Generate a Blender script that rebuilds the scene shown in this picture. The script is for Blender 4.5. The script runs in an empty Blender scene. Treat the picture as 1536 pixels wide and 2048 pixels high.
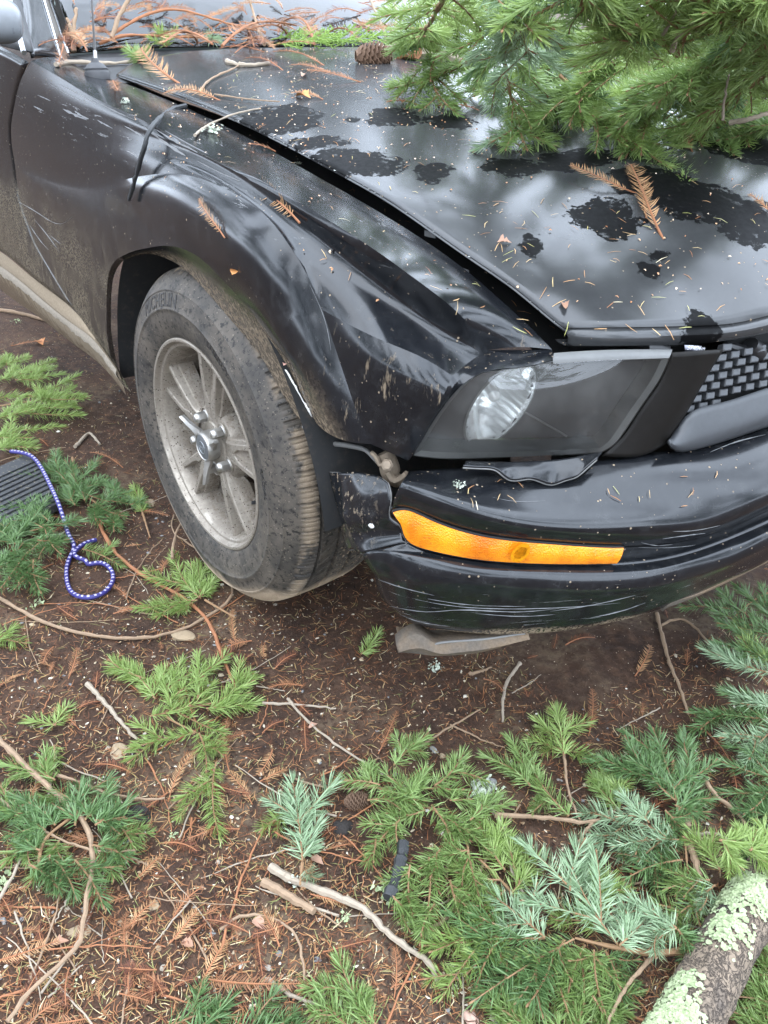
import bpy, bmesh, math, random
import numpy as np
from mathutils import Matrix, Vector

rng = np.random.default_rng(7)
random.seed(7)
SC = bpy.context.scene
COL = SC.collection

# ------------------------------------------------------------------ camera
CAM_POS = np.array([1.41338, -1.46251, 1.13147])
YAW, PITCH, ROLL = 2.502989, 0.568732, 0.045609
FPX = 1643.75                                   # focal length in pixels of a 1536 x 2048 frame


def cam_axes():
    f = np.array([math.cos(YAW) * math.cos(PITCH), math.sin(YAW) * math.cos(PITCH), -math.sin(PITCH)])
    r = np.cross(f, [0, 0, 1.0]); r /= np.linalg.norm(r)
    u = np.cross(r, f)
    c, s = math.cos(ROLL), math.sin(ROLL)
    return c * r + s * u, -s * r + c * u, f


RGT, UPV, FWD = cam_axes()
cd = bpy.data.cameras.new('camera')
cam = bpy.data.objects.new('camera', cd)
COL.objects.link(cam)
cam.matrix_world = Matrix(((RGT[0], UPV[0], -FWD[0], CAM_POS[0]),
                           (RGT[1], UPV[1], -FWD[1], CAM_POS[1]),
                           (RGT[2], UPV[2], -FWD[2], CAM_POS[2]), (0, 0, 0, 1)))
cd.sensor_fit = 'VERTICAL'
cd.sensor_height = 24.0
cd.lens = FPX / 2048 * 24.0
cd.clip_start = 0.02
cd.clip_end = 500
SC.camera = cam

# ------------------------------------------------------------------ sky, sun, exposure
SUN_EL, SUN_AZ = math.radians(58), math.radians(-70)    # azimuth measured from +X towards +Y
world = bpy.data.worlds.new('World')
SC.world = world
world.use_nodes = True
wn = world.node_tree
wn.nodes.clear()
w_out = wn.nodes.new('ShaderNodeOutputWorld')
w_bg = wn.nodes.new('ShaderNodeBackground')
w_sky = wn.nodes.new('ShaderNodeTexSky')
w_sky.sky_type = 'NISHITA'
w_sky.sun_disc = False
w_sky.sun_elevation = SUN_EL
w_sky.sun_rotation = math.pi / 2 - SUN_AZ
w_sky.air_density = 1.0
w_sky.dust_density = 3.0
w_sky.ozone_density = 1.0
w_hsv = wn.nodes.new('ShaderNodeHueSaturation')
w_hsv.inputs['Saturation'].default_value = 0.55         # thin overcast: the blue is mostly veiled
w_noise = wn.nodes.new('ShaderNodeTexNoise')            # clouds, the same all over the sky
w_noise.inputs['Scale'].default_value = 3.2
w_noise.inputs['Detail'].default_value = 7
w_noise.inputs['Roughness'].default_value = 0.58
w_tc = wn.nodes.new('ShaderNodeTexCoord')
w_ramp = wn.nodes.new('ShaderNodeValToRGB')
w_ramp.color_ramp.elements[0].position = 0.20
w_ramp.color_ramp.elements[1].position = 0.47
w_mix = wn.nodes.new('ShaderNodeMix')
w_mix.data_type = 'RGBA'
w_mix.inputs['B'].default_value = (18.0, 20.5, 24.2, 1)   # bright cloud
wn.links.new(w_tc.outputs['Generated'], w_noise.inputs['Vector'])
wn.links.new(w_noise.outputs['Fac'], w_ramp.inputs['Fac'])
wn.links.new(w_sky.outputs['Color'], w_hsv.inputs['Color'])
wn.links.new(w_ramp.outputs['Color'], w_mix.inputs['Factor'])
wn.links.new(w_hsv.outputs['Color'], w_mix.inputs['A'])
wn.links.new(w_mix.outputs['Result'], w_bg.inputs['Color'])
w_bg.inputs['Strength'].default_value = 0.15
wn.links.new(w_bg.outputs['Background'], w_out.inputs['Surface'])

sd = bpy.data.lights.new('sun', 'SUN')
sd.energy = 0.6
sd.angle = math.radians(80)
sd.color = (1.0, 0.96, 0.90)
sun = bpy.data.objects.new('sun', sd)
COL.objects.link(sun)
sdir = Vector((math.cos(SUN_EL) * math.cos(SUN_AZ), math.cos(SUN_EL) * math.sin(SUN_AZ), math.sin(SUN_EL)))
sun.rotation_euler = sdir.to_track_quat('Z', 'Y').to_euler()
sun.location = sdir * 20

vs = SC.view_settings
vs.view_transform = 'Standard'
vs.look = 'None'
vs.exposure = 0.95
vs.gamma = 1.0
vs.use_curve_mapping = False
SC.cycles.max_bounces = 5
SC.cycles.diffuse_bounces = 2
SC.cycles.glossy_bounces = 3
SC.cycles.transparent_max_bounces = 12
SC.cycles.use_denoising = True
SC.cycles.use_adaptive_sampling = True
SC.cycles.adaptive_threshold = 0.02

# ------------------------------------------------------------------ geometry helpers


def ray(px, py):
    return (px - 768) / FPX * RGT - (py - 1024) / FPX * UPV + FWD


def at(px, py, x=None, y=None, z=None):
    """The point of the place seen at a photo pixel, given one of its coordinates (metres)."""
    d = ray(px, py)
    if x is not None:
        t = (x - CAM_POS[0]) / d[0]
    elif y is not None:
        t = (y - CAM_POS[1]) / d[1]
    else:
        t = (z - CAM_POS[2]) / d[2]
    return CAM_POS + d * t


def ys(*pts):
    """pixel points (px, py, y) -> world points"""
    return np.array([at(a, b, y=c) for a, b, c in pts])


def cubic(t, P, tt):
    """natural cubic spline through P at parameters t, evaluated at tt"""
    n = len(t)
    if P.ndim == 3:
        return cubic(t, P.reshape(n, -1), tt).reshape(len(tt), *P.shape[1:])
    if n == 2:
        w = ((tt - t[0]) / (t[1] - t[0]))[:, None]
        return P[0] * (1 - w) + P[1] * w
    h = np.diff(t)
    A = np.zeros((n, n)); B = np.zeros((n,) + P.shape[1:])
    A[0, 0] = A[-1, -1] = 1
    for i in range(1, n - 1):
        A[i, i - 1], A[i, i], A[i, i + 1] = h[i - 1], 2 * (h[i - 1] + h[i]), h[i]
        B[i] = 6 * ((P[i + 1] - P[i]) / h[i] - (P[i] - P[i - 1]) / h[i - 1])
    M2 = np.linalg.solve(A, B)
    k = np.clip(np.searchsorted(t, tt) - 1, 0, n - 2)
    s = (tt - t[k])[:, None]; hk = h[k][:, None]
    b = (P[k + 1] - P[k]) / hk - hk * (2 * M2[k] + M2[k + 1]) / 6
    return P[k] + s * b + s * s * M2[k] / 2 + s ** 3 * (M2[k + 1] - M2[k]) / (6 * hk)


def spl(P, n):
    """n points, evenly spaced, on a smooth curve through P"""
    P = np.asarray(P, float)
    d = np.r_[0, np.cumsum(np.sqrt(np.linalg.norm(np.diff(P, axis=0), axis=1) + 1e-9))]
    Q = cubic(d, P, np.linspace(0, d[-1], max(n * 6, 40)))
    L = np.r_[0, np.cumsum(np.linalg.norm(np.diff(Q, axis=0), axis=1))]
    tt = np.linspace(0, L[-1], n)
    return np.c_[[np.interp(tt, L, Q[:, i]) for i in range(Q.shape[1])]].T


def segs(*parts):
    """smooth pieces joined at corners: (points, n), (points, n) ..."""
    out = []
    for i, (P, n) in enumerate(parts):
        q = spl(P, n)
        out.append(q if i == 0 else q[1:])
    return np.concatenate(out)


def loft(rows, per):
    """surface through rows of points, smooth across them"""
    rows = np.asarray(rows, float)
    R = len(rows)
    d = np.r_[0, np.cumsum(np.linalg.norm(np.diff(rows, axis=0), axis=2).mean(axis=1))]
    tt = np.unique(np.concatenate([np.linspace(d[i], d[i + 1], per + 1) for i in range(R - 1)]))
    return cubic(d, rows, tt)


def coons(bot, top, left, right):
    """patch between four edges; bot/top run along u, left/right along v"""
    nu, nv = len(bot), len(left)
    u = np.linspace(0, 1, nu)[:, None, None]; v = np.linspace(0, 1, nv)[None, :, None]
    S = (1 - v) * bot[:, None] + v * top[:, None] + (1 - u) * left[None] + u * right[None]
    S -= (1 - u) * (1 - v) * bot[0] + u * (1 - v) * bot[-1] + (1 - u) * v * top[0] + u * v * top[-1]
    return S


def gfaces(nu, nv, off=0, wrap_u=False, wrap_v=False):
    F = []
    for i in range(nu if wrap_u else nu - 1):
        for j in range(nv if wrap_v else nv - 1):
            a, b = i, (i + 1) % nu
            c, d = j, (j + 1) % nv
            F.append((off + a * nv + c, off + b * nv + c, off + b * nv + d, off + a * nv + d))
    return F


class MB:
    """collects pieces into one mesh"""
    def __init__(self):
        self.V, self.F, self.n, self.mi = [], [], 0, []

    def add(self, V, F, m=0):
        V = np.asarray(V, float).reshape(-1, 3)
        self.V.append(V)
        self.F += [tuple(int(i) + self.n for i in f) for f in F]
        self.mi += [m] * len(F)
        self.n += len(V)
        return self

    def grid(self, G, m=0, wrap_u=False, wrap_v=False, flip=False):
        nu, nv = G.shape[:2]
        F = gfaces(nu, nv, 0, wrap_u, wrap_v)
        if flip:
            F = [f[::-1] for f in F]
        return self.add(G.reshape(-1, 3), F, m)

    def box(self, lo, hi, m=0):
        x0, y0, z0 = lo; x1, y1, z1 = hi
        V = [(x0, y0, z0), (x1, y0, z0), (x1, y1, z0), (x0, y1, z0), (x0, y0, z1), (x1, y0, z1), (x1, y1, z1), (x0, y1, z1)]
        return self.add(V, [(0, 3, 2, 1), (4, 5, 6, 7), (0, 1, 5, 4), (1, 2, 6, 5), (2, 3, 7, 6), (3, 0, 4, 7)], m)

    def tube(self, P, r, k=6, m=0, cap=True):
        P = np.asarray(P, float); n = len(P)
        r = np.broadcast_to(np.asarray(r, float), (n,))
        T = np.gradient(P, axis=0); T /= np.linalg.norm(T, axis=1)[:, None] + 1e-12
        ref = np.array([0, 0, 1.0]) if abs(T[:, 2]).mean() < .8 else np.array([1.0, 0, 0])
        A = np.cross(T, ref); A /= np.linalg.norm(A, axis=1)[:, None] + 1e-12
        B = np.cross(T, A)
        a = np.linspace(0, 2 * np.pi, k, endpoint=False)
        G = P[:, None] + r[:, None, None] * (np.cos(a)[None, :, None] * A[:, None] + np.sin(a)[None, :, None] * B[:, None])
        F = gfaces(n, k, 0, False, True)
        if cap:
            F += [tuple(range(k)), tuple(range((n - 1) * k, n * k))[::-1]]
        return self.add(G.reshape(-1, 3), F, m)

    def lathe(self, prof, seg, m=0, a0=0, a1=2 * np.pi, axis='z', close=False):
        """profile (r, h) turned about z"""
        prof = np.asarray(prof, float)
        full = abs(a1 - a0 - 2 * np.pi) < 1e-6
        a = np.linspace(a0, a1, seg, endpoint=not full)
        G = np.stack([np.cos(a)[:, None] * prof[None, :, 0], np.sin(a)[:, None] * prof[None, :, 0],
                      np.broadcast_to(prof[None, :, 1], (seg, len(prof)))], -1)
        return self.grid(G, m, wrap_u=full, wrap_v=close)

    def obj(self, name, mats, parent=None, smooth=True, sharp=40, mat=None, weld=0.0):
        V = np.concatenate(self.V) if self.V else np.zeros((0, 3))
        me = bpy.data.meshes.new(name)
        me.from_pydata(V.tolist(), [], self.F)
        if weld:
            bmw = bmesh.new(); bmw.from_mesh(me)
            bmesh.ops.remove_doubles(bmw, verts=bmw.verts, dist=weld)
            bmesh.ops.recalc_face_normals(bmw, faces=bmw.faces)
            bmw.to_mesh(me); bmw.free()
        for k in (mats if isinstance(mats, (list, tuple)) else [mats]):
            me.materials.append(k)
        if any(self.mi) and not weld:
            me.polygons.foreach_set('material_index', self.mi)
        if smooth:
            me.polygons.foreach_set('use_smooth', [True] * len(me.polygons))
            if sharp:
                me.set_sharp_from_angle(angle=math.radians(sharp))
        me.update()
        o = bpy.data.objects.new(name, me)
        COL.objects.link(o)
        if parent is not None:
            o.parent = parent
        if mat is not None:
            o.matrix_local = mat
        return o


def mark_sharp(o, *lines):
    """keep a crisp edge along the given rows of points"""
    from mathutils.kdtree import KDTree
    Pn = np.concatenate(lines)
    kd = KDTree(len(Pn))
    for i, p in enumerate(Pn): kd.insert(p, i)
    kd.balance()
    near = [kd.find(v.co)[2] < 4e-4 for v in o.data.vertices]
    for e in o.data.edges:
        if near[e.vertices[0]] and near[e.vertices[1]]: e.use_edge_sharp = True


def thick(o, t, off=-1.0):
    m = o.modifiers.new('thickness', 'SOLIDIFY')
    m.thickness = t
    m.offset = off
    return o


def tag(o, label=None, cat=None, group=None, kind=None):
    if label: o['label'] = label
    if cat: o['category'] = cat
    if group: o['group'] = group
    if kind: o['kind'] = kind
    return o


def empty(name, loc=(0, 0, 0), rot=(0, 0, 0)):
    o = bpy.data.objects.new(name, None)
    o.empty_display_size = 0.05
    o.location = loc; o.rotation_euler = rot
    COL.objects.link(o)
    return o


# ------------------------------------------------------------------ material helpers
class NT:
    """small wrapper to write node trees briefly"""
    def __init__(self, name):
        self.m = bpy.data.materials.new(name)
        self.m.use_nodes = True
        self.t = self.m.node_tree
        self.t.nodes.clear()
        self.out = self.t.nodes.new('ShaderNodeOutputMaterial')
        self._co = None

    def n(self, kind, _out=0, **kw):
        nd = self.t.nodes.new(kind)
        for k, v in kw.items():
            if k in ('operation', 'data_type', 'blend_type', 'feature', 'distance', 'noise_dimensions', 'vector_type', 'interpolation_type', 'wave_type', 'bands_direction', 'clamp', 'use_clamp', 'attribute_name', 'attribute_type', 'invert', 'noise_type', 'normalize', 'rings_direction', 'voronoi_dimensions'):
                setattr(nd, k, v)
            else:
                key = int(k[1:]) if k[0] == 'i' and k[1:].isdigit() else k.replace('_', ' ')
                self.set(nd, key, v)
        return nd

    def set(self, nd, key, v):
        s = nd.inputs[key]
        if isinstance(v, bpy.types.NodeSocket):
            self.t.links.new(v, s)
        elif isinstance(v, bpy.types.Node):
            self.t.links.new(v.outputs[0], s)
        else:
            if isinstance(v, (tuple, list)) and len(v) == 3 and s.type == 'RGBA':
                v = (*v, 1)
            s.default_value = v

    def co(self, which='Object'):
        if self._co is None:
            self._co = self.t.nodes.new('ShaderNodeTexCoord')
        return self._co.outputs[which]

    def scaled(self, v, s):
        return self.n('ShaderNodeVectorMath', operation='MULTIPLY', i0=v, i1=s).outputs[0]

    def noise(self, scale, detail=4, rough=.55, vec=None, dist=0.0):
        nd = self.n('ShaderNodeTexNoise', Scale=scale, Detail=detail, Roughness=rough, Distortion=dist)
        self.set(nd, 'Vector', vec if vec is not None else self.co())
        return nd.outputs['Fac']

    def voro(self, scale, vec=None, feature='F1', out='Distance', rand=1.0):
        nd = self.n('ShaderNodeTexVoronoi', feature=feature, Scale=scale, Randomness=rand)
        self.set(nd, 'Vector', vec if vec is not None else self.co())
        return nd.outputs[out]

    def math(self, op, a, b=0.0, c=None, clamp=False):
        nd = self.n('ShaderNodeMath', operation=op)
        nd.use_clamp = clamp
        self.set(nd, 0, a); self.set(nd, 1, b)
        if c is not None: self.set(nd, 2, c)
        return nd.outputs[0]

    def step(self, v, lo, hi):
        nd = self.n('ShaderNodeMapRange', interpolation_type='SMOOTHSTEP')
        self.set(nd, 'Value', v); self.set(nd, 'From Min', lo); self.set(nd, 'From Max', hi)
        return nd.outputs[0]

    def mix(self, f, a, b, bt='MIX'):
        nd = self.n('ShaderNodeMix', data_type='RGBA', blend_type=bt)
        self.set(nd, 0, f); self.set(nd, 6, a); self.set(nd, 7, b)
        return nd.outputs[2]

    def mixf(self, f, a, b):
        nd = self.n('ShaderNodeMix', data_type='FLOAT')
        self.set(nd, 0, f); self.set(nd, 2, a); self.set(nd, 3, b)
        return nd.outputs[0]

    def ramp(self, f, *stops):
        nd = self.t.nodes.new('ShaderNodeValToRGB')
        self.set(nd, 'Fac', f)
        e = nd.color_ramp.elements
        while len(e) < len(stops): e.new(0.5)
        for k, (p, c) in zip(e, stops):
            k.position = p; k.color = (*c, 1) if len(c) == 3 else c
        return nd.outputs[0]

    def bump(self, h, strength=.3, dist=.002, normal=None):
        nd = self.n('ShaderNodeBump', Strength=strength, Distance=dist, Height=h)
        if normal is not None: self.set(nd, 'Normal', normal)
        return nd.outputs[0]

    def sep(self, v):
        nd = self.n('ShaderNodeSeparateXYZ'); self.set(nd, 0, v)
        return nd.outputs

    def bsdf(self, **kw):
        nd = self.t.nodes.new('ShaderNodeBsdfPrincipled')
        for k, v in kw.items(): self.set(nd, k.replace('_', ' '), v)
        return nd.outputs[0]

    def done(self, sh, disp=None):
        self.t.links.new(sh, self.out.inputs['Surface'])
        return self.m


def simple(name, col, rough=.6, metal=0.0, var=.25, scale=40, bump=0.0, spec=.5, **kw):
    """plain material with slight noise in colour and gloss"""
    g = NT(name)
    nz = g.noise(scale, 5, .6)
    c = g.mix(nz, tuple(v * (1 - var) for v in col), tuple(min(1, v * (1 + var)) for v in col))
    args = dict(Base_Color=c, Roughness=g.mixf(nz, max(0, rough - .08), min(1, rough + .08)), Metallic=metal, Specular_IOR_Level=spec)
    if bump: args['Normal'] = g.bump(g.noise(scale * 3, 4), .5, bump)
    args.update(kw)
    return g.done(g.bsdf(**args))
# ------------------------------------------------------------------ car materials


def paint(name, kind):
    """old black car paint with dust, specks, scuffs and dried mud; kind: hood, side, bumper"""
    g = NT(name)
    co = g.co()
    x, y, z = g.sep(co)
    big = g.noise(3.0, 5, .6)
    fine = g.noise(45, 6, .65)
    base = g.mix(big, (.0045, .0050, .0060), (.010, .011, .013))
    rough = g.mixf(big, .13, .20)
    dust = g.math('MULTIPLY', g.step(fine, .45, .85), .035)
    # pale specks: dried drops and grit
    cell = g.n('ShaderNodeTexVoronoi', feature='F1', Scale=150.0); g.set(cell, 'Vector', co)
    pick = g.sep(cell.outputs['Color'])[0]
    spk = g.math('MULTIPLY', g.math('LESS_THAN', cell.outputs['Distance'], g.math('MULTIPLY', g.math('SUBTRACT', pick, .74), .95)),
                 g.step(g.noise(9, 3), .38, .62))
    cell2 = g.n('ShaderNodeTexVoronoi', feature='F1', Scale=55.0); g.set(cell2, 'Vector', co)
    pick2 = g.sep(cell2.outputs['Color'])[1]
    spk2 = g.math('LESS_THAN', cell2.outputs['Distance'], g.math('MULTIPLY', g.math('SUBTRACT', pick2, .88), .9))
    specks = g.math('MAXIMUM', spk, spk2)
    dirtcol = g.mix(fine, (.16, .115, .075), (.34, .27, .19))
    dirt = specks
    if kind == 'side':
        # mud thrown back from the wheel along the lower side
        low = g.math('SUBTRACT', g.math('ADD', .60, g.math('MULTIPLY', g.noise(5, 4), .16)), z)
        streak = g.noise(30, 5, .7, g.scaled(co, (1.0, 1.0, .35)))
        rear = g.step(x, .25, -.35)
        mud = g.math('MULTIPLY', g.math('MULTIPLY', g.step(low, -.12, .30), rear), g.math('ADD', .13, g.math('MULTIPLY', g.step(streak, .45, .65), .36)))
        grit = g.math('MULTIPLY', g.step(g.noise(260, 2, .6), .50, .56), g.math('MULTIPLY', g.step(low, -.05, .12), rear))
        band = g.math('MULTIPLY', grit, g.step(g.noise(7, 2), .35, .6))
        dirt = g.math('MAXIMUM', dirt, g.math('MAXIMUM', mud, g.math('MULTIPLY', band, .8)))
        # runs of dried mud on the front of the fender
        run = g.math('MULTIPLY', g.step(g.noise(70, 4, .7, g.scaled(co, (1, 1, .22))), .60, .70),
                     g.math('MULTIPLY', g.step(x, .42, .55), g.step(z, .78, .66)))
        dirt = g.math('MAXIMUM', dirt, g.math('MULTIPLY', run, .75))
        dirtcol = g.mix(g.step(x, .1, -.3), dirtcol, g.mix(fine, (.075, .065, .045), (.21, .165, .11)))
        # wheel spray dried inside the turned-in flange
        rr = g.math('SQRT', g.math('ADD', g.math('POWER', g.math('SUBTRACT', x, .055), 2.0), g.math('POWER', g.math('SUBTRACT', z, .354), 2.0)))
        fl = g.math('MULTIPLY', g.math('MULTIPLY', g.step(y, -.922, -.902), g.step(rr, .56, .50)), g.math('ADD', .35, g.math('MULTIPLY', g.step(g.noise(120, 4, .7), .45, .6), .6)))
        fl = g.math('MULTIPLY', fl, g.math('MULTIPLY', g.step(z, .30, .34), g.step(z, .775, .745)))
        dirt = g.math('MAXIMUM', dirt, g.math('MULTIPLY', fl, .8))
        # scuffs rubbed along the shoulder
        sc = g.noise(11, 6, .75, g.scaled(co, (.8, 3.0, 9.0)))
        sm = g.math('MULTIPLY', g.step(sc, .58, .72), g.math('MULTIPLY', g.step(z, .80, .86), g.step(z, .95, .90)))
        dust = g.math('MAXIMUM', dust, g.math('MULTIPLY', sm, .30))
    elif kind == 'bumper':
        low = g.math('SUBTRACT', g.math('ADD', .300, g.math('MULTIPLY', g.noise(9, 4), .055)), z)
        grit = g.math('MULTIPLY', g.step(g.noise(220, 2, .6), .40, .55), g.step(low, -.004, .012))
        dirt = g.math('MAXIMUM', dirt, g.math('MULTIPLY', g.math('MAXIMUM', grit, g.step(low, .012, .04)), .92))
        sc = g.noise(10, 6, .8, g.scaled(co, (1.2, 1.2, 22.0)))
        sm = g.math('MULTIPLY', g.step(sc, .60, .68), g.math('MULTIPLY', g.step(z, .43, .40), g.step(z, .28, .31)))
        dust = g.math('MAXIMUM', dust, g.math('MULTIPLY', sm, .35))
        back = g.math('MULTIPLY', g.step(x, .66, .56), g.step(g.noise(110, 5, .75, g.scaled(co, (1, 1, .6))), .56, .64))
        dirt = g.math('MAXIMUM', dirt, g.math('MULTIPLY', back, .7))
    elif kind == 'hood':
        rough = g.mixf(g.noise(2.2, 4, .6), .11, .20)
        dust = g.math('ADD', .045, g.math('MULTIPLY', g.step(g.noise(6, 6, .7), .35, .8), .035))
    dustcol = (.46, .46, .45)
    sp = .5
    if kind == 'hood':
        # patches where the clear coat has flaked off: dead black with ragged rims
        wx = g.math('SUBTRACT', g.noise(14, 5, .7), .5); wy = g.math('SUBTRACT', g.noise(14.3, 5, .7, g.scaled(co, (1, 1, 1.7))), .5)
        cx = g.math('ADD', x, g.math('MULTIPLY', wx, .085)); cy = g.math('ADD', y, g.math('MULTIPLY', wy, .085))
        best = None
        for (bx_, by_, rx, ry, ang) in HOOD_PATCHES:
            ca, sa = math.cos(ang), math.sin(ang)
            dx = g.math('SUBTRACT', cx, bx_); dy = g.math('SUBTRACT', cy, by_)
            u = g.math('MULTIPLY', g.math('ADD', g.math('MULTIPLY', dx, ca), g.math('MULTIPLY', dy, sa)), 1 / rx)
            v = g.math('MULTIPLY', g.math('SUBTRACT', g.math('MULTIPLY', dy, ca), g.math('MULTIPLY', dx, sa)), 1 / ry)
            d = g.math('ADD', g.math('MULTIPLY', u, u), g.math('MULTIPLY', v, v))
            best = d if best is None else g.math('MINIMUM', best, d)
        ragged = g.math('ADD', best, g.math('MULTIPLY', g.math('SUBTRACT', g.noise(85, 4, .7), .5), .9))
        flake = g.step(ragged, 1.0, .94)
        holes = g.step(g.noise(60, 5, .72), .40, .44)
        flake = g.math('MULTIPLY', flake, g.mixf(g.step(best, .25, .8), 1.0, holes))
        dust = g.math('MULTIPLY', dust, g.math('SUBTRACT', 1.0, flake))
        rough = g.mixf(flake, rough, g.mixf(g.noise(120, 4, .7), .35, .7))
        sp = g.mixf(flake, .5, .09)
        base = g.mix(flake, base, (.0022, .0022, .0024))
    bmp = g.bump(g.math('ADD', g.math('MULTIPLY', g.math('MINIMUM', dirt, 1.0), .8), g.math('MULTIPLY', fine, .05)), .5, .0006)
    clean = g.bsdf(Base_Color=g.mix(dust, base, dustcol), Roughness=g.math('ADD', rough, g.math('MULTIPLY', dust, .9)),
                   Specular_IOR_Level=sp, IOR=1.5, Normal=bmp)
    mudsh = g.bsdf(Base_Color=dirtcol, Roughness=.95, Specular_IOR_Level=.1, Normal=bmp)
    mx = g.n('ShaderNodeMixShader'); g.set(mx, 0, g.math('MINIMUM', dirt, 1.0)); g.set(mx, 1, clean); g.set(mx, 2, mudsh)
    return g.done(mx.outputs[0])


def hood_px(px, py):
    """point on the hood seen at a photo pixel (fitted sheet)"""
    d = ray(px, py)
    t = 1.0
    for _ in range(40):
        p = CAM_POS + d * t
        zz = HOODZ(p[0], p[1])
        t += (p[2] - zz) / max(.15, -d[2]) * .8
    return CAM_POS + d * t


def HOODZ(x, y):
    xs = [-.75, -.633, -.35, -.144, .03, .18, .336, .429, .521, .601, .655, .70, .90]
    zs = [.947, .940, .929, .916, .899, .880, .858, .840, .818, .796, .778, .758, .70]
    ze = np.interp(x, xs, zs)
    yy = min(1.0, abs(y) / .70)
    return float(ze + np.interp(x, [-.7, .1, .5, .88], [.048, .058, .062, .085]) * (1 - yy ** 2.2))


def _patch(px, py, wx, wy, tilt=0.0):
    c = hood_px(px, py)
    a = hood_px(px + wx, py + tilt * wx)
    b = hood_px(px, py + wy)
    ang = math.atan2(a[1] - c[1], a[0] - c[0])
    return (c[0], c[1], max(.012, np.hypot(a[0] - c[0], a[1] - c[1])), max(.012, np.hypot(b[0] - c[0], b[1] - c[1]) * .9), ang)


HOOD_PATCHES = [_patch(*p) for p in [
    (872, 350, 34, 24), (715, 328, 105, 30, .15), (560, 245, 85, 34), (1065, 486, 22, 22), (1286, 535, 23, 23),
    (1318, 512, 22, 8), (1420, 627, 40, 20), (1022, 332, 62, 26), (1150, 330, 80, 24), (1195, 432, 70, 32, .1),
    (1300, 395, 95, 34, .3), (1400, 440, 110, 44, .3), (1480, 475, 70, 40), (785, 240, 60, 22), (1490, 345, 70, 36), (640, 290, 60, 14),
    (1075, 605, 20, 26), (1110, 640, 14, 18), (905, 245, 60, 14), (700, 245, 12, 6), (1240, 455, 60, 18)]]

M_HOOD = paint('hood_paint', 'hood')
M_SIDE = paint('side_paint', 'side')
M_BUMP = paint('bumper_paint', 'bumper')
M_PLAST = simple('black_plastic', (.012, .012, .013), .45, var=.4, scale=60)
M_GRILLE = simple('grille_plastic', (.035, .037, .040), .42, var=.35, scale=80)
M_DARK = simple('underbody_black', (.006, .006, .006), .8, var=.4)
M_RUBBER_TRIM = simple('rubber_trim', (.03, .03, .032), .55, var=.3)
M_TRIM = simple('bright_trim', (.55, .56, .58), .28, metal=.9, var=.15)
M_GREYMETAL = simple('grey_metal', (.33, .33, .33), .4, metal=.7, var=.3)
M_RUSTY = simple('rusty_bracket', (.20, .155, .11), .75, metal=.2, var=.5, scale=90, bump=.001)
M_WHITE = simple('bare_white_plastic', (.62, .61, .57), .6, var=.12, scale=90)
M_LABEL = simple('label_grey', (.16, .16, .16), .6)
M_EDGE = simple('torn_edge_plastic', (.13, .127, .12), .6, var=.35, scale=120)


def m_tyre():
    g = NT('tyre_rubber')
    co = g.co(); x, y, z = g.sep(co)           # wheel frame: z is the axle, outward positive
    r = g.math('SQRT', g.math('ADD', g.math('MULTIPLY', x, x), g.math('MULTIPLY', y, y)))
    fine = g.noise(60, 6, .65)
    base = g.mix(fine, (.020, .0185, .017), (.045, .041, .037))
    dustf = g.math('MULTIPLY', g.step(g.noise(11, 6, .7), .30, .70), .75)
    base = g.mix(dustf, base, (.112, .093, .073))
    # sandy mud caked on where it stands on the ground
    low = g.math('ADD', g.math('MULTIPLY', g.math('ADD', y, .205), -1), g.math('MULTIPLY', g.math('SUBTRACT', g.noise(8, 4), .5), .10))
    side = g.step(r, .285, .32)
    mud = g.math('MULTIPLY', g.step(low, -.012, .03), g.math('MAXIMUM', side, g.step(low, .07, .10)))
    mud2 = g.math('MULTIPLY', g.step(g.noise(150, 4, .6), .56, .64), g.step(z, -.085, -.115))
    rimmud = g.math('MULTIPLY', g.step(r, .325, .34), g.math('MULTIPLY', g.step(z, -.06, -.03), g.step(g.noise(18, 4), .46, .56)))
    mud = g.math('MAXIMUM', mud, g.math('MAXIMUM', g.math('MULTIPLY', mud2, .7), g.math('MULTIPLY', rimmud, .7)))
    grain = g.noise(420, 3, .6)
    cell = g.n('ShaderNodeTexVoronoi', feature='F1', Scale=230.0); g.set(cell, 'Vector', co)
    spk = g.math('LESS_THAN', cell.outputs['Distance'], g.math('MULTIPLY', g.math('SUBTRACT', g.sep(cell.outputs['Color'])[0], .62), .9))
    base = g.mix(g.math('MULTIPLY', spk, .7), base, (.20, .165, .125))
    base = g.mix(g.step(g.noise(95, 5, .75), .52, .62), base, (.014, .013, .012))
    col = g.mix(mud, base, g.mix(grain, (.22, .155, .10), (.50, .39, .27)))
    nrm = g.bump(g.math('ADD', g.math('MULTIPLY', g.math('MULTIPLY', mud, grain), 1.0), g.math('MULTIPLY', fine, .08)), .7, .0025)
    return g.done(g.bsdf(Base_Color=col, Roughness=g.mixf(mud, .62, .95), Specular_IOR_Level=.35, Normal=nrm))


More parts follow.
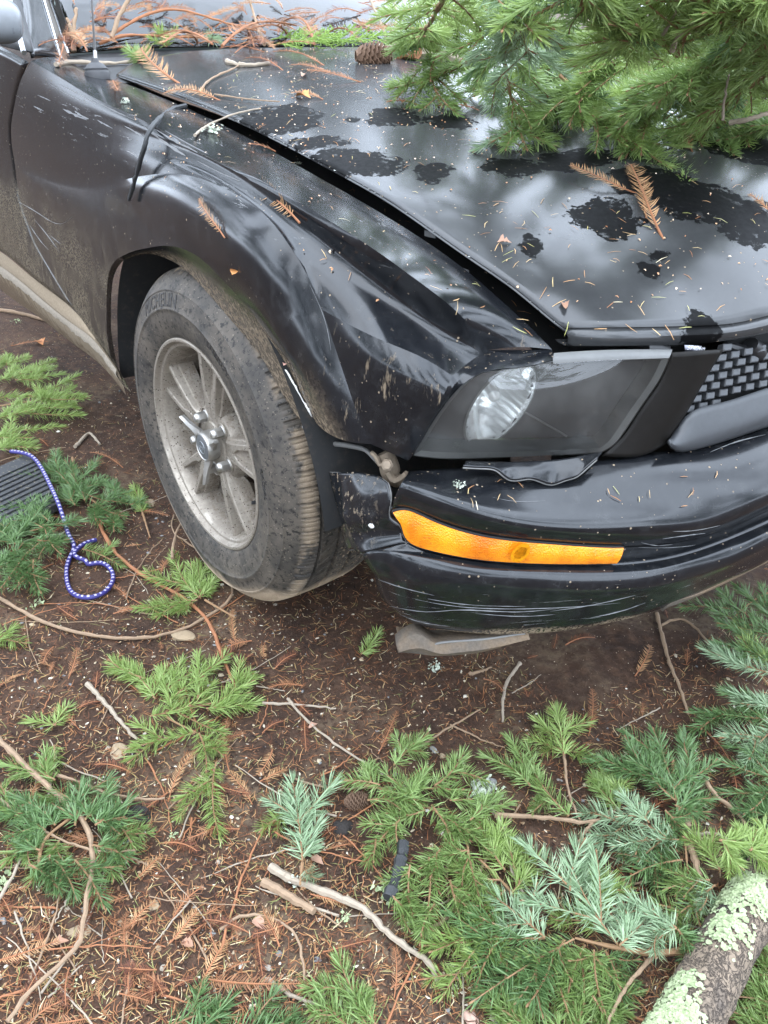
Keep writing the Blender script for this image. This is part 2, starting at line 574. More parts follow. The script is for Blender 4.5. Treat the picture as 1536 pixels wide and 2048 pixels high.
def m_rim():
    g = NT('dirty_alloy')
    co = g.co(); x, y, z = g.sep(co)
    r = g.math('SQRT', g.math('ADD', g.math('MULTIPLY', x, x), g.math('MULTIPLY', y, y)))
    n1 = g.noise(26, 6, .7); n2 = g.noise(160, 4, .65)
    deep = g.step(z, -.023, -.046)
    dirt = g.math('MINIMUM', g.math('ADD', g.math('MULTIPLY', g.step(n1, .34, .58), .8), g.math('MULTIPLY', g.step(n2, .52, .64), .5)), 1.0)
    dirt = g.math('MULTIPLY', dirt, g.math('ADD', .50, g.math('MULTIPLY', deep, .45)))  # grime, plus recess shade painted in: darker with depth
    lip = g.math('MULTIPLY', g.step(r, .196, .203), .35)
    dirt = g.math('MAXIMUM', dirt, g.math('MULTIPLY', lip, g.step(n1, .3, .55)))
    col = g.mix(dirt, (.31, .275, .23), g.mix(n2, (.05, .036, .025), (.15, .115, .08)))
    cell = g.n('ShaderNodeTexVoronoi', feature='F1', Scale=260.0); g.set(cell, 'Vector', co)
    spk = g.math('LESS_THAN', cell.outputs['Distance'], g.math('MULTIPLY', g.math('SUBTRACT', g.sep(cell.outputs['Color'])[0], .55), .9))
    dirt = g.math('MAXIMUM', dirt, g.math('MULTIPLY', spk, .85))
    col = g.mix(spk, col, (.045, .030, .020))
    nrm = g.bump(g.math('MULTIPLY', dirt, n2), .4, .001)
    return g.done(g.bsdf(Base_Color=col, Metallic=g.mixf(dirt, .6, .0), Roughness=g.mixf(dirt, .36, .9), Normal=nrm))


M_TYRE = m_tyre()
M_LETTER = simple('rubbed_rubber', (.022, .021, .020), .5, var=.4, scale=90)
M_RIM = m_rim()
M_CHROME = simple('dull_chrome', (.36, .345, .32), .42, metal=.85, var=.2, scale=120)
M_CAPGREY = simple('cap_grey', (.11, .115, .12), .4, metal=.3, var=.2)
M_DISC = simple('brake_disc_rust', (.10, .07, .05), .6, metal=.5, var=.5, scale=50)


def glassy(name, tint, haze, hazecol, rough=.06):
    g = NT(name)
    fr = g.n('ShaderNodeFresnel', IOR=1.5)
    tr = g.n('ShaderNodeBsdfTransparent', Color=tint)
    gl = g.n('ShaderNodeBsdfGlossy', Roughness=rough, Color=(1, 1, 1))
    df = g.n('ShaderNodeBsdfDiffuse', Color=hazecol)
    a = g.n('ShaderNodeMixShader', i0=g.math('MULTIPLY', g.math('ADD', .35, g.step(g.noise(9, 6, .7), .35, .75)), haze), i1=tr.outputs[0], i2=df.outputs[0])
    b = g.n('ShaderNodeMixShader', i0=fr.outputs[0], i1=a.outputs[0], i2=gl.outputs[0])
    return g.done(b.outputs[0])


M_LENS = glassy('hazed_lens', (.92, .92, .90), .075, (.42, .42, .40), .05)
M_SCREEN = glassy('windshield_glass', (.60, .66, .63), .03, (.3, .3, .3), .01)


def m_amber():
    g = NT('amber_lens')
    co = g.co()
    hexa = g.voro(420, co)
    c = g.mix(g.step(g.noise(14, 5, .6), .3, .7), (.52, .12, .004), (.95, .32, .012))
    c = g.mix(g.math('MULTIPLY', g.step(g.noise(70, 5, .7), .56, .72), .6), c, (.30, .11, .02))
    return g.done(g.bsdf(Base_Color=c, Roughness=.22, Specular_IOR_Level=.5, Subsurface_Weight=0.0, Coat_Weight=.4, Coat_Roughness=.12,
                         Normal=g.bump(hexa, .45, .002)))


M_AMBER = m_amber()


def m_reflector():
    g = NT('ribbed_reflector')
    co = g.co()
    z = g.sep(co)[2]
    wav = g.n('ShaderNodeTexWave', wave_type='BANDS', bands_direction='Z', Scale=38.0, Distortion=.6); g.set(wav, 'Vector', co)
    return g.done(g.bsdf(Base_Color=(.85, .86, .86), Metallic=.85, Roughness=.2, Normal=g.bump(wav.outputs['Fac'], .16, .002)))


M_REFL = m_reflector()
M_HOUSING = simple('lamp_housing', (.028, .028, .029), .5, var=.3)
M_BEZEL = simple('lamp_bezel', (.095, .095, .092), .45, var=.3)

# ------------------------------------------------------------------ the car body
car = tag(empty('wrecked_car', (0, 0, 0)), 'dusty black coupe with crumpled right front fender, torn bumper and debris on the hood', 'car')


def cpart(mb, name, mats, parent=None, **kw):
    """a car part built in world coordinates; object space stays the world's"""
    o = mb.obj(name, mats, **kw)
    o.parent = parent or car
    return o


# plan outline of the nose at lamp height (x, y), right side to centre
PLAN = spl(np.array([(.30, -.905), (.46, -.895), (.55, -.878), (.605, -.855), (.655, -.815), (.70, -.745), (.745, -.65), (.795, -.54), (.83, -.42), (.857, -.28), (.872, -.14), (.876, .0), (.872, .14), (.857, .28)]), 300)
_t = np.gradient(PLAN, axis=0); _t /= np.linalg.norm(_t, axis=1)[:, None]
PLAN_N = np.c_[_t[:, 1], -_t[:, 0]]            # points outwards


def pl(px, py, d, curve=None):
    """point seen at a pixel on the nose outline pushed out by d"""
    Q = (PLAN + PLAN_N * d) if curve is None else curve
    r = ray(px, py)
    a = np.array([r[0], r[1]])
    best = None
    rel = Q - CAM_POS[:2]
    cr = rel[:, 0] * a[1] - rel[:, 1] * a[0]
    for i in np.where(cr[:-1] * cr[1:] <= 0)[0]:
        w = cr[i] / (cr[i] - cr[i + 1])
        p = Q[i] * (1 - w) + Q[i + 1] * w
        t = ((p - CAM_POS[:2]) @ a) / (a @ a)
        if t > 0 and (best is None or t < best): best = t
    assert best is not None, (px, py, d)
    return CAM_POS + r * best


def pls(d, *pts):
    return np.array([pl(a, b, (c[0] if c else d)) for a, b, *c in pts])


# --- front fender -------------------------------------------------
T1 = ys((120, 115, -.80), (205, 152, -.775), (250, 167, -.765), (370, 215, -.745), (500, 278, -.73), (620, 345, -.715), (768, 430, -.70), (917, 529, -.68))
T2 = ys((917, 529, -.68), (990, 590, -.668), (1051, 645, -.658), (1104, 699, -.65))
C1 = ys((62, 122, -.90), (130, 161, -.892), (193, 198, -.888), (294, 245, -.882), (425, 318, -.876), (500, 350, -.872), (575, 391, -.866), (665, 445, -.855), (768, 512, -.838), (805, 539, -.83))
C2 = ys((805, 539, -.83), (874, 590, -.80), (935, 645, -.755), (975, 700, -.715))
B1 = ys((30, 330, -.915), (110, 362, -.912), (190, 372, -.908), (255, 358, -.905), (340, 347, -.902), (400, 357, -.90), (475, 390, -.90), (540, 440, -.90), (578, 490, -.898), (612, 545, -.895), (645, 620, -.89))
B2 = ys((645, 620, -.89), (758, 678, -.865), (843, 714, -.83), (905, 752, -.79))
EM = ys((975, 700, -.715), (940, 723, -.75), (905, 752, -.79))
GAPU = ys((56, 125, -.905), (40, 165, -.908), (28, 215, -.912), (22, 270, -.914), (30, 330, -.915))
GAPL = ys((30, 330, -.915), (37, 386, -.918), (47, 422, -.92), (68, 480, -.922), (92, 525, -.923), (120, 572, -.924), (150, 620, -.925))
GB = ys((232, 728, -.925), (190, 670, -.925), (150, 620, -.925))
AF = ys((645, 620, -.89), (670, 695, -.89), (695, 770, -.887), (720, 840, -.88), (742, 888, -.872))
LIP = ys((262, 785, -.92), (230, 745, -.924), (213, 660, -.926), (217, 550, -.928), (235, 517, -.928), (265, 503, -.928), (295, 496, -.928), (340, 492, -.928), (400, 516, -.926), (450, 565, -.922), (500, 620, -.915), (535, 670, -.908), (570, 720, -.90), (600, 785, -.89), (625, 838, -.88))
LIPIN = ys((252, 770, -.90), (236, 735, -.898), (222, 660, -.898), (226, 560, -.90), (244, 524, -.90), (270, 512, -.90), (300, 508, -.90), (340, 520, -.90), (380, 548, -.90), (425, 597, -.896), (475, 655, -.89), (520, 710, -.884), (555, 770, -.876), (585, 820, -.868), (607, 849, -.862))

n1, n2 = 64, 18
Trow = spl(np.r_[T1, T2[1:]], n1 + n2 - 1); Crow = spl(np.r_[C1, C2[1:]], n1 + n2 - 1); Brow = segs((B1, n1), (B2, n2))
mid = .5 * (Trow + Crow); mid[:, 2] += .004
fend = MB()
G = loft([Trow, mid, Crow], 6)
fend.grid(np.transpose(G, (1, 0, 2)))
nv = 15
left = spl(GAPU[::1], nv)
G = coons(Crow, Brow, spl(np.r_[Crow[:1], GAPU[1:-1], Brow[:1]], nv), spl(EM, nv))
for j in range(1, nv - 1):                       # let the corner of the lower edge die away up the panel
    sg_ = 9 * math.sin(math.pi * j / (nv - 1)) ** .7
    k_ = np.arange(-25, 26); wt = np.exp(-(k_ / sg_) ** 2 / 2); wt /= wt.sum()
    row = G[:, j]; ext_ = np.r_[2 * row[0] - row[25:0:-1], row, 2 * row[-1] - row[-2:-27:-1]]
    G[1:-1, j] = np.stack([np.convolve(ext_[:, c], wt, 'valid') for c in range(3)], -1)[1:-1]
v = np.linspace(0, 1, nv)[None, :, None]
prof = (np.exp(-((v - .12) / .09) ** 2) * -.0045 + np.sin(np.pi * v) * .006)
prof = prof * .55
G[:, :, 1:2] += prof * np.interp(np.linspace(0, 1, G.shape[0]), [0, .2, .45, .75, 1], [.0, .25, 1, .7, .1])[:, None, None]
fend.grid(G)
ng = 30
Grow = segs((GB, 8), (GAPL[::-1], 22), (B1, n1), (AF, 24))
Lrow = segs((LIP[:3], 12), (LIP[2:5], 18), (LIP[4:], len(Grow) - 28))
Gf = coons(Grow, Lrow, spl(np.array([Grow[0], Lrow[0]]), 13), spl(np.array([Grow[-1], Lrow[-1]]), 13))
vv = np.linspace(0, 1, 13)[None, :, None]
Gf[:, :, 1:2] -= np.sin(np.pi * vv ** .72) * .024 * np.interp(np.arange(Gf.shape[0]), [0, 58, 68, 84, 100, 118], [0, .0, .35, 1, 1, .8])[:, None, None]
fend.grid(Gf)
E2 = pls(.0, (905, 752), (888, 788), (865, 835), (840, 880), (815, 921))
E2[0] = EM[-1]
Ebot = spl(np.array([AF[-1], (AF[-1] + E2[-1]) / 2, E2[-1]]), 16)
Gt = coons(spl(AF, 24), spl(E2, 24), spl(B2, 16), Ebot)
fend.grid(Gt)
E1 = np.concatenate([spl(ys((1104, 699, -.65), (1040, 700, -.68), (975, 700, -.715)), 10), spl(EM, 8)[1:], spl(E2, 14)[1:]])
HLTOP = np.concatenate([spl(pls(-.018, (1106, 722, -.03), (1051, 733), (1000, 738), (965, 746), (940, 760), (917, 779), (890, 812), (868, 842), (848, 876), (826, 912)), len(E1))])
fend.grid(np.stack([E1, .5 * (E1 + HLTOP) + np.array([.004, -.004, .001]), HLTOP], 1))
# turned-in flange round the wheel opening
fend.grid(np.stack([Lrow, segs((LIPIN[:3], 12), (LIPIN[2:5], 18), (LIPIN[4:], len(Grow) - 28))], 1))
fender = cpart(fend, 'front_fender', [M_SIDE], sharp=34, weld=2e-4)
mark_sharp(fender, Brow[33:n1], spl(AF, 24), Lrow, Trow, E1, Crow[:n1 - 6])
fender['label'] = 'scuffed black right front fender with wheel arch'
# pale torn rim of plastic under the fender, and a long white gash by the arch
rimpts = ys((607, 853, -.866), (625, 870, -.868), (648, 884, -.865), (680, 889, -.862), (715, 895, -.858), (735, 903, -.855), (748, 918, -.85), (760, 930, -.848))
cpart(MB().tube(spl(rimpts, 26), np.interp(np.linspace(0, 1, 26), [0, .3, .8, 1], [.003, .0042, .0035, .002]), 7), 'torn_liner_edge', M_EDGE, fender)
ga = ys((574, 738, -.9005), (588, 768, -.896), (604, 800, -.891), (614, 816, -.888), (628, 836, -.8835))
gb = ys((577, 740, -.9005), (594, 768, -.896), (609, 798, -.891), (623, 818, -.888), (629, 836, -.8835))
ga[:, 1] -= .004; gb[:, 1] -= .004
q0, q1 = spl(ga, 24), spl(gb, 24)
q1[1:-1, 2] += rng.normal(0, .0016, 22); q0[1:-1, 0] += rng.normal(0, .0012, 22)
thick(cpart(MB().grid(np.stack([q0, q1], 1)), 'paint_gash', M_WHITE, fender), .0012)

# --- door, sill, mirror corner, screen pillar ------------------------------
d_top = np.r_[ys((54, 122, -.905), (0, 92, -.915)), [[-1.9, -.925, 1.0]]]
d_bot = np.r_[ys((148, 617, -.925), (60, 548, -.926), (0, 500, -.926)), [[-2.0, -.93, .28]]]
gapd = np.concatenate([GAPU, GAPL[1:]]); gapd = gapd + np.array([-.005, .003, 0])
dm = MB()
Gd = coons(spl(np.r_[gapd[:1], d_top[1:]], 40), spl(np.r_[gapd[-1:], d_bot[1:]], 40), spl(gapd, 24), spl(np.array([d_top[-1], [-1.95, -.95, .65], d_bot[-1]]), 24))
dm.grid(Gd)
thick(cpart(dm, 'door', [M_SIDE]), .002, 1)['label'] = 'muddy black door edge behind the front wheel'
s0 = np.r_[[[-2.0, -.926, .275]], ys((0, 503, -.924), (60, 551, -.924), (150, 623, -.922), (190, 673, -.922), (228, 727, -.92))]
s1 = np.r_[[[-2.0, -.935, .235]], ys((0, 533, -.932), (86, 601, -.932), (150, 652, -.932), (190, 683, -.931), (236, 742, -.928))]
s2 = np.r_[[[-2.0, -.90, .19]], ys((0, 578, -.90), (86, 640, -.90), (150, 690, -.90), (205, 733, -.90), (252, 790, -.90))]
sill = MB()
Gs = loft([spl(s0, 40), spl(s1, 40), spl(s2, 40)], 6)
sill.grid(np.transpose(Gs, (1, 0, 2)))
m_sill = NT('sill_mud')
_c = m_sill.co(); _z = m_sill.sep(_c)[2]
_f = m_sill.noise(200, 4, .65); _k = m_sill.step(m_sill.math('ADD', m_sill.noise(50, 5, .7, m_sill.scaled(_c, (1, 1, .5))), m_sill.math('MULTIPLY', m_sill.math('SUBTRACT', _z, .30), 3.0)), .48, .62)
_col = m_sill.mix(_k, m_sill.mix(_f, (.05, .034, .022), (.20, .145, .095)), m_sill.mix(_f, (.10, .075, .05), (.30, .24, .17)))
M_SILL = m_sill.done(m_sill.bsdf(Base_Color=_col, Roughness=.9, Specular_IOR_Level=.15, Normal=m_sill.bump(_f, .5, .002)))
sill_o = cpart(sill, 'side_sill', [M_SILL]); sill_o['label'] = 'mud-caked pale sill under the door'
ed0 = spl(s1, 200) + [0, -.003, .004]; ed1 = ed0 * .76 + spl(s2, 200) * .24 + [0, -.003, -.002]
ed1[:, 2] += np.convolve(rng.normal(0, .006, 204), np.ones(5) / 5, 'valid') + rng.normal(0, .0012, 200); ed1[:, 1] -= .002
cpart(MB().grid(np.stack([ed0, .5 * (ed0 + ed1) + [0, -.002, 0], ed1], 1)), 'pale_sill_edge', simple('dirty_white_edge', (.27, .23, .18), .85, var=.75, scale=170), sill_o)  # pale ragged strip along the lower sill edge
# dark backing behind the seams
bk = MB()
bk.grid(np.stack([gapd + [.02, .02, 0], gapd + [-.03, .02, 0]], 1))
cpart(bk, 'door_jamb', M_DARK)

pin0, pin1 = at(135, 105, y=-.745), at(100, 0, y=-.70)
pou0, pou1 = at(123, 117, y=-.79), at(88, 0, y=-.745)
tr20, tr21 = at(66, 107, y=-.88), at(39, 0, y=-.82)
tr10, tr11 = at(47, 102, y=-.90), at(20, 0, y=-.85)


def ext(a, b, k): return a + (b - a) * k


pil = MB()
rows = []
for (a, b, off) in ((pou0, pou1, (0, 0, 0)), (.5 * (pou0 + tr20), .5 * (pou1 + tr21), (0, -.012, .012)), (tr20, tr21, (0, 0, 0))):
    rows.append(spl(np.array([a - (b - a) * .02, ext(a, b, 1) + np.array(off) * 1, ext(a, b, 2.2) + np.array(off)]), 20) + np.array(off) * .4)
Gp = loft(rows, 5)
pil.grid(np.transpose(Gp, (1, 0, 2)))
thick(cpart(pil, 'windshield_pillar', [M_SIDE]), .01)
for nm, a, b, r, m_ in (('window_trim', tr20, tr21, .0032, M_RUBBER_TRIM), ('window_trim', tr10, tr11, .006, M_TRIM),
                        ('windshield_trim', pin0, pin1, .0045, M_TRIM), ('windshield_trim', pou0, pou1, .0028, M_TRIM)):
    cpart(MB().tube(spl(np.array([a - (b - a) * .03, b, ext(a, b, 2.3)]), 20), r, 8), nm, m_)
cpart(MB().grid(np.stack([spl(np.array([pin0, pin1, ext(pin0, pin1, 2.3)]), 12), spl(np.array([pou0, pou1, ext(pou0, pou1, 2.3)]), 12)], 1)), 'windshield_seal', simple('seal_brown', (.10, .085, .07), .7))
# sail panel and mirror
sl = MB()
sl.grid(np.stack([spl(np.array([tr10, ext(tr10, tr11, 1), ext(tr10, tr11, 2)]), 10), spl(np.array([at(0, 90, y=-.91), at(-20, 0, y=-.87), at(-40, -100, y=-.84)]), 10)], 1))
sl.grid(np.stack([spl(np.array([tr10, ext(tr10, tr11, 1), ext(tr10, tr11, 2)]), 10), spl(np.array([tr20, ext(tr20, tr21, 1), ext(tr20, tr21, 2)]), 10)], 1))
thick(cpart(sl, 'sail_panel', M_PLAST), .004)
mir = MB()
mc = at(-14, 40, y=-.97)
u_ = np.linspace(0, np.pi, 18); w_ = np.linspace(0, 2 * np.pi, 28, endpoint=False)
se = lambda c, e: np.sign(c) * np.abs(c) ** e
Gm = np.stack([.085 * se(np.sin(u_)[:, None] * np.cos(w_)[None], .75) * 1.0, .052 * se(np.sin(u_)[:, None] * np.sin(w_)[None], .7), .044 * se(np.cos(u_)[:, None] * np.ones_like(w_)[None], .7)], -1) + mc
mir.grid(Gm, wrap_v=True)
cpart(mir, 'door_mirror', simple('mirror_grey', (.17, .18, .19), .3, var=.2))

# windshield and the panel below it
scr = MB()
wl0 = pin0; wl1 = ext(pin0, pin1, 2.3)
bot = spl(np.array([wl0, [-.93, -.55, .975], [-.87, -.3, .982], [-.85, 0, .985], [-.87, .3, .982], [-.93, .55, .975], [wl0[0], -wl0[1], wl0[2]]]), 30)
top = spl(np.array([wl1, [wl1[0] + .08, -.3, wl1[2] + .015], [wl1[0] + .1, 0, wl1[2] + .02], [wl1[0] + .08, .3, wl1[2] + .015], [wl1[0], -wl1[1], wl1[2]]]), 30)
mid = .5 * (bot + top) + np.array([.0, 0, .028])
scr.grid(np.transpose(loft([bot, mid, top], 8), (1, 0, 2)))
screen = thick(cpart(scr, 'windshield', [M_SCREEN]), .004)
inn = MB()
inn.grid(np.stack([bot + [-.05, 0, -.08], top + [-.2, 0, -.25]], 1))
inn.grid(np.stack([top + [-.2, 0, -.25], top + [-.5, 0, -.05]], 1))
cpart(inn, 'dashboard', simple('dashboard_grey', (.02, .022, .022), .7))
rf = MB()
t2 = top + np.array([-.9, 0, .06]); t2[:, 1] *= .95
rf.grid(np.stack([top, .5 * (top + t2) + [0, 0, .04], t2], 1))
thick(cpart(rf, 'roof', [M_SIDE]), .01)
cow = MB()
c0 = spl(np.array([at(112, 116, y=-.81), [-.80, -.68, .962], [-.74, -.4, .968], [-.72, 0, .97], [-.74, .4, .968], [-.80, .68, .962], [-.9, .8, .955]]), 30)
c1 = bot + np.array([.0, 0, -.008])
cow.grid(np.stack([c0, .5 * (c0 + c1) + [0, 0, -.012], c1], 1))
cow.grid(np.stack([c0 + [.25, 0, -.03], c0], 1))
cpart(cow, 'cowl_panel', M_PLAST)

# --- hood ---------------------------------------------------------
He = ys((233, 150, -.745), (350, 190, -.73), (450, 230, -.72), (550, 277, -.71), (650, 330, -.70), (768, 396, -.69), (850, 451, -.68), (941, 515, -.667), (1026, 574, -.655), (1087, 624, -.645), (1128, 657, -.638))
HP = spl(np.array([(.675, -.66), (.70, -.632), (.745, -.56), (.79, -.46), (.83, -.34), (.855, -.18), (.865, 0), (.855, .2)]), 120)
fb = np.array([He[-1]] + [pl(a, b, 0, HP) for a, b in ((1210, 656), (1294, 655), (1380, 653), (1459, 649), (1535, 634))])
fb = np.r_[fb, [[.868, 0, fb[-1, 2] + .022]]]
hr = np.array([He[0], [-.70, -.66, .962], [-.69, -.55, .980], [-.665, -.40, .989], [-.665, -.2, .989], [-.68, 0, .991]])
cl = np.array([hr[-1], [-.3, 0, .985], [.1, 0, .962], [.45, 0, .925], [.70, 0, .880], fb[-1]])
NU, NV = 90, 46
Gh = coons(spl(He, NU), spl(cl, NU), spl(hr, NV), spl(fb, NV))
# raised centre with soft shoulders
yy = Gh[:, :, 1]; xx = Gh[:, :, 0]
edge = .40 + .10 * np.clip((xx - .9) / 1.6, -1, 0)
rise = 1 / (1 + np.exp((np.abs(yy) - edge) / .018))
Gh[:, :, 2] += .009 * rise * np.clip((.86 - xx) * 6, 0, 1) * np.clip((xx + .69) * 8, 0, 1)
# shallow dents left by the tree
for (dx, dy, dr, dd) in ((.30, -.33, .16, -.010), (.05, -.15, .22, -.012), (.55, -.45, .10, -.004)):
    Gh[:, :, 2] += dd * np.exp(-(((xx - dx) ** 2 + (yy - dy) ** 2) / dr ** 2))
lipb = np.array([pl(a, b, 0, HP + np.array([.004, 0])) for a, b in ((1210, 692), (1294, 691), (1392, 688), (1465, 679), (1535, 666))])
lipb = np.r_[[at(1129, 692, y=-.632)], lipb, [[.872, 0, lipb[-1, 2] + .022]]]
lb = spl(lipb, NV); ft = Gh[-1]
half = MB()
full = np.concatenate([Gh, (Gh[:, ::-1] * [1, -1, 1])[:, 1:]], 1)
half.grid(full)
lipg = np.stack([ft, .62 * ft + .38 * lb + [.007, 0, .0], .3 * ft + .7 * lb + [.006, 0, 0], lb, lb + [-.02, 0, .002]], 1)
lipg = np.concatenate([lipg, (lipg[::-1] * [1, -1, 1])[1:]], 0)
half.grid(lipg)
er = spl(He, NU)
for sgn in (1, -1):
    e_ = er * [1, sgn, 1]
    half.grid(np.stack([e_, e_ + [0, -.001 * sgn, -.003], e_ + [0, .005 * sgn, -.0055], e_ + [0, .03 * sgn, -.006]], 1))
hood = cpart(half, 'hood', [M_HOOD], sharp=38)
hood['label'] = 'raised black hood with flaking patches and fir boughs lying on it'
thick(hood, .0015, 1)
chips = MB()
for k in range(45):                               # bare specks along the hood edge
    p = er[rng.integers(25, NU - 1)] + [0, -.002, .0008]
    s = rng.uniform(.0006, .0024)
    a = rng.uniform(0, 6.28, 5); rr = s * rng.uniform(.6, 1.2, 5)
    a.sort()
    ring = np.c_[np.cos(a) * rr * 1.6, np.sin(a) * rr * .6 + .001, -np.abs(np.sin(a)) * rr * .4] + p
    chips.add(np.r_[ring, [p + [0, 0, .0006]]], [(i, (i + 1) % 5, 5) for i in range(5)])
o = cpart(chips, 'paint_chip', M_WHITE, hood); o['kind'] = 'stuff'
# channel under the hood edge: inner fender
gut = MB()
tr_ = Trow
gut.grid(np.stack([tr_, tr_ + [0, .004, -.03], tr_ + [0, .05, -.06], tr_ + [0, .16, -.05]], 1))
cpart(gut, 'inner_fender', M_DARK)
for (a, b, w_, h_, yv) in ((860, 468, 22, 12, -.662), (932, 540, 12, 5, -.64)):
    st = MB().add([at(a - w_ / 2, b - h_ / 2 - 2, y=yv), at(a + w_ / 2, b - h_ / 2 + 3, y=yv), at(a + w_ / 2, b + h_ / 2 + 3, y=yv), at(a - w_ / 2, b + h_ / 2 - 2, y=yv)], [(0, 1, 2, 3)])
    cpart(st, 'inner_label', M_LABEL)
# --- headlight ----------------------------------------------------
DL = -.012
hl_top = pls(DL, (965, 746), (1051, 734), (1106, 725), (1209, 717), (1341, 713))
hl_r = pls(DL, (1341, 713), (1319, 761), (1282, 815), (1246, 868), (1225, 893), (1203, 905))
hl_bot = pls(DL, (828, 912), (874, 917), (965, 917), (1118, 911), (1203, 905))
hl_l = pls(DL, (828, 912), (868, 842), (917, 779), (940, 760), (965, 746))
lamp = tag(empty('headlight'), None)
lamp.parent = car
lamp['label'] = 'hazy right headlight with dark housing and bright reflector'
NS, NH = 40, 24
Ot, Ob, Ol, Or = spl(hl_top, NS), spl(hl_bot, NS), spl(hl_l, NH), spl(hl_r[::-1], NH)
Gl = coons(Ob, Ot, Ol, Or)


def inset(Gx, m, push):
    """the middle of a patch, margin m each side, moved along push"""
    nu_, nv_ = Gx.shape[:2]
    uu = np.linspace(m[0], 1 - m[0], nu_) * (nu_ - 1); vv_ = np.linspace(m[1], 1 - m[1], nv_) * (nv_ - 1)
    i = np.clip(uu.astype(int), 0, nu_ - 2); j = np.clip(vv_.astype(int), 0, nv_ - 2)
    fu = (uu - i)[:, None, None]; fv = (vv_ - j)[None, :, None]
    A = Gx[i][:, j]; B = Gx[i + 1][:, j]; C_ = Gx[i][:, j + 1]; D = Gx[i + 1][:, j + 1]
    return A * (1 - fu) * (1 - fv) + B * fu * (1 - fv) + C_ * (1 - fu) * fv + D * fu * fv + np.asarray(push)


bul = np.sin(np.pi * np.linspace(0, 1, NS))[:, None, None] * np.sin(np.pi * np.linspace(0, 1, NH))[None, :, None]
lens = Gl + bul * np.array([.010, -.008, .004])
o = cpart(MB().grid(lens), 'lens', M_LENS, lamp)
# bezel: pale band round the rim, and the dark bowl behind
ring = lambda Gx: np.concatenate([Gx[:, 0], Gx[-1, 1:], Gx[-2::-1, -1], Gx[0, -2:0:-1]])
back = np.array([-.022, .012, 0])
r0, r1, r2 = ring(Gl) + back * .1, ring(inset(Gl, (.028, .045), back * .3)), ring(inset(Gl, (.04, .07), back * 1.6))
cpart(MB().grid(np.stack([r0, r1, r2], 1), wrap_u=True), 'bezel', M_BEZEL, lamp, sharp=25)
hb = inset(Gl, (.03, .05), back * 1.7)
# hole for the reflector: drop the faces of the panel inside its ellipse
rc = pl(1000, 810, -.052)
ruv = at(1058, 738, y=rc[1]) - rc
uax = pl(1048, 744, -.052) - pl(948, 880, -.052); uax /= np.linalg.norm(uax)
nax = np.cross(uax, (pl(1200, 760, DL) - pl(1000, 800, DL))); nax /= np.linalg.norm(nax)
if nax[0] < 0: nax = -nax
wax = np.cross(nax, uax)
hw, hs = np.linalg.norm(pl(1054, 738, -.052) - pl(942, 886, -.052)) / 2, .036
V = hb.reshape(-1, 3)
F = []
for f in gfaces(*hb.shape[:2]):
    c = V[list(f)].mean(0) - rc
    if (c @ uax / hw) ** 2 + (c @ wax / hs) ** 2 > 1.0: F.append(f)
cpart(MB().add(V, F), 'housing', M_HOUSING, lamp)
a_ = np.linspace(0, 2 * np.pi, 40, endpoint=False)
bow = MB()
Rr = []
for k, (s_, dep) in enumerate(((1.06, .004), (1.0, .0), (.96, -.012), (.86, -.035), (.66, -.06), (.36, -.074), (.14, -.078))):
    Rr.append(rc + hw * s_ * np.cos(a_)[:, None] * uax + hs * s_ * np.sin(a_)[:, None] * wax + nax * dep)
bow.grid(np.stack(Rr, 0), wrap_v=True)
cpart(bow, 'reflector', M_REFL, lamp)
cpart(MB().tube([rc - nax * .075, rc - nax * .045, rc - nax * .028, rc - nax * .022], [.011, .011, .009, .002], 14), 'bulb', simple('bulb_glass', (.55, .56, .55), .12, metal=.3), lamp)
rg = np.stack([rc + hw * s_ * np.cos(a_)[:, None] * uax + hs * s_ * np.sin(a_)[:, None] * wax + nax * dd for s_, dd in ((1.0, -.002), (1.05, .004), (1.10, .001))], 0)
cpart(MB().grid(rg, wrap_v=True), 'reflector_ring', M_BEZEL, lamp)
# small inner lamp with bright bands, above the reflector
ic = pl(1086, 757, DL) + back * 1.5
ib = MB()
Rr = [ic + .020 * s_ * np.cos(a_)[:, None] * wax + .022 * s_ * np.sin(a_)[:, None] * uax + nax * dd for s_, dd in ((1, .001), (.9, -.006), (.55, -.016), (.1, -.02))]
ib.grid(np.stack(Rr, 0), wrap_v=True)
cpart(ib, 'side_lamp', M_REFL, lamp)
fold = np.array([pl(1062, 848, DL), pl(1105, 872, DL), pl(1150, 898, DL)]) + back * 1.55
cpart(MB().tube(spl(fold, 8), .0016, 6), 'housing_rib', M_BEZEL, lamp)
sh = MB()
s_a = pls(-.02, (1108, 706), (1209, 700), (1345, 699)); s_b = pls(DL + .002, (1106, 720), (1209, 714), (1341, 710)); s_c = pls(DL + .004, (1106, 728), (1209, 721), (1338, 716))
sh.grid(np.transpose(loft([spl(s_a, 30), spl(s_b, 30), spl(s_c, 30)], 3), (1, 0, 2)))
cpart(sh, 'top_rail', M_BEZEL, lamp, sharp=20)

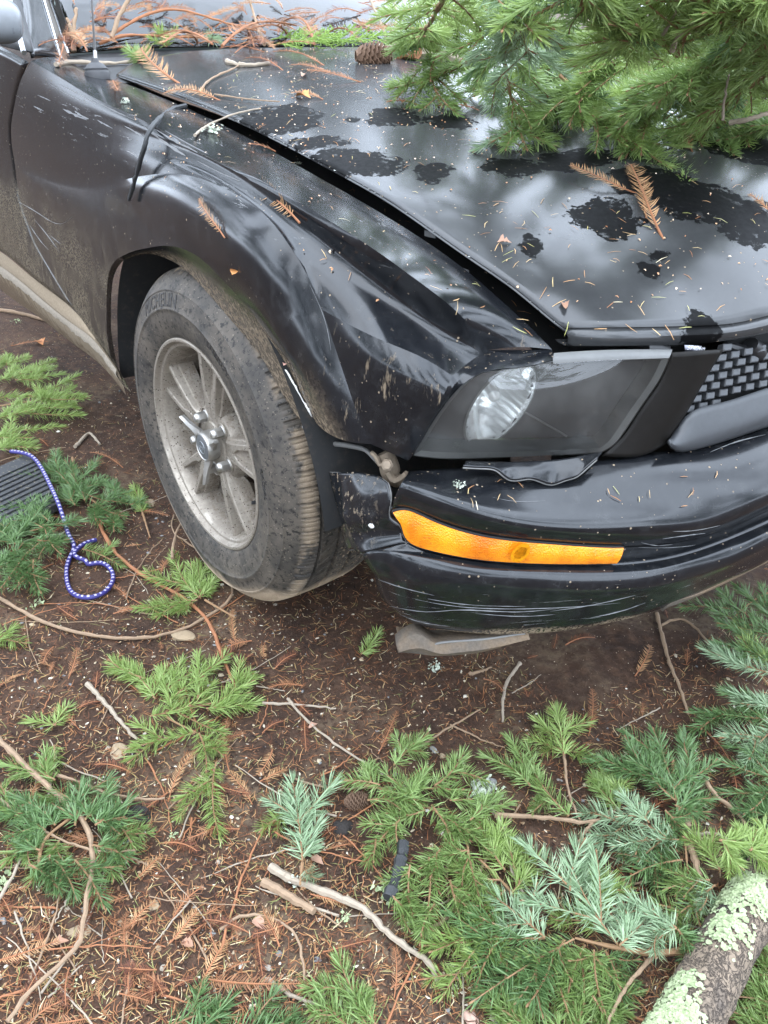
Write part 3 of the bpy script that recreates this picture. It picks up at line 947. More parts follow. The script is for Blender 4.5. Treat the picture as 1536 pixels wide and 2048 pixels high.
# --- grille and the dark panel beside the lamp ----------------------
pnl = MB()
pr = [pls(-.012, (1343, 706), (1321, 763), (1284, 817), (1248, 871), (1205, 912)), pls(-.004, (1395, 703), (1372, 765), (1340, 825), (1305, 880), (1280, 912)), pls(-.010, (1447, 700), (1412, 757), (1372, 828), (1345, 868), (1338, 884))]
pnl.grid(np.transpose(loft([spl(q, 24) for q in pr], 6), (1, 0, 2)))
m_ = simple('grille_surround_black', (.009, .008, .007), .42, var=.4, scale=120, spec=.15)
thick(cpart(pnl, 'grille_surround', m_), .003)
gr = empty('grille'); gr.parent = car
gr['label'] = 'black plastic grille of staggered angled cells'
gb = MB()
g0 = pls(-.055, (1330, 880), (1372, 826), (1415, 750), (1452, 690), (1462, 668))
g1 = np.array([[.835, 0, .50], [.83, 0, .58], [.82, 0, .68], [.81, 0, .76], [.80, 0, .80]])
gb.grid(np.transpose(loft([spl(g0, 16), spl(.5 * (g0 + g1) + [.05, -.02, 0], 16), spl(g1, 16)], 8), (1, 0, 2)))
cpart(gb, 'grille_back', M_DARK, gr)
lw = MB()
l0 = pls(-.014, (1339, 885), (1372, 832), (1400, 815), (1450, 803), (1536, 775), (1620, 752), (1700, 732))
l1 = pls(.004, (1337, 880), (1350, 894), (1395, 889), (1450, 872), (1536, 843), (1620, 818), (1700, 795))
l2 = pls(-.006, (1338, 884), (1352, 899), (1396, 894), (1450, 878), (1536, 850), (1620, 825), (1700, 803))
lw.grid(np.transpose(loft([spl(l0, 36), spl(l1, 36), spl(l2, 36)], 6), (1, 0, 2)))
thick(cpart(lw, 'grille_base', M_GRILLE, gr), .003)
# one cell = tilted plate with a raised rim; copies share its mesh
cw = np.array([pl(1480, 760, -.035), pl(1536, 745, -.035)])
cm = MB()
cm.add([(-.014, 0, -.006), (.010, 0, -.010), (.017, .0, .006), (-.007, 0, .010), (-.014, -.016, -.001), (.010, -.016, -.005), (.017, -.016, .006), (-.007, -.016, .010),
        (-.011, .0025, -.004), (.009, .0025, -.0075), (.0145, .0025, .0045), (-.0055, .0025, .0075)],
       [(0, 1, 9, 8), (1, 2, 10, 9), (2, 3, 11, 10), (3, 0, 8, 11), (8, 9, 10, 11), (0, 4, 5, 1), (1, 5, 6, 2), (2, 6, 7, 3), (3, 7, 4, 0)])
cell0 = cm.obj('grille_cell', [M_GRILLE], smooth=False)
first = True
gl_poly = [(1450, 692), (1410, 757), (1368, 826), (1395, 818), (1450, 804), (1536, 778), (1700, 735), (1700, 640), (1500, 690)]


def inside(p, poly):
    c = False
    for (x1, y1), (x2, y2) in zip(poly, poly[1:] + poly[:1]):
        if (y1 > p[1]) != (y2 > p[1]) and p[0] < (x2 - x1) * (p[1] - y1) / (y2 - y1) + x1: c = not c
    return c


for row in range(8):
    for k in range(16):
        px = 1352 + k * 26.5 + row * 14.5 - (row // 2) * 4
        py = 824 - row * 20.5 - k * 6.0
        if not inside((px + 6, py), gl_poly): continue
        p = pl(px, py, -.020)
        ob = cell0 if first else cell0.copy()
        if not first: COL.objects.link(ob)
        first = False
        ob.parent = gr
        k_ = np.argmin(np.linalg.norm(PLAN - p[:2], axis=1))
        nn = PLAN_N[k_]; tt = _t[k_]
        ob.matrix_local = Matrix(((tt[0], nn[0], 0, p[0]), (tt[1], nn[1], 0, p[1]), (0, 0, 1, p[2]), (0, 0, 0, 1))) @ Matrix.Rotation(math.radians(30), 4, 'X') @ Matrix.Rotation(math.radians(-8), 4, 'Y') @ Matrix.Scale(.62, 4)
# fixings under the hood lip: bumper stop, tag with printed number, latch end
fx = MB()
fx.tube(pls(-.04, (1290, 698), (1312, 700), (1330, 704)), [.011, .013, .012], 12)
cpart(fx, 'rubber_stop', M_PLAST)
fx = MB()
fx.tube(pls(-.03, (1500, 690), (1515, 704), (1524, 714)), [.012, .014, .008], 12)
fx.tube(pls(-.035, (1450, 690), (1480, 700), (1510, 706)), [.006, .008, .010], 8)
cpart(fx, 'latch_bracket', M_PLAST)
a, b, c, d = [pl(q[0], q[1], -.02) for q in ((1369, 690), (1399, 692), (1398, 702), (1370, 700))]
tg = cpart(MB().add([a, b, c, d], [(0, 1, 2, 3)]), 'number_tag', simple('tag_grey', (.30, .30, .36), .5))
thick(tg, .001)
fc = bpy.data.curves.new('tag_text', 'FONT'); fc.body = '57404m'; fc.size = .0095
fo = bpy.data.objects.new('tag_text', fc); COL.objects.link(fo)
ex = (b - a) / np.linalg.norm(b - a); ez = (a - d); ez -= ex * (ez @ ex); ez /= np.linalg.norm(ez); en = np.cross(ex, ez)
po = d + ex * .0012 + ez * .0010 + en * .0012
me = bpy.data.meshes.new_from_object(fo)
bpy.data.objects.remove(fo)
me.materials.append(simple('ink_white', (.75, .75, .78), .5))
fo = bpy.data.objects.new('tag_number', me); COL.objects.link(fo); fo.parent = tg
fo.matrix_local = Matrix(((ex[0], ez[0], en[0], po[0]), (ex[1], ez[1], en[1], po[1]), (ex[2], ez[2], en[2], po[2]), (0, 0, 0, 1)))
# dark bay behind lamp, grille and bumper
bay = MB()
q = PLAN[118:] - PLAN_N[118:] * .13
bay.grid(np.stack([np.c_[q, np.full(len(q), zz)] for zz in (.27, .45, .70)], 1))
bay.grid(np.stack([np.c_[q, np.full(len(q), .70)], np.c_[q - PLAN_N[118:] * .5, np.full(len(q), .66)]], 1))
cpart(bay, 'engine_bay', M_DARK)

# --- bumper cover -------------------------------------------------
bump = empty('front_bumper'); bump.parent = car
bump['label'] = 'torn and scraped black front bumper cover'


def brow(d, *pts, n=90):
    P = pls(d, *pts)
    dy = P[-1, 1] - P[-2, 1]
    if P[-1, 1] < -.02:
        dc = pts[-1][2] if len(pts[-1]) > 2 else d
        P = np.r_[P, [[.876 + dc, 0.0, P[-1, 2] + np.clip((P[-1, 2] - P[-2, 2]) / dy, -.3, .3) * (0 - P[-1, 1]) * .4]]]
    return spl(P, n)


r0 = brow(-.014, (818, 941), (900, 937), (1000, 936), (1100, 932), (1200, 922), (1262, 912), (1335, 902), (1400, 893), (1460, 876), (1536, 850))
ra = brow(.022, (814, 950), (870, 958), (960, 968), (1050, 974), (1140, 974), (1240, 964), (1340, 948), (1440, 925), (1536, 893))
rb = brow(.056, (808, 958), (860, 972), (950, 998), (1040, 1016), (1130, 1024), (1230, 1022), (1330, 1012), (1430, 988), (1536, 948))
r1 = brow(.075, (800, 972), (852, 992), (941, 1023), (1026, 1044), (1118, 1055), (1209, 1057), (1300, 1053), (1398, 1046), (1453, 1029), (1536, 993))
r1b = brow(.074, (792, 988), (852, 1010), (935, 1038), (1026, 1058), (1118, 1068), (1209, 1071), (1300, 1068), (1398, 1058), (1453, 1042), (1536, 1005))
r2 = brow(.062, (783, 1022), (813, 1019), (862, 1039), (929, 1063), (996, 1077), (1087, 1087), (1209, 1095), (1249, 1095), (1330, 1089), (1420, 1070), (1536, 1022))
r3 = brow(.062, (812, 1084), (862, 1103), (941, 1119), (1026, 1128), (1148, 1131), (1236, 1130), (1330, 1119), (1420, 1094), (1536, 1046))
r4 = brow(.080, (727, 1108, .066), (790, 1108), (862, 1127), (965, 1143), (1087, 1151), (1148, 1153), (1270, 1150), (1361, 1132), (1453, 1106), (1536, 1068))
r5 = brow(.084, (736, 1130, .070), (795, 1136), (862, 1147), (965, 1160), (1087, 1168), (1270, 1166), (1361, 1148), (1453, 1120), (1536, 1082))
r6 = brow(.074, (752, 1165, .062), (800, 1182), (862, 1198), (965, 1212), (1087, 1216), (1200, 1210), (1290, 1194), (1361, 1172), (1453, 1138), (1536, 1099))
r7 = brow(.046, (771, 1203, .036), (813, 1238), (862, 1256), (941, 1266), (1026, 1269), (1105, 1264), (1185, 1252), (1270, 1234), (1325, 1216), (1410, 1182), (1495, 1142), (1536, 1120))
r8 = r7 + np.array([-.05, .03, .012])
mirror = lambda Gx: Gx * np.array([1, -1, 1])
up = loft([r0, ra, rb, r1, r1b, r2], 5)
lens_w = np.searchsorted(r2[:, 1], -9)
bm = MB()
bm.grid(np.transpose(up, (1, 0, 2)))
# ledge that carries the amber lens: set back, then the lower face
rec = np.array([-.014, .008, 0])
bm.grid(np.stack([r2, r2 + rec, r3 + rec, r3], 1))
lo = loft([r3, .4 * r3 + .6 * r4 + [.002, -.001, .0015], r4, r5, r6, r7, r8], 4)
bm.grid(np.transpose(lo, (1, 0, 2)))
cov = cpart(bm, 'bumper_cover', [M_BUMP], bump, sharp=30)
thick(cov, .003, 1)
ml = cov.copy(); COL.objects.link(ml); ml.name = 'bumper_cover.001'
ml.scale = (1, -1, 1)
# amber side marker and signal lens
am = MB()
at_ = pls(.0675, (786, 1024), (813, 1020), (862, 1040), (929, 1064), (996, 1078), (1087, 1087), (1209, 1095), (1248, 1095))
ab_ = pls(.0675, (802, 1046), (816, 1082), (862, 1101), (941, 1117), (1026, 1125), (1110, 1128), (1190, 1128), (1234, 1127))
ga_ = np.stack([spl(at_, 60) - [.006, -.003, 0], spl(at_, 60) + [0, 0, -.001], .67 * spl(at_, 60) + .33 * spl(ab_, 60) + [.003, -.002, 0], .33 * spl(at_, 60) + .67 * spl(ab_, 60) + [.003, -.002, 0], spl(ab_, 60), spl(ab_, 60) - [.006, -.003, 0]], 1)
am.grid(ga_)
amb = cpart(am, 'marker_lens', M_AMBER, bump, sharp=30)
amb['label'] = 'orange side marker and turn signal lens'
bord = np.concatenate([spl(at_, 60), spl(ab_, 60)[::-1]])
cpart(MB().tube(np.r_[bord, bord[:1]] - [.002, -.001, 0], .0022, 5), 'marker_seal', M_DARK, bump)
ab2 = MB()
bc = pl(1040, 1103, .0735)
for rr, dd in (((.020, .0005)), ((.013, .0022))):
    ab2.add(np.r_[[bc + [0.003, -.002, dd]], [bc + np.array([.003 - np.sin(t) * .0, -.002, 0]) + (np.array([_t[180][0], _t[180][1], 0]) * math.cos(t) * rr * .8 + np.array([0, 0, 1]) * math.sin(t) * rr * .75) for t in a_]], [(0, 1 + i, 1 + (i + 1) % 40) for i in range(40)])
cpart(ab2, 'signal_bulb', simple('amber_bulb', (.62, .24, .006), .12, metal=.2, var=.6, scale=200), bump)
# cover skin torn loose below the lamp, standing proud of the cover
fl0 = pls(.000, (935, 925), (1000, 927), (1100, 922), (1160, 914), (1205, 907))
fl1 = pls(.016, (925, 937), (960, 939), (985, 941), (1000, 950), (1018, 962), (1040, 962), (1060, 960), (1085, 968), (1104, 971), (1128, 963), (1150, 956), (1168, 942), (1192, 921))
fl1 += np.array([.004, -.003, .005])
q0, q1 = spl(fl0, 60), spl(fl1, 60)
fm = MB()
fm.grid(np.transpose(loft([q0, .5 * (q0 + q1) + [.001, -.001, .002], q1], 5), (1, 0, 2)))
thick(cpart(fm, 'torn_upper_skin', [M_BUMP], bump), .0028)
cpart(MB().tube(spl(fl1, 50) + [0, 0, -.001], .0011, 5), 'torn_skin_edge', M_EDGE, bump)
# black strip laid on the cover as painted shade under the torn skin
gk = MB()
k0 = pls(.006, (925, 938), (985, 944), (1020, 964), (1060, 962), (1104, 973), (1150, 958), (1185, 930)); k1 = pls(.012, (925, 942), (985, 950), (1020, 970), (1060, 971), (1104, 979), (1150, 966), (1185, 935))
gk.grid(np.stack([spl(k0, 40) + [.004, -.003, .004], spl(k1, 40) + [.003, -.003, .005]], 1))
cpart(gk, 'crack_shade_strip', M_DARK, bump)
# flap of the cover torn from the wheel arch
tp = pls(.03, (661, 944, -.002), (700, 945, .004), (722, 946, .008), (745, 951, .014), (757, 953, .018), (777, 966, .034))
rt = pls(.052, (777, 966, .034), (783, 996), (779, 1027), (784, 1038), (799, 1050), (806, 1068), (813, 1086, .064))
bt = pls(.04, (700, 1100, .014), (712, 1098, .028), (725, 1106, .054), (760, 1098, .060), (813, 1086, .064))
lf = pls(.02, (661, 944, -.002), (670, 984, .0), (677, 1010, .0), (685, 1039, .004), (689, 1060, .0), (691, 1078, .006), (700, 1100, .014))
Gfl = coons(spl(tp, 30), spl(bt, 30), spl(lf, 34), spl(rt, 34))
w = np.sin(np.pi * np.linspace(0, 1, 30))[:, None] * np.sin(np.pi * np.linspace(0, 1, 34))[None]
Gfl[:, :, 1] -= .006 * w
Gfl[:, :, 1] -= .006 * np.exp(-((np.linspace(0, 1, 30)[:, None] - .22 - .25 * np.linspace(0, 1, 34)[None]) / .05) ** 2) * w
flap = thick(cpart(MB().grid(Gfl), 'torn_flap', [M_BUMP], bump, sharp=30), .003)
flap['label'] = 'torn flap of bumper cover hanging by the tyre'
cpart(MB().tube(np.concatenate([spl(tp, 30), spl(rt, 30)[1:]]) + [.001, -.001, .0], .0011, 5), 'torn_flap_edge', M_EDGE, bump)
cpart(MB().tube(np.concatenate([spl(lf, 30), spl(bt, 12)[1:6]]) + [.001, -.001, .0], .0010, 5), 'torn_flap_edge', M_EDGE, bump)
pc = pl(743, 1048, .046)
cl_ = MB(); cl_.lathe([(0, .0026), (.0042, .0024), (.0062, .0012), (.0066, 0), (.003, 0)], 18)
cl_.lathe([(.0018, .0026), (.002, .0034), (0, .0036)], 12)
clip_m = Matrix.Translation(Vector(pc)) @ Matrix(((0, .3, .35, 0), (1, 0, 0, 0), (0, 1, 0, 0), (0, 0, 0, 1)))
fd = Vector((.35, -.93, .1)).normalized()
o = cl_.obj('push_clip', M_WHITE, bump); o.matrix_local = Matrix.Translation(Vector(pc)) @ fd.to_track_quat('Z', 'Y').to_matrix().to_4x4()
# bracket showing in the break between fender and bumper
br = MB()
bp = pls(-.03, (768, 905), (778, 930), (785, 955), (800, 962))
br.tube(spl(bp, 10), np.interp(np.linspace(0, 1, 10), [0, .5, 1], [.012, .016, .010]), 10)
br.tube([pl(776, 928, -.008), pl(774, 930, -.0)], .009, 6)
br.tube([pl(776, 928, -.01), pl(774, 930, .006)], .006, 6)
br.tube(spl(pls(-.015, (775, 945), (790, 962), (815, 948)), 8), .006, 6)
br.tube(spl(pls(-.01, (742, 905), (752, 915), (760, 930), (765, 928)), 10), .0035, 6)
cpart(br, 'bumper_bracket', M_RUSTY)
# valance strip that hangs off under the cover, muddy
va = pls(.05, (795, 1291), (837, 1270), (868, 1288), (905, 1286), (960, 1281), (1020, 1273), (1056, 1268))
vb = pls(.05, (799, 1301), (830, 1303), (868, 1308), (905, 1307), (960, 1301), (1020, 1285), (1058, 1272))
vg = np.stack([spl(va, 40) + [-.02, .012, .0], spl(va, 40), .5 * (spl(va, 40) + spl(vb, 40)) + [.006, -.004, 0], spl(vb, 40), spl(vb, 40) + [-.05, .03, -.002]], 1)
g = NT('valance_mud'); _f = g.noise(230, 4, .65); _b = g.noise(14, 4)
M_VAL = g.done(g.bsdf(Base_Color=g.mix(g.step(_b, .35, .65), g.mix(_f, (.06, .052, .044), (.14, .118, .095)), g.mix(_f, (.085, .06, .04), (.22, .16, .105))), Roughness=.9, Specular_IOR_Level=.15, Normal=g.bump(_f, .5, .002)))
val = thick(cpart(MB().grid(vg), 'loose_valance', M_VAL, bump, sharp=30), .003)
val['label'] = 'muddy loose strip hanging under the bumper'
cpart(MB().tube(spl(pls(.051, (862, 1291), (885, 1285), (960, 1279), (1020, 1271), (1050, 1267)), 30), .0018, 6), 'strip_edge', M_EDGE, bump)
# chin under the middle of the car
ch = MB()
c0 = pls(.05, (1322, 1216), (1335, 1188), (1375, 1180), (1440, 1150), (1536, 1098)); c1 = pls(.055, (1322, 1219), (1360, 1206), (1410, 1186), (1495, 1145), (1536, 1124))
ch.grid(np.stack([spl(c0, 30), .5 * (spl(c0, 30) + spl(c1, 30)) + [.006, -.004, 0], spl(c1, 30), spl(c1, 30) + [-.06, .03, -.0]], 1))
cpart(ch, 'chin_strip', M_VAL, bump)

# --- antenna ------------------------------------------------------
ab = at(197, 168, y=-.80) + np.array([0, 0, .020])
an = MB()
an.lathe([(.027, -.012), (.027, .002), (.024, .006), (.0245, .010), (.018, .018), (.009, .022), (.006, .030)], 24)
an_o = cpart(an, 'antenna_base', M_RUBBER_TRIM); an_o.matrix_local = Matrix.Translation(Vector(ab)) @ Matrix.Rotation(math.radians(-8), 4, 'Y')
top_ = at(190, 102, y=-.795); tip = at(181, -30, y=-.80)
cpart(MB().tube([ab + [0, 0, .02], top_], [.0048, .0042], 10).tube([top_, .5 * (top_ + tip), tip, tip + (tip - top_) * 2.5], [.0028, .0024, .0022, .0015], 8), 'antenna_mast', M_GREYMETAL)
# --- wheel --------------------------------------------------------
WC = np.array([.055, -.906, .354])
STEER, CAMB = .043, -.014
w_n = np.array([math.sin(STEER) * math.cos(CAMB), -math.cos(STEER) * math.cos(CAMB), math.sin(CAMB)])
w_t = np.array([math.cos(STEER), math.sin(STEER), 0])
w_u = np.cross(w_n, w_t) * 1.0
if w_u[2] < 0: w_u = -w_u
# wheel frame: x forward, y up, z outward along the axle
WM = Matrix(((w_t[0], w_u[0], w_n[0], WC[0]), (w_t[1], w_u[1], w_n[1], WC[1]), (w_t[2], w_u[2], w_n[2], WC[2]), (0, 0, 0, 1)))
wheel = empty('front_wheel'); wheel.parent = car
wheel.matrix_local = WM
wheel['label'] = 'muddy right front wheel with silver alloy rim'

# tyre: turned profile with cut tread
prof = [(.205, -.010), (.2125, -.0035), (.218, .0005), (.226, .0040), (.232, .0056), (.240, .0078), (.250, .0100), (.262, .0108), (.268, .0112), (.2695, .0122), (.2720, .0122), (.2735, .0110), (.284, .0086), (.296, .0048), (.302, .0028), (.303, .0036), (.305, .0030), (.306, .0010), (.312, -.0030), (.319, -.0085)]
shoulder = [(.325, -.0140), (.3295, -.0190), (.3335, -.0245), (.3362, -.0300), (.3380, -.0355), (.3390, -.0410), (.3397, -.0460)]
tread = []
def tr(z0, z1, r0, r1, k): return [(r0 + (r1 - r0) * i / k, z0 + (z1 - z0) * i / k) for i in range(k + 1)]
tread += [(.3400, -.0500), (.3335, -.0508), (.3335, -.0555), (.3408, -.0563)] + tr(-.062, -.088, .3412, .3420, 5) + [(.3345, -.0888), (.3345, -.0965), (.3422, -.0973)]
tread += tr(-.104, -.126, .3425, .3425, 4) + [(.3345, -.1268), (.3345, -.1345), (.3422, -.1353)] + tr(-.142, -.166, .3420, .3410, 5) + [(.3335, -.1668), (.3335, -.1715), (.3400, -.1723)]
tread += [(.3390, -.181), (.3362, -.192), (.332, -.202), (.325, -.211)]
inner = [(.31, -.222), (.285, -.232), (.25, -.230), (.22, -.222), (.205, -.212)]
P = np.array(prof + shoulder + tread + inner)
NSEG = 864
a = np.linspace(0, 2 * np.pi, NSEG, endpoint=False)
i_sh0, i_sh1 = len(prof) + 1, len(prof) + len(shoulder)
R_ = np.repeat(P[None, :, 0], NSEG, 0); Z_ = np.repeat(P[None, :, 1], NSEG, 0)
ph = np.arange(NSEG) % 12
for j, (r_, z_) in enumerate(P):
    if i_sh0 <= j < i_sh1 + 1:
        dep = np.where((ph == 0) | (ph == 1), .0042, 0) + np.where((ph == 5) | (ph == 9), .0016, 0)
        if j == i_sh0: dep = dep * .35
        R_[:, j] -= dep
    elif -.088 <= z_ <= -.0563 and r_ > .34:
        R_[:, j] -= np.where((np.arange(NSEG) + int((z_ + .056) * 300)) % 12 < 1, .0025, 0)
    elif -.126 <= z_ <= -.104 and r_ > .34:
        R_[:, j] -= np.where((np.arange(NSEG) + int((z_ + .104) * -260)) % 12 < 1, .003, 0)
    elif -.166 <= z_ <= -.142 and r_ > .34:
        R_[:, j] -= np.where((np.arange(NSEG) + int((z_ + .142) * 300)) % 12 < 1, .0025, 0)
    elif z_ < -.172 and r_ > .33:
        R_[:, j] -= np.where((ph == 6) | (ph == 7), .004, 0)
# the tyre sits down on the ground: flatten and bulge the foot
X = np.cos(a)[:, None] * R_; Y = np.sin(a)[:, None] * R_
foot = np.clip((-.318 - Y) / .03, 0, 1)
Y = np.where(Y < -.330, -.330 + (Y + .330) * .25, Y)
blg = np.clip((-Y - .20) / .14, 0, 1) ** 2 * np.exp(-((R_ - .285) / .035) ** 2) * np.exp(-(X / .14) ** 2)
Z_ = Z_ + np.where(Z_ > -.1, 1, -1) * blg * .009
ty = MB(); ty.grid(np.stack([X, Y, Z_], -1), wrap_u=True)
tyre = ty.obj('tyre', M_TYRE, wheel, sharp=32)


def ring_text(txt, r, ang, size, name, parent, z0=.0105, flip=False, spread=1.0):
    """raised letters bent round the sidewall"""
    fc = bpy.data.curves.new('letters', 'FONT'); fc.body = txt; fc.size = size; fc.extrude = .0006; fc.align_x = 'CENTER'
    fo = bpy.data.objects.new('letters', fc); COL.objects.link(fo)
    me = bpy.data.meshes.new_from_object(fo); bpy.data.objects.remove(fo)
    n = len(me.vertices); co_ = np.zeros(n * 3); me.vertices.foreach_get('co', co_); co_ = co_.reshape(-1, 3)
    x_, y_ = co_[:, 0] * spread, co_[:, 1] - size * .35
    rr = r + y_ if not flip else r - y_
    th = ang - x_ / r if not flip else ang + x_ / r
    zz = np.interp(rr, P[:26, 0], P[:26, 1])
    new = np.c_[np.cos(th) * rr, np.sin(th) * rr, zz + co_[:, 2] + .0004]
    me.vertices.foreach_set('co', new.ravel()); me.update()
    me.materials.append(M_LETTER)
    o = bpy.data.objects.new(name, me); COL.objects.link(o); o.parent = parent
    return o


ring_text('MICHELIN', .288, math.radians(-93), .034, 'sidewall_lettering', wheel, flip=True, spread=1.1)
ring_text('MICHELIN', .288, math.radians(112), .034, 'sidewall_lettering', wheel, spread=1.1)
ring_text('ENERGY', .262, math.radians(62), .017, 'sidewall_lettering', wheel, spread=1.3)
ring_text('RADIAL', .262, math.radians(10), .014, 'sidewall_lettering', wheel, spread=1.3)
rb = MB()                                        # fine ribs between the letters
for t in np.linspace(math.radians(20), math.radians(56), 56):
    for r0_, r1_ in ((.243, .259),):
        z_a = np.interp([r0_, r1_], P[:26, 0], P[:26, 1]) + .0005
        dt = .0012 / .25
        rb.add([(math.cos(t - dt) * r0_, math.sin(t - dt) * r0_, z_a[0]), (math.cos(t + dt) * r0_, math.sin(t + dt) * r0_, z_a[0]), (math.cos(t + dt + .03) * r1_, math.sin(t + dt + .03) * r1_, z_a[1]), (math.cos(t - dt + .03) * r1_, math.sin(t - dt + .03) * r1_, z_a[1])], [(0, 1, 2, 3)])
o = rb.obj('sidewall_rib', M_TYRE, wheel); o['kind'] = 'stuff'

# rim: lip, steps and barrel
rim = MB()
rim.lathe([(.2085, -.012), (.2135, -.008), (.2155, -.003), (.2150, .0008), (.2125, .0020), (.2085, .0016), (.2065, -.0010), (.2055, -.0060), (.2035, -.0085), (.1985, -.0095), (.1960, -.0125), (.1935, -.020), (.1900, -.034), (.1870, -.052), (.1850, -.075), (.1780, -.10), (.1770, -.20), (.19, -.21)], 120)
rim.obj('rim', M_RIM, wheel, sharp=30)
# hub face with five bolt pockets
hubm = MB()
hubm.lathe([(.030, -.024), (.044, -.024), (.047, -.0265), (.066, -.0275), (.076, -.031), (.082, -.042), (.083, -.070), (.05, -.085), (.0, -.085)], 80)
hubm.obj('hub', M_RIM, wheel, sharp=30)
SP0 = math.radians(84)


def spoke_mesh():
    s = MB()
    rows = []
    for r in np.r_[np.linspace(.060, .10, 7), np.linspace(.108, .190, 10), .1955]:
        w = np.interp(r, [.06, .085, .11, .19, .1955], [.016, .0185, .0225, .0372, .039])
        wi = np.clip(np.interp(r, [.088, .102, .11, .19], [.0004, .0035, .0115, .0272]), .0004, 1)
        dp = np.interp(r, [.086, .106, .14, .19], [.0003, .008, .019, .022])
        top = np.interp(r, [.06, .085, .12, .16, .19, .1955], [-.0235, -.0200, -.0180, -.0178, -.0185, -.022])
        d2 = np.interp(r, [.06, .09, .19], [.004, .013, .018])
        d3 = np.interp(r, [.06, .09, .19], [.02, .040, .048])
        sec = [(-(w + .010), -d3), (-(w + .0082), -d2 - .004), (-(w + .0072), -d2), (-(w + .0030), -d2 + .0015), (-(w + .0012), -.0016), (-(w - .0004), 0), (-(wi + .0018), 0), (-(wi + .0002), -.0012), (-wi * .93, -dp)]
        sec = sec + [(0, -dp * 1.04)] + [(-p, q) for p, q in sec[::-1]]
        rows.append([(r if abs(p) < 1e-9 else math.sqrt(max(r * r - 0, 0)), p, top + q) for p, q in sec])
    s.grid(np.array(rows))
    return s


sp0 = None
for k in range(5):
    M_ = Matrix.Rotation(SP0 + k * 2 * math.pi / 5, 4, 'Z')
    if sp0 is None:
        sp0 = spoke_mesh().obj('spoke', M_RIM, wheel, sharp=28); ob = sp0
    else:
        ob = sp0.copy(); COL.objects.link(ob)
    ob.parent = wheel; ob.matrix_local = M_
lug0 = None
for k in range(5):
    t = SP0 + math.radians(36) + k * 2 * math.pi / 5
    M_ = Matrix.Rotation(t, 4, 'Z') @ Matrix.Translation((.0572, 0, -.03))
    if lug0 is None:
        lm_ = MB(); lm_.lathe([(.0125, 0), (.0125, .003), (.0105, .005)], 24)
        lm_.lathe([(.0105, .004), (.0105, .017), (.0098, .021), (.0075, .0255), (.004, .0275), (0, .028)], 6)
        lm_.lathe([(.0098, .020), (.0090, .024), (.006, .0275), (0, .0288)], 20)
        lug0 = lm_.obj('lug_nut', M_CHROME, wheel, sharp=30); ob = lug0
    else:
        ob = lug0.copy(); COL.objects.link(ob)
    ob.parent = wheel; ob.matrix_local = M_
pk0 = None
for k in range(5):                               # dark pocket round each nut
    t = SP0 + math.radians(36) + k * 2 * math.pi / 5
    M_ = Matrix.Rotation(t, 4, 'Z') @ Matrix.Translation((.0572, 0, -.0268))
    if pk0 is None:
        pm = MB(); pm.lathe([(.0175, .0), (.0165, .0012), (.0155, .0006), (.0150, -.004), (.0120, -.004)], 28)
        pk0 = pm.obj('nut_pocket', M_RIM, wheel, sharp=25); ob = pk0
    else:
        ob = pk0.copy(); COL.objects.link(ob)
    ob.parent = wheel; ob.matrix_local = M_
cap = MB()
cap.lathe([(.030, -.030), (.0305, -.008), (.0300, -.003), (.0285, .0005), (.0265, .0012), (.0255, -.0002)], 48)
capo = cap.obj('centre_cap', M_CHROME, wheel, sharp=30)
cf = MB(); cf.lathe([(.0256, -.0003), (.0250, .0000), (.012, .0016), (0, .002)], 40)
cf.obj('cap_face', M_CAPGREY, wheel)
em = MB()                                        # worn emblem: ring with a small galloping-horse shape and bars
em.lathe([(.0135, .0016), (.0132, .0022), (.0122, .0022), (.0119, .0016)], 40)
hs = np.array([(-.0085, .0006), (-.0065, .0018), (-.0035, .0014), (-.001, .0020), (.003, .0022), (.0052, .0040), (.0074, .0044), (.0090, .0026), (.0072, .0022), (.0058, .0010), (.0076, -.0014), (.0058, -.0030), (.0050, -.0018), (.0030, -.0008), (-.0015, -.0008), (-.0030, -.0026), (-.0060, -.0034), (-.0048, -.0016), (-.0052, .0002)])
em.add(np.r_[np.c_[hs, np.full(len(hs), .0024)], np.c_[hs, np.full(len(hs), .0012)]], [tuple(range(len(hs)))] + [(i, (i + 1) % len(hs), len(hs) + (i + 1) % len(hs), len(hs) + i) for i in range(len(hs))])
for q in (-.0008, 0, .0008):
    em.box((q * 1.2 - .0003, -.0085, .0012), (q * 1.2 + .0003, -.0045, .0021))
em.obj('cap_emblem', simple('emblem_grey', (.24, .25, .26), .35, metal=.6), wheel)
bl0 = None
for k, t in enumerate((152, 32, -88)):
    M_ = Matrix.Rotation(math.radians(t), 4, 'Z')
    if bl0 is None:
        b_ = MB()
        rows = []
        for r, w, h in ((.024, .0135, -.006), (.034, .0125, -.004), (.045, .0085, -.001), (.060, .0062, .003), (.074, .0046, .006), (.083, .0022, .0075)):
            rows.append([(r, -w, h - .009), (r, -w, h - .002), (r, 0, h + .0025), (r, w, h - .002), (r, w, h - .009)])
        b_.grid(np.array(rows)); b_.add(rows[-1], [(0, 1, 2, 3, 4)]); b_.grid(np.array([[q[0], q[-1]] for q in rows]))
        bl0 = b_.obj('spinner_blade', M_CHROME, wheel, sharp=20); ob = bl0
    else:
        ob = bl0.copy(); COL.objects.link(ob)
    ob.parent = wheel; ob.matrix_local = M_
dm_ = MB(); dm_.lathe([(.05, -.115), (.145, -.115), (.147, -.118), (.147, -.135), (.145, -.138), (.05, -.138)], 60)
dm_.obj('brake_disc', M_DISC, wheel)
cm_ = MB(); cm_.box((-.05, .10, -.15), (.05, .155, -.085)); cm_.box((-.09, .105, -.14), (.09, .15, -.095))
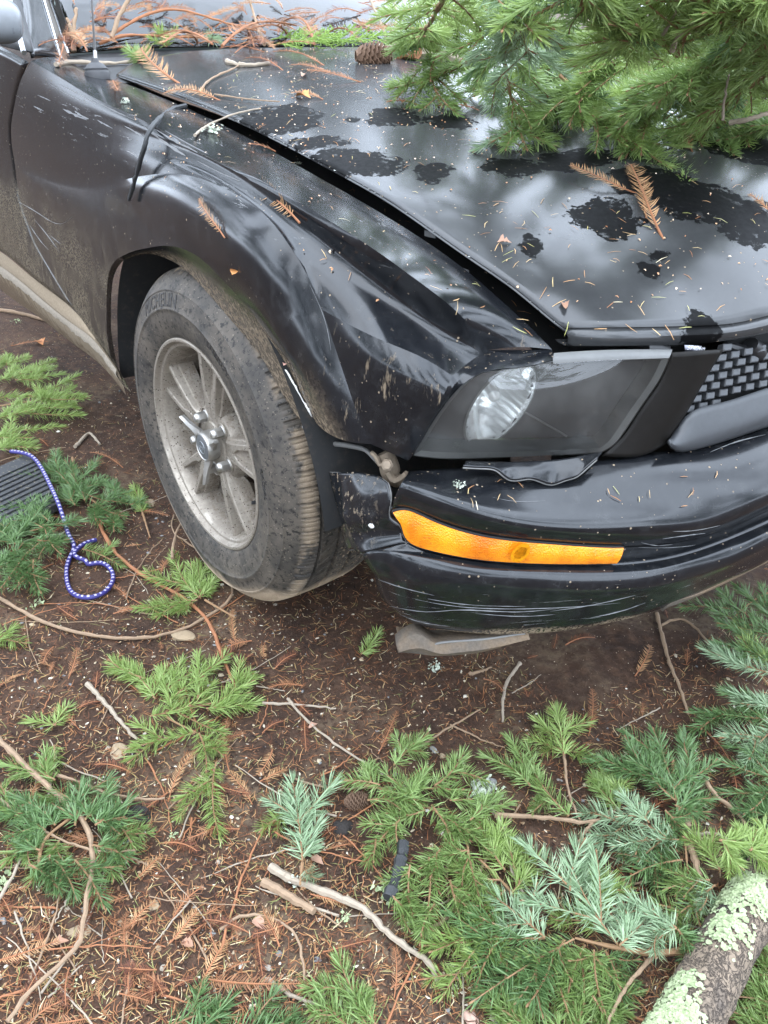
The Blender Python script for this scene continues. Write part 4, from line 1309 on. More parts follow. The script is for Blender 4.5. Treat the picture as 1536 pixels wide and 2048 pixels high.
cm_.obj('brake_caliper', M_DISC, wheel, smooth=False).matrix_local = Matrix.Rotation(math.radians(200), 4, 'Z')
wb = MB(); wb.box((-.014, -.006, -.004), (.014, .006, .0015))
o = wb.obj('wheel_weight', M_PLAST, wheel, smooth=False); o.matrix_local = Matrix.Rotation(math.radians(-104), 4, 'Z') @ Matrix.Translation((.183, 0, -.075)) @ Matrix.Rotation(math.pi / 2, 4, 'Z') @ Matrix.Rotation(math.radians(-70), 4, 'X')
st_ = MB(); st_.box((.0, -.2, -.02), (.10, .2, -.018))
# valve stem
vs_ = MB(); vs_.tube([(.176, 0, -.05), (.168, 0, -.03), (.164, 0, -.018)], .0035, 8)
vs_.obj('valve_stem', M_PLAST, wheel).matrix_local = Matrix.Rotation(math.radians(-20), 4, 'Z')

# wheel housing behind the tyre
hs_ = MB()
aa = np.linspace(math.radians(8), math.radians(183), 50)
rr = np.interp(np.degrees(aa), [0, 20, 60, 120, 165, 183], [.47, .46, .43, .425, .435, .45])
ring_ = np.c_[.055 + np.cos(aa) * rr, np.zeros(50), .354 + np.sin(aa) * rr]
hs_.grid(np.stack([ring_ + [0, yv, 0] for yv in (-.908, -.80, -.68, -.52)], 1))
bk_ = ring_ + [0, -.52, 0]
hs_.grid(np.stack([bk_, np.tile([[.055, -.50, .33]], (50, 1))], 1))
g = NT('wheel_housing_mud'); _f = g.noise(60, 5, .7); _z = g.sep(g.co())[2]
M_WELL = g.done(g.bsdf(Base_Color=g.mix(g.step(_f, .5, .75), (.010, .010, .010), (.030, .024, .018)), Roughness=.9))
cpart(hs_, 'wheel_housing', M_WELL)


# --- the far front corner of the car, mirrored -----------------------------
def mirror_part(src, kids=True):
    c = src.copy(); COL.objects.link(c)
    if 'label' in c: del c['label']
    c.parent = car
    c.matrix_local = Matrix.Diagonal((1, -1, 1, 1)) @ src.matrix_local
    for ch in (list(src.children) if kids else []):
        d = ch.copy(); COL.objects.link(d); d.parent = c
    return c


for ob_ in (lamp, wheel, gr): mirror_part(ob_)
for nm_ in ('front_fender', 'grille_surround', 'door', 'side_sill', 'wheel_housing', 'windshield_pillar'):
    mirror_part(bpy.data.objects[nm_], False)
mk = amb.copy(); COL.objects.link(mk); mk.parent = bump; mk.scale = (1, -1, 1)
del mk['label']
# ------------------------------------------------------------------ the setting: soil, forest
_ng = rng.random((64, 64))


def vnoise(x, y):
    x = np.asarray(x, float); y = np.asarray(y, float)
    i = np.floor(x).astype(int); j = np.floor(y).astype(int)
    fx = x - i; fy = y - j
    fx = fx * fx * (3 - 2 * fx); fy = fy * fy * (3 - 2 * fy)
    g_ = lambda a, b: _ng[a % 64, b % 64]
    return (g_(i, j) * (1 - fx) + g_(i + 1, j) * fx) * (1 - fy) + (g_(i, j + 1) * (1 - fx) + g_(i + 1, j + 1) * fx) * fy - .5


def gz(x, y):
    """height of the soil"""
    x = np.asarray(x, float); y = np.asarray(y, float)
    h = .030 * vnoise(x * 1.7 + 3, y * 1.7) + .014 * vnoise(x * 6, y * 6 + 9) + .006 * vnoise(x * 17, y * 17)
    near = np.exp(-(((x - .1) / .30) ** 2 + ((y + .80) / .22) ** 2) ** 2)
    return h * (1 - near) + .006 * near - .004


def axis_(lo, hi, c, fine, far):
    a = [c]
    s = fine
    while a[-1] < hi:
        if a[-1] > c + 1.4: s = min(far, s * 1.16)
        a.append(a[-1] + s)
    b = [c]
    s = fine
    while b[-1] > lo:
        if b[-1] < c - 1.4: s = min(far, s * 1.16)
        b.append(b[-1] - s)
    return np.array(b[:0:-1] + a)


gx = axis_(-120, 120, .35, .011, 12); gy = axis_(-120, 120, -.85, .011, 12)
GX, GY = np.meshgrid(gx, gy, indexing='ij')
fade = np.exp(-((np.hypot(GX - .35, GY + .85) / 6) ** 2))
GZ = gz(GX, GY) * fade + .0035 * (rng.random(GX.shape) - .5) * (np.hypot(GX - .35, GY + .85) < 2.2)


def m_soil():
    g = NT('forest_soil')
    co = g.co()
    n1 = g.noise(4.5, 6, .62); n2 = g.noise(38, 6, .68); n3 = g.noise(190, 5, .7)
    base = g.mix(g.step(n1, .3, .7), (.024, .013, .0085), (.056, .030, .018))
    base = g.mix(g.step(n2, .42, .72), base, (.078, .043, .026))
    base = g.mix(g.step(n3, .60, .72), base, (.16, .105, .065))
    sandy = g.math('MULTIPLY', g.step(g.noise(2.3, 5, .65), .50, .66), g.step(n2, .35, .6))
    base = g.mix(g.math('MULTIPLY', sandy, .55), base, (.15, .115, .075))
    cell = g.n('ShaderNodeTexVoronoi', feature='F1', Scale=210.0); g.set(cell, 'Vector', co)
    pick = g.sep(cell.outputs['Color'])
    pale = g.math('LESS_THAN', cell.outputs['Distance'], g.math('MULTIPLY', g.math('SUBTRACT', pick[0], .80), 1.3))
    base = g.mix(pale, base, g.mix(pick[1], (.34, .25, .16), (.50, .44, .34)))
    h = g.math('ADD', g.math('ADD', g.math('MULTIPLY', n2, .8), g.math('MULTIPLY', n3, .45)), g.math('MULTIPLY', pale, .3))
    return g.done(g.bsdf(Base_Color=base, Roughness=g.mixf(n2, .80, .98), Specular_IOR_Level=.25, Normal=g.bump(h, .9, .007)))


gm = MB()
gm.grid(np.stack([GX, GY, GZ], -1))
ground = gm.obj('ground', m_soil(), sharp=0)
tag(ground, kind='structure')

# ------------------------------------------------------------------ trees round the clearing (seen in the paint and glass)
M_BARK = simple('trunk_bark', (.07, .045, .032), .9, var=.45, scale=14, bump=.02)


def leafy(name, c0, c1, trans=.25, rough=.5, spec=.35):
    g = NT(name)
    geo = g.n('ShaderNodeNewGeometry')
    rnd = geo.outputs['Random Per Island']
    c = g.mix(rnd, c0, c1)
    c = g.mix(g.math('MULTIPLY', g.noise(30, 3), .5), c, tuple(.5 * (a + b) * .75 for a, b in zip(c0, c1)))
    p = g.bsdf(Base_Color=c, Roughness=rough, Specular_IOR_Level=spec)
    t = g.n('ShaderNodeBsdfTranslucent', Color=c)
    m = g.n('ShaderNodeMixShader', i0=trans, i1=p, i2=t.outputs[0])
    return g.done(m.outputs[0])


M_CROWN = leafy('far_foliage', (.018, .036, .012), (.050, .085, .028), .2)


def far_tree(h, seed):
    r = np.random.default_rng(seed)
    tk = MB(); tk.tube(np.array([[0, 0, -.1], [.02, 0, h * .4], [0, .03, h * .97]]), [h * .020, h * .014, h * .002], 10)
    cr = MB()
    nb = 90
    for k in range(nb):
        z = h * (.16 + .82 * (k / nb) ** .9)
        L = (h - z) * .30 * r.uniform(.6, 1.1) + .25
        t = r.uniform(0, 6.283)
        d = np.array([math.cos(t), math.sin(t), -.12])
        for q in range(int(7 + L * 7)):
            f = r.uniform(.12, 1)
            p = np.array([0, 0, z]) + d * L * f + np.array([0, 0, -.18 * f * f * L]) + r.normal(0, .09 * L ** .5, 3)
            e1 = r.normal(0, 1, 3); e1[2] *= .4; e1 /= np.linalg.norm(e1); e2 = np.cross(e1, r.normal(0, 1, 3)); e2 /= np.linalg.norm(e2)
            s = r.uniform(.22, .46)
            cr.add([p - e1 * s, p + e2 * s * .35, p + e1 * s, p - e2 * s * .3], [(0, 1, 2, 3)])
    return tk, cr


protos = []
spots = [(4, -15, 13, 0), (12, -12, 15, 1), (-2.5, -13, 12, 1), (15, -4, 14, 0), (-8, -11, 14, 0), (16, 5, 15, 1), (-10.5, -5.0, 13, 1),
         (4.5, 17.0, 13, 0), (9.8, 13.0, 12, 1), (-13.5, -0.8, 14, 0), (8, -19, 16, 0), (0.5, -19, 16, 1),
         (-19, 8, 8.6, 1), (-17, 12, 8.0, 0), (-14.5, 15.5, 7.0, 1), (-11, 18, 6.6, 0), (-7.5, 20, 6.5, 1), (-3.0, 21, 6.5, 0), (-21, 4.5, 9.2, 0),
         (-12.5, 3.6, 12.5, 1), (-12.2, 6.0, 12, 0), (-11.6, 8.2, 11, 1), (-13.4, 1.4, 13, 0), (-14.5, 4.8, 13, 0), (-13.8, 7.4, 12, 1)]
treedesc = ['tall dark conifer standing behind the photographer', 'broad conifer beyond the right of the frame']
for sd_ in (0, 1):
    tk, cr = far_tree(1.0 * 14, 11 + sd_)
    protos.append((tk, cr))
made = {}
for (x, y, h, k) in spots:
    t = empty('conifer_tree', (x, y, 0), (0, 0, rng.uniform(0, 6.28)))
    if k not in made:
        a_o = protos[k][0].obj('trunk', M_BARK, t); b_o = protos[k][1].obj('crown', M_CROWN, t, smooth=False)
        made[k] = (a_o, b_o)
    else:
        for q in made[k]:
            c = q.copy(); COL.objects.link(c); c.parent = t
    t.scale = (h / 14,) * 3
    tag(t, 'dark conifer at the edge of the clearing, mirrored in the car paint', 'tree', 'conifers round the clearing')

# fallen trunk beyond the hood, seen between the boughs
ft0, ft1 = at(1020, 60, y=1.25), at(1420, 60, y=1.05)
fp = spl(np.array([ft0 + (ft0 - ft1) * 1.5, ft0, ft1, ft1 + (ft1 - ft0) * 1.5]), 30); fp[:, 2] = np.linspace(.86, .98, 30)
fm = MB(); ang_ = np.linspace(0, 2 * np.pi, 26, endpoint=False)
fr_ = .13
T_ = fp[-1] - fp[0]; T_ /= np.linalg.norm(T_); A_ = np.cross(T_, [0, 0, 1]); A_ /= np.linalg.norm(A_)
Gk = fp[:, None] + (fr_ * (1 + .06 * rng.standard_normal((30, 26))))[:, :, None] * (np.cos(ang_)[None, :, None] * A_ + np.sin(ang_)[None, :, None] * np.array([0, 0, 1]))
fm.grid(Gk, wrap_v=True)
ftr = fm.obj('fallen_trunk', simple('wet_brown_bark', (.055, .032, .024), .75, var=.4, scale=18, bump=.012))
tag(ftr, 'dark red-brown fallen trunk behind the fir boughs on the hood', 'trunk')
# ------------------------------------------------------------------ things lying on car and ground
from mathutils.bvhtree import BVHTree


def bvh_of(objs):
    V, F, off = [], [], 0
    for ob in objs:
        me = ob.data
        V += [ob.matrix_world @ v.co for v in me.vertices] if ob.parent is not car else [v.co.copy() for v in me.vertices]
        F += [tuple(i + off for i in p.vertices) for p in me.polygons]
        off = len(V)
    return BVHTree.FromPolygons(V, F)


CARTREE = bvh_of([o for o in bpy.data.objects if o.type == 'MESH' and o.parent is car and o.name in ('hood', 'front_fender', 'door', 'windshield', 'cowl_panel', 'windshield_pillar', 'inner_fender')] + [cov])


def hit(px, py, lift=0.0):
    """point and normal on the car where a photo pixel falls"""
    d = Vector(ray(px, py)).normalized()
    p, n, i, dist = CARTREE.ray_cast(Vector(CAM_POS), d)
    if p is None:
        return hit(px - 6, py + 6, lift) if px > 40 and py < 1300 else (None, None)
    if n.dot(d) > 0: n = -n
    return np.array(p + n * lift), np.array(n)


def gnd(px, py, lift=0.0):
    """point on the soil seen at a photo pixel"""
    p = at(px, py, z=lift)
    for _ in range(4): p = at(px, py, z=float(gz(p[0], p[1])) + lift)
    return p


def frame(p, x, up):
    """matrix with x axis along x and z axis near up"""
    x = np.asarray(x, float); x = x / np.linalg.norm(x)
    z = np.asarray(up, float) - x * (np.asarray(up, float) @ x); z /= np.linalg.norm(z) + 1e-9
    y = np.cross(z, x)
    return Matrix(((x[0], y[0], z[0], p[0]), (x[1], y[1], z[1], p[1]), (x[2], y[2], z[2], p[2]), (0, 0, 0, 1)))


M_FIR = [leafy('fir_green', (.14, .22, .052), (.30, .41, .15), .38, .42, .45),
         leafy('fir_blue', (.17, .265, .13), (.36, .46, .29), .25, .45, .4),
         leafy('fir_yellow_green', (.19, .28, .060), (.37, .48, .17), .4, .42, .45),
         leafy('fir_dark', (.075, .145, .045), (.18, .285, .11), .3, .40, .5)]
M_FIRSTEM = simple('fir_twig_bark', (.22, .125, .060), .75, var=.35, scale=120)
M_TWIG = simple('twig_bark', (.225, .150, .092), .8, var=.4, scale=90, bump=.001)
M_TWIGR = simple('red_twig_bark', (.26, .105, .045), .8, var=.4, scale=90, bump=.001)
M_TWIGG = simple('grey_twig_bark', (.265, .215, .16), .8, var=.35, scale=90, bump=.001)
M_TWIGD = simple('black_twig_bark', (.020, .021, .022), .6, var=.4, scale=90, bump=.001)
M_RED = leafy('dry_redwood', (.13, .058, .028), (.34, .165, .082), .15, .6, .25)
M_RED2 = leafy('dry_redwood_tan', (.24, .125, .055), (.48, .28, .14), .15, .6, .25)
M_RED3 = leafy('dry_redwood_dark', (.075, .026, .016), (.19, .072, .034), .12, .6, .25)


def needle_shoot(L, seed, n_per_m=1400, nl=.026, bend=0.0, flat=.55):
    """one fir shoot along +x: stem and needles"""
    r = np.random.default_rng(seed)
    N = int(L * n_per_m)
    s = np.sort(r.uniform(.01, 1.0, N)) * L
    C_ = lambda q: np.stack([q, bend * q * q / L, -.06 * q * q / L * 0], -1)
    P0 = C_(s)
    T = np.stack([np.ones(N), 2 * bend * s / L, np.zeros(N)], -1); T /= np.linalg.norm(T, axis=1)[:, None]
    side = np.stack([-T[:, 1], T[:, 0], np.zeros(N)], -1); up = np.array([0, 0, 1.0])
    phi = np.where(r.random(N) < .5, 1, -1) * np.abs(r.normal(math.radians(72), math.radians(38 * (1.3 - flat)), N))
    phi = np.where(r.random(N) < .12, r.uniform(-3.14, 3.14, N), phi)
    al = np.interp(s / L, [0, .7, 1], [1.12, .92, .42]) + r.normal(0, .13, N)
    rad = np.sin(phi)[:, None] * side + np.cos(phi)[:, None] * up
    D = np.cos(al)[:, None] * T + np.sin(al)[:, None] * rad
    ln = nl * r.uniform(.75, 1.12, N) * np.interp(s / L, [0, .12, .8, 1], [.75, 1, 1, .72])
    W = np.cross(D, rad + r.normal(0, .35, (N, 3))); W /= np.linalg.norm(W, axis=1)[:, None]
    wd = r.uniform(.00072, .00105, N)[:, None]
    Cv = T * .18 + r.normal(0, .05, (N, 3))
    b = P0 + rad * .0012
    m = b + D * (ln * .55)[:, None]
    e = b + (D + Cv * .35) * ln[:, None]
    V = np.stack([b - W * wd * .7, b + W * wd * .7, m + W * wd, m - W * wd, e], 1).reshape(-1, 3)
    k = np.arange(N)[:, None] * 5
    F = np.concatenate([k + np.array([[0, 1, 2, 3]])], 0).tolist() + (k + np.array([[3, 2, 4]])).tolist()
    mb = MB(); mb.add(V, F, 0)
    q = np.linspace(0, 1, 8) * L
    mb.tube(C_(q), np.linspace(.0017, .0010, 8), 5, 1)
    tip = C_(np.array([L * 1.0]))[0]
    mb.tube([tip, tip + T[-1] * .004, tip + T[-1] * .008], [.0014, .0019, .0004], 5, 1)
    return mb


SHOOTS = {}
for mi_ in range(4):
    SHOOTS[mi_] = []
    for L in (.055, .08, .11, .145):
        for b_ in (-.22, .06, .25):
            sdv = int(1000 * L + 10 * (b_ + 1) + mi_ * 77)
            o = needle_shoot(L, sdv, bend=b_, nl=(.026 if mi_ != 1 else .029), flat=.75 if mi_ == 1 else .5).obj('shoot', [M_FIR[mi_], M_FIRSTEM], smooth=False)
            SHOOTS[mi_].append((L, o.data))
            bpy.data.objects.remove(o)


def add_shoot(parent, p0, p1, mi_=0, up=(0, 0, 1), roll=None, size=1.0):
    d = np.asarray(p1) - np.asarray(p0); L = np.linalg.norm(d)
    opts = sorted(SHOOTS[mi_], key=lambda q: abs(q[0] - L / size))[:3]
    L0, me = opts[rng.integers(3)]
    o = bpy.data.objects.new('shoot', me); COL.objects.link(o); o.parent = parent
    M_ = frame(p0, d, up) @ Matrix.Rotation(rng.uniform(-.5, .5) if roll is None else roll, 4, 'X')
    k = L / L0
    o.matrix_local = Matrix.Translation(-Vector(parent.location)) @ M_ @ Matrix.Diagonal((k, .5 + .5 * k, .5 + .5 * k, 1))
    return o


def twig_mesh(P, r0, r1, n=24, wob=.0):
    Q = spl(P, n)
    Q[1:-1] += rng.normal(0, wob, (n - 2, 3))
    rr = np.linspace(r0, r1, n) * (1 + .12 * rng.standard_normal(n))
    return MB().tube(Q, rr, 7)


def proj(p):
    q = np.asarray(p) - CAM_POS
    return 768 + FPX * (q @ RGT) / (q @ FWD), 1024 - FPX * (q @ UPV) / (q @ FWD)


LANDMARKS = [('the looped purple cord', 180, 1160), ('the ribbed rubber slab', 50, 960), ('the tyre bottom', 480, 1180), ('the muddy sill', 110, 680), ('the long curved twig', 280, 1278),
             ('the flat tan stone', 368, 1272), ('the three-fingered fir branch', 390, 1400), ('the curled fir shoot', 420, 1560), ('the bent foreground twig', 180, 1720), ('the lower left fir branch', 130, 1680),
             ('the black bark lump', 280, 1632), ('the pale yellow stone', 308, 1812), ('the lichened grey stick', 700, 1810), ('the barkless tan stick', 575, 1795), ('the upright bluish fir sprig', 600, 1640),
             ('the mossy bark lump', 688, 1655), ('the dense green fir branch', 850, 1680), ('the white lichen tuft', 872, 1338), ('the hanging bumper strip', 930, 1290), ('the bent grey twig', 1010, 1385),
             ('the upright fir tuft', 1120, 1470), ('the gravel patch', 900, 1510), ('the pale forked stem', 1110, 1640), ('the large bluish fir spray', 1150, 1830), ('the lichened log', 1400, 1920),
             ('the curved tan stem', 1385, 1740), ('the right-hand fir bough', 1480, 1360), ('the twig under the chin', 1340, 1320), ('the left edge fir clump', 60, 1090), ('the fir branch by the sill', 80, 810),
             ('the bottom edge fir shoot', 700, 2000), ('the dark bottom fir tip', 450, 2030), ('the wide orange spray', 60, 1910), ('the long orange spray', 510, 1985), ('the pink dry leaf', 635, 1722),
             ('the small tyre sprig', 350, 1190), ('the pale straight stick', 225, 1425), ('the level pale twig', 600, 1411), ('the thin slanting twig', 660, 1480), ('the pinkish stone', 942, 2035)]
CARMARKS = [('the antenna', 192, 90), ('the cedar sprig', 650, 75), ('the cone', 735, 122), ('the arching twig', 360, 25), ('the pillar foot', 135, 105), ('the fir tip by the antenna', 282, 110), ('the second fir tip', 335, 90), ('the leaning pale twig', 745, 40), ('the red twig', 330, 88), ('the brown slanting twig', 510, 60), ('the glass middle', 430, 60)]
USED = set()


def where(prefix, p, marks, d=None):
    """a label that tells one scrap from the next by its nearest landmark"""
    x, y = proj(p)
    head = ''
    for rnd in range(2):
        for nm, lx, ly in sorted(marks, key=lambda q: np.hypot(q[1] - x, q[2] - y))[:8]:
            dx, dy = x - lx, y - ly
            rel = ('right of' if dx > 0 else 'left of') if abs(dx) > abs(dy) else ('just below' if dy > 0 else 'just above')
            if np.hypot(dx, dy) > 230: rel = 'well ' + rel.replace('just ', '')
            lb = f'{prefix}{head} {rel} {nm}'
            if lb not in USED:
                USED.add(lb); return lb
        if d is not None:
            q = np.array(proj(np.asarray(p) + d)) - [x, y]
            head = ' pointing ' + (('right' if q[0] > 0 else 'left') if abs(q[0]) > abs(q[1]) else ('down' if q[1] > 0 else 'up'))
    return lb


def fir_branch(label, shoots, stems=(), cat='branch', mi_=0, h=.012, name='fir_branch', mix=.15, extra=3, surf=gnd, grp=None):
    """branch on a surface: shoots as pixel segments base -> tip (optional lift and colour), stems as pixel paths"""
    b0 = surf(*shoots[0][:2])
    b0 = b0[0] if isinstance(b0, tuple) else b0
    t = empty(name, tuple(b0))
    tag(t, label, cat, grp)
    pt = lambda x, y, l: (surf(x, y, l)[0] if surf is not gnd else gnd(x, y, l))
    for s in shoots:
        x0, y0, x1, y1 = s[:4]
        hh = s[4] if len(s) > 4 else h
        m_ = s[5] if len(s) > 5 else mi_
        a, b = pt(x0, y0, hh), pt(x1, y1, hh * .7)
        if a is None or b is None: continue
        L = np.linalg.norm(b - a)
        if L > .17:                                  # long shoot: two year's growth
            mpt = a * .48 + b * .52 + np.array([0, 0, .006])
            add_shoot(t, a, mpt + (mpt - a) * .06, m_); add_shoot(t, mpt, b, m_)
        else:
            add_shoot(t, a, b, m_)
        for e in range(extra):
            if rng.random() < .85:
                f = rng.uniform(.05, .65); o_ = a + (b - a) * f
                d = (b - a) / L; sd_ = np.cross([0, 0, 1], d) * (1 if rng.random() < .5 else -1)
                ll = L * rng.uniform(.35, .62)
                dd = d * .72 + sd_ * .66 + np.array([0, 0, rng.uniform(-.02, .12)])
                add_shoot(t, o_, o_ + dd * ll, m_)
    for st in stems:
        hh = st[1] if len(st) > 1 and not isinstance(st[1], tuple) else h
        pts = [pt(x, y, hh * .8) for x, y in st[0]]
        pts = np.array([p for p in pts if p is not None]) - np.array(t.location)
        o = twig_mesh(pts, st[2] if len(st) > 2 else .0030, .0015).obj('stem', M_FIRSTEM, t)
    return t
# ------------------------------------------------------------------ litter nobody could count
def bare_soil_zone(x, y):                      # bare trodden soil just in front of the bumper
    return np.exp(-(((x - .80) / .22) ** 2 + ((y + .80) / .16) ** 2))


def ground_points(n, keep=lambda x, y: 1.0, spread=1.0):
    """points of soil within view, denser towards the camera as the frame sees it"""
    out = []
    while len(out) < n:
        px, py = rng.uniform(-120, 1660), rng.uniform(640, 2120)
        p = gnd(px, py)
        if p[0] < -1.7 or (abs(p[1]) < .5 and p[0] < .75) or p[1] > .8: continue
        if rng.random() > keep(p[0], p[1]): continue
        out.append(p)
    return np.array(out)


def strips(P, L, W, yaw, tilt, lift, curl=0.0):
    """flat little strips: needles, chips"""
    n = len(P)
    d = np.stack([np.cos(yaw) * np.cos(tilt), np.sin(yaw) * np.cos(tilt), np.sin(tilt)], -1)
    s = np.stack([-np.sin(yaw), np.cos(yaw), np.zeros(n)], -1)
    up = np.array([0, 0, 1.0])
    c = P + up * lift[:, None]
    h = (L / 2)[:, None]; w = (W / 2)[:, None]
    k = (curl * L)[:, None] * up
    bow = s * (L * rng.normal(0, .10, n))[:, None]
    V = np.stack([c - d * h - s * w * .5, c - d * h + s * w * .5, c + s * w + k + bow, c - s * w + k + bow, c + d * h + s * w * .3, c + d * h - s * w * .3], 1).reshape(-1, 3)
    i = np.arange(n)[:, None] * 6
    F = (i + np.array([[0, 1, 2, 3]])).tolist() + (i + np.array([[3, 2, 4, 5]])).tolist()
    return V, F


def litter(name, n, lr, wr, mat, label, keep=lambda x, y: 1.0, lift=(.001, .006), tl=.18):
    P = ground_points(n, keep)
    L = rng.uniform(*lr, n); W = rng.uniform(*wr, n)
    P[:, 2] = gz(P[:, 0], P[:, 1])
    V, F = strips(P, L, W, rng.uniform(0, 6.28, n), rng.normal(0, tl, n), rng.uniform(*lift, n))
    o = MB().add(V, F).obj(name, mat, smooth=False)
    tag(o, label, 'litter', kind='stuff')
    return o


def m_litter(name, *stops):
    g = NT(name)
    rnd = g.n('ShaderNodeNewGeometry').outputs['Random Per Island']
    c = g.ramp(rnd, *stops)
    return g.done(g.bsdf(Base_Color=c, Roughness=.75, Specular_IOR_Level=.25))


M_NEED = m_litter('fallen_needles', (0, (.035, .017, .011)), (.22, (.085, .034, .017)), (.42, (.17, .066, .028)), (.62, (.26, .115, .048)), (.78, (.33, .19, .085)), (.88, (.15, .16, .055)), (.95, (.36, .26, .13)), (1, (.50, .42, .27)))
M_CHIP = m_litter('soil_bits', (0, (.012, .007, .006)), (.5, (.045, .024, .015)), (.72, (.11, .052, .028)), (.88, (.22, .12, .062)), (.96, (.36, .27, .17)), (1, (.52, .47, .38)))
M_PEB = m_litter('small_gravel', (0, (.10, .11, .115)), (.35, (.19, .18, .17)), (.6, (.33, .26, .17)), (.85, (.45, .40, .31)), (1, (.60, .57, .50)))
dens = lambda x, y: np.clip(.92 - .62 * bare_soil_zone(x, y), .06, 1)
litter('needle_litter', 22000, (.007, .027), (.0008, .0016), M_NEED, 'loose brown and tan needles scattered over the soil', dens)
litter('bark_crumbs', 20000, (.0025, .009), (.0012, .0042), M_CHIP, 'tiny crumbs of bark and wood on the soil', lambda x, y: 1.0, (.0005, .003), .3)
# gravel: small faceted stones
P = ground_points(1500, lambda x, y: .25 + .75 * float(vnoise(x * 2.1 + 5, y * 2.1) > .08))
P[:, 2] = gz(P[:, 0], P[:, 1])
oct_v = np.array([(1, 0, 0), (.5, .87, 0), (-.5, .87, 0), (-1, 0, 0), (-.5, -.87, 0), (.5, -.87, 0), (.35, .3, .55), (-.45, .1, .5), (.1, -.4, .5), (0, 0, -.6)])
oct_f = np.array([(0, 1, 6), (1, 2, 6), (2, 7, 6), (2, 3, 7), (3, 4, 7), (4, 8, 7), (4, 5, 8), (5, 0, 8), (0, 6, 8), (6, 7, 8), (1, 0, 9), (2, 1, 9), (3, 2, 9), (4, 3, 9), (5, 4, 9), (0, 5, 9)])
n = len(P); sz = rng.gamma(2.0, .0010, n).clip(.0010, .006)
Vg = oct_v[None] * (1 + rng.normal(0, .2, (n, 10, 3)))
yw = rng.uniform(0, 6.28, n); c_, s_ = np.cos(yw)[:, None], np.sin(yw)[:, None]
Vg = np.stack([Vg[..., 0] * c_ - Vg[..., 1] * s_ * .75, Vg[..., 0] * s_ + Vg[..., 1] * c_ * .75, Vg[..., 2] * .8], -1) * sz[:, None, None] + P[:, None] + [0, 0, .0012]
o = MB().add(Vg.reshape(-1, 3), (np.arange(n)[:, None, None] * 10 + oct_f[None]).reshape(-1, 3).tolist()).obj('gravel', M_PEB, smooth=False)
tag(o, 'small grey and tan gravel pressed into the soil', 'gravel', kind='stuff')

# ------------------------------------------------------------------ dry redwood sprays
def redwood_mesh(L, seed, bend=.1, nl=.013, curl=.25):
    r = np.random.default_rng(seed)
    N = int(L / .0026)
    s = np.linspace(.04, 1, N) * L
    V, F = [], []
    C_ = lambda q: np.stack([q, bend * q * q / L, .10 * L * np.sin(q / L * 2.6)], -1)
    P0 = C_(s)
    T = np.gradient(P0, axis=0); T /= np.linalg.norm(T, axis=1)[:, None]
    Sd = np.cross([0, 0, 1.0], T)
    for k in range(N):
        for sg in (-1, 1):
            if r.random() < .08: continue
            al = r.normal(1.0, .10); ln = nl * r.uniform(.8, 1.1) * np.interp(s[k] / L, [0, .2, .75, 1], [.5, 1, .95, .4])
            D = T[k] * math.cos(al) + sg * Sd[k] * math.sin(al) + np.array([0, 0, r.normal(curl * .4, .16)])
            w = T[k] * .00085
            b = P0[k]; e = b + D * ln + T[k] * ln * .12; m = b + D * ln * .5
            i = len(V); V += [b - w * .6, b + w * .6, m + w, m - w, e]; F += [(i, i + 1, i + 2, i + 3), (i + 3, i + 2, i + 4)]
    mb = MB().add(V, F, 0)
    q = np.linspace(-.12, 1, 9) * L
    mb.tube(C_(q), np.linspace(.0012, .0006, 9), 5, 1)
    return mb


REDW = {}
for mi_, mm in enumerate((M_RED, M_RED2, M_RED3)):
    REDW[mi_] = []
    for L in (.045, .07, .10):
        for b_ in (-.22, .15):
            o = redwood_mesh(L, int(L * 1000 + 50 * b_) + 200 + mi_ * 31, b_).obj('redwood_spray', [mm, M_TWIGR], smooth=False)
            REDW[mi_].append((L, o.data)); bpy.data.objects.remove(o)


def spray(p0, p1, up, label, mi_=0, grp=None):
    d = np.asarray(p1) - np.asarray(p0); L = np.linalg.norm(d)
    opts = sorted(REDW[mi_], key=lambda q: abs(q[0] - L))[:2]
    L0, me = opts[rng.integers(2)]
    o = bpy.data.objects.new('redwood_spray', me); COL.objects.link(o)
    o.matrix_world = frame(p0, d, up) @ Matrix.Rotation(rng.uniform(-.3, .3), 4, 'X') @ Matrix.Scale(L / L0, 4)
    tag(o, label, 'dry spray', grp)
    return o


def gspray(x0, y0, x1, y1, label, mi_=0, lift=.004, grp=None):
    return spray(gnd(x0, y0, lift), gnd(x1, y1, lift), (0, 0, 1), label, mi_, grp)


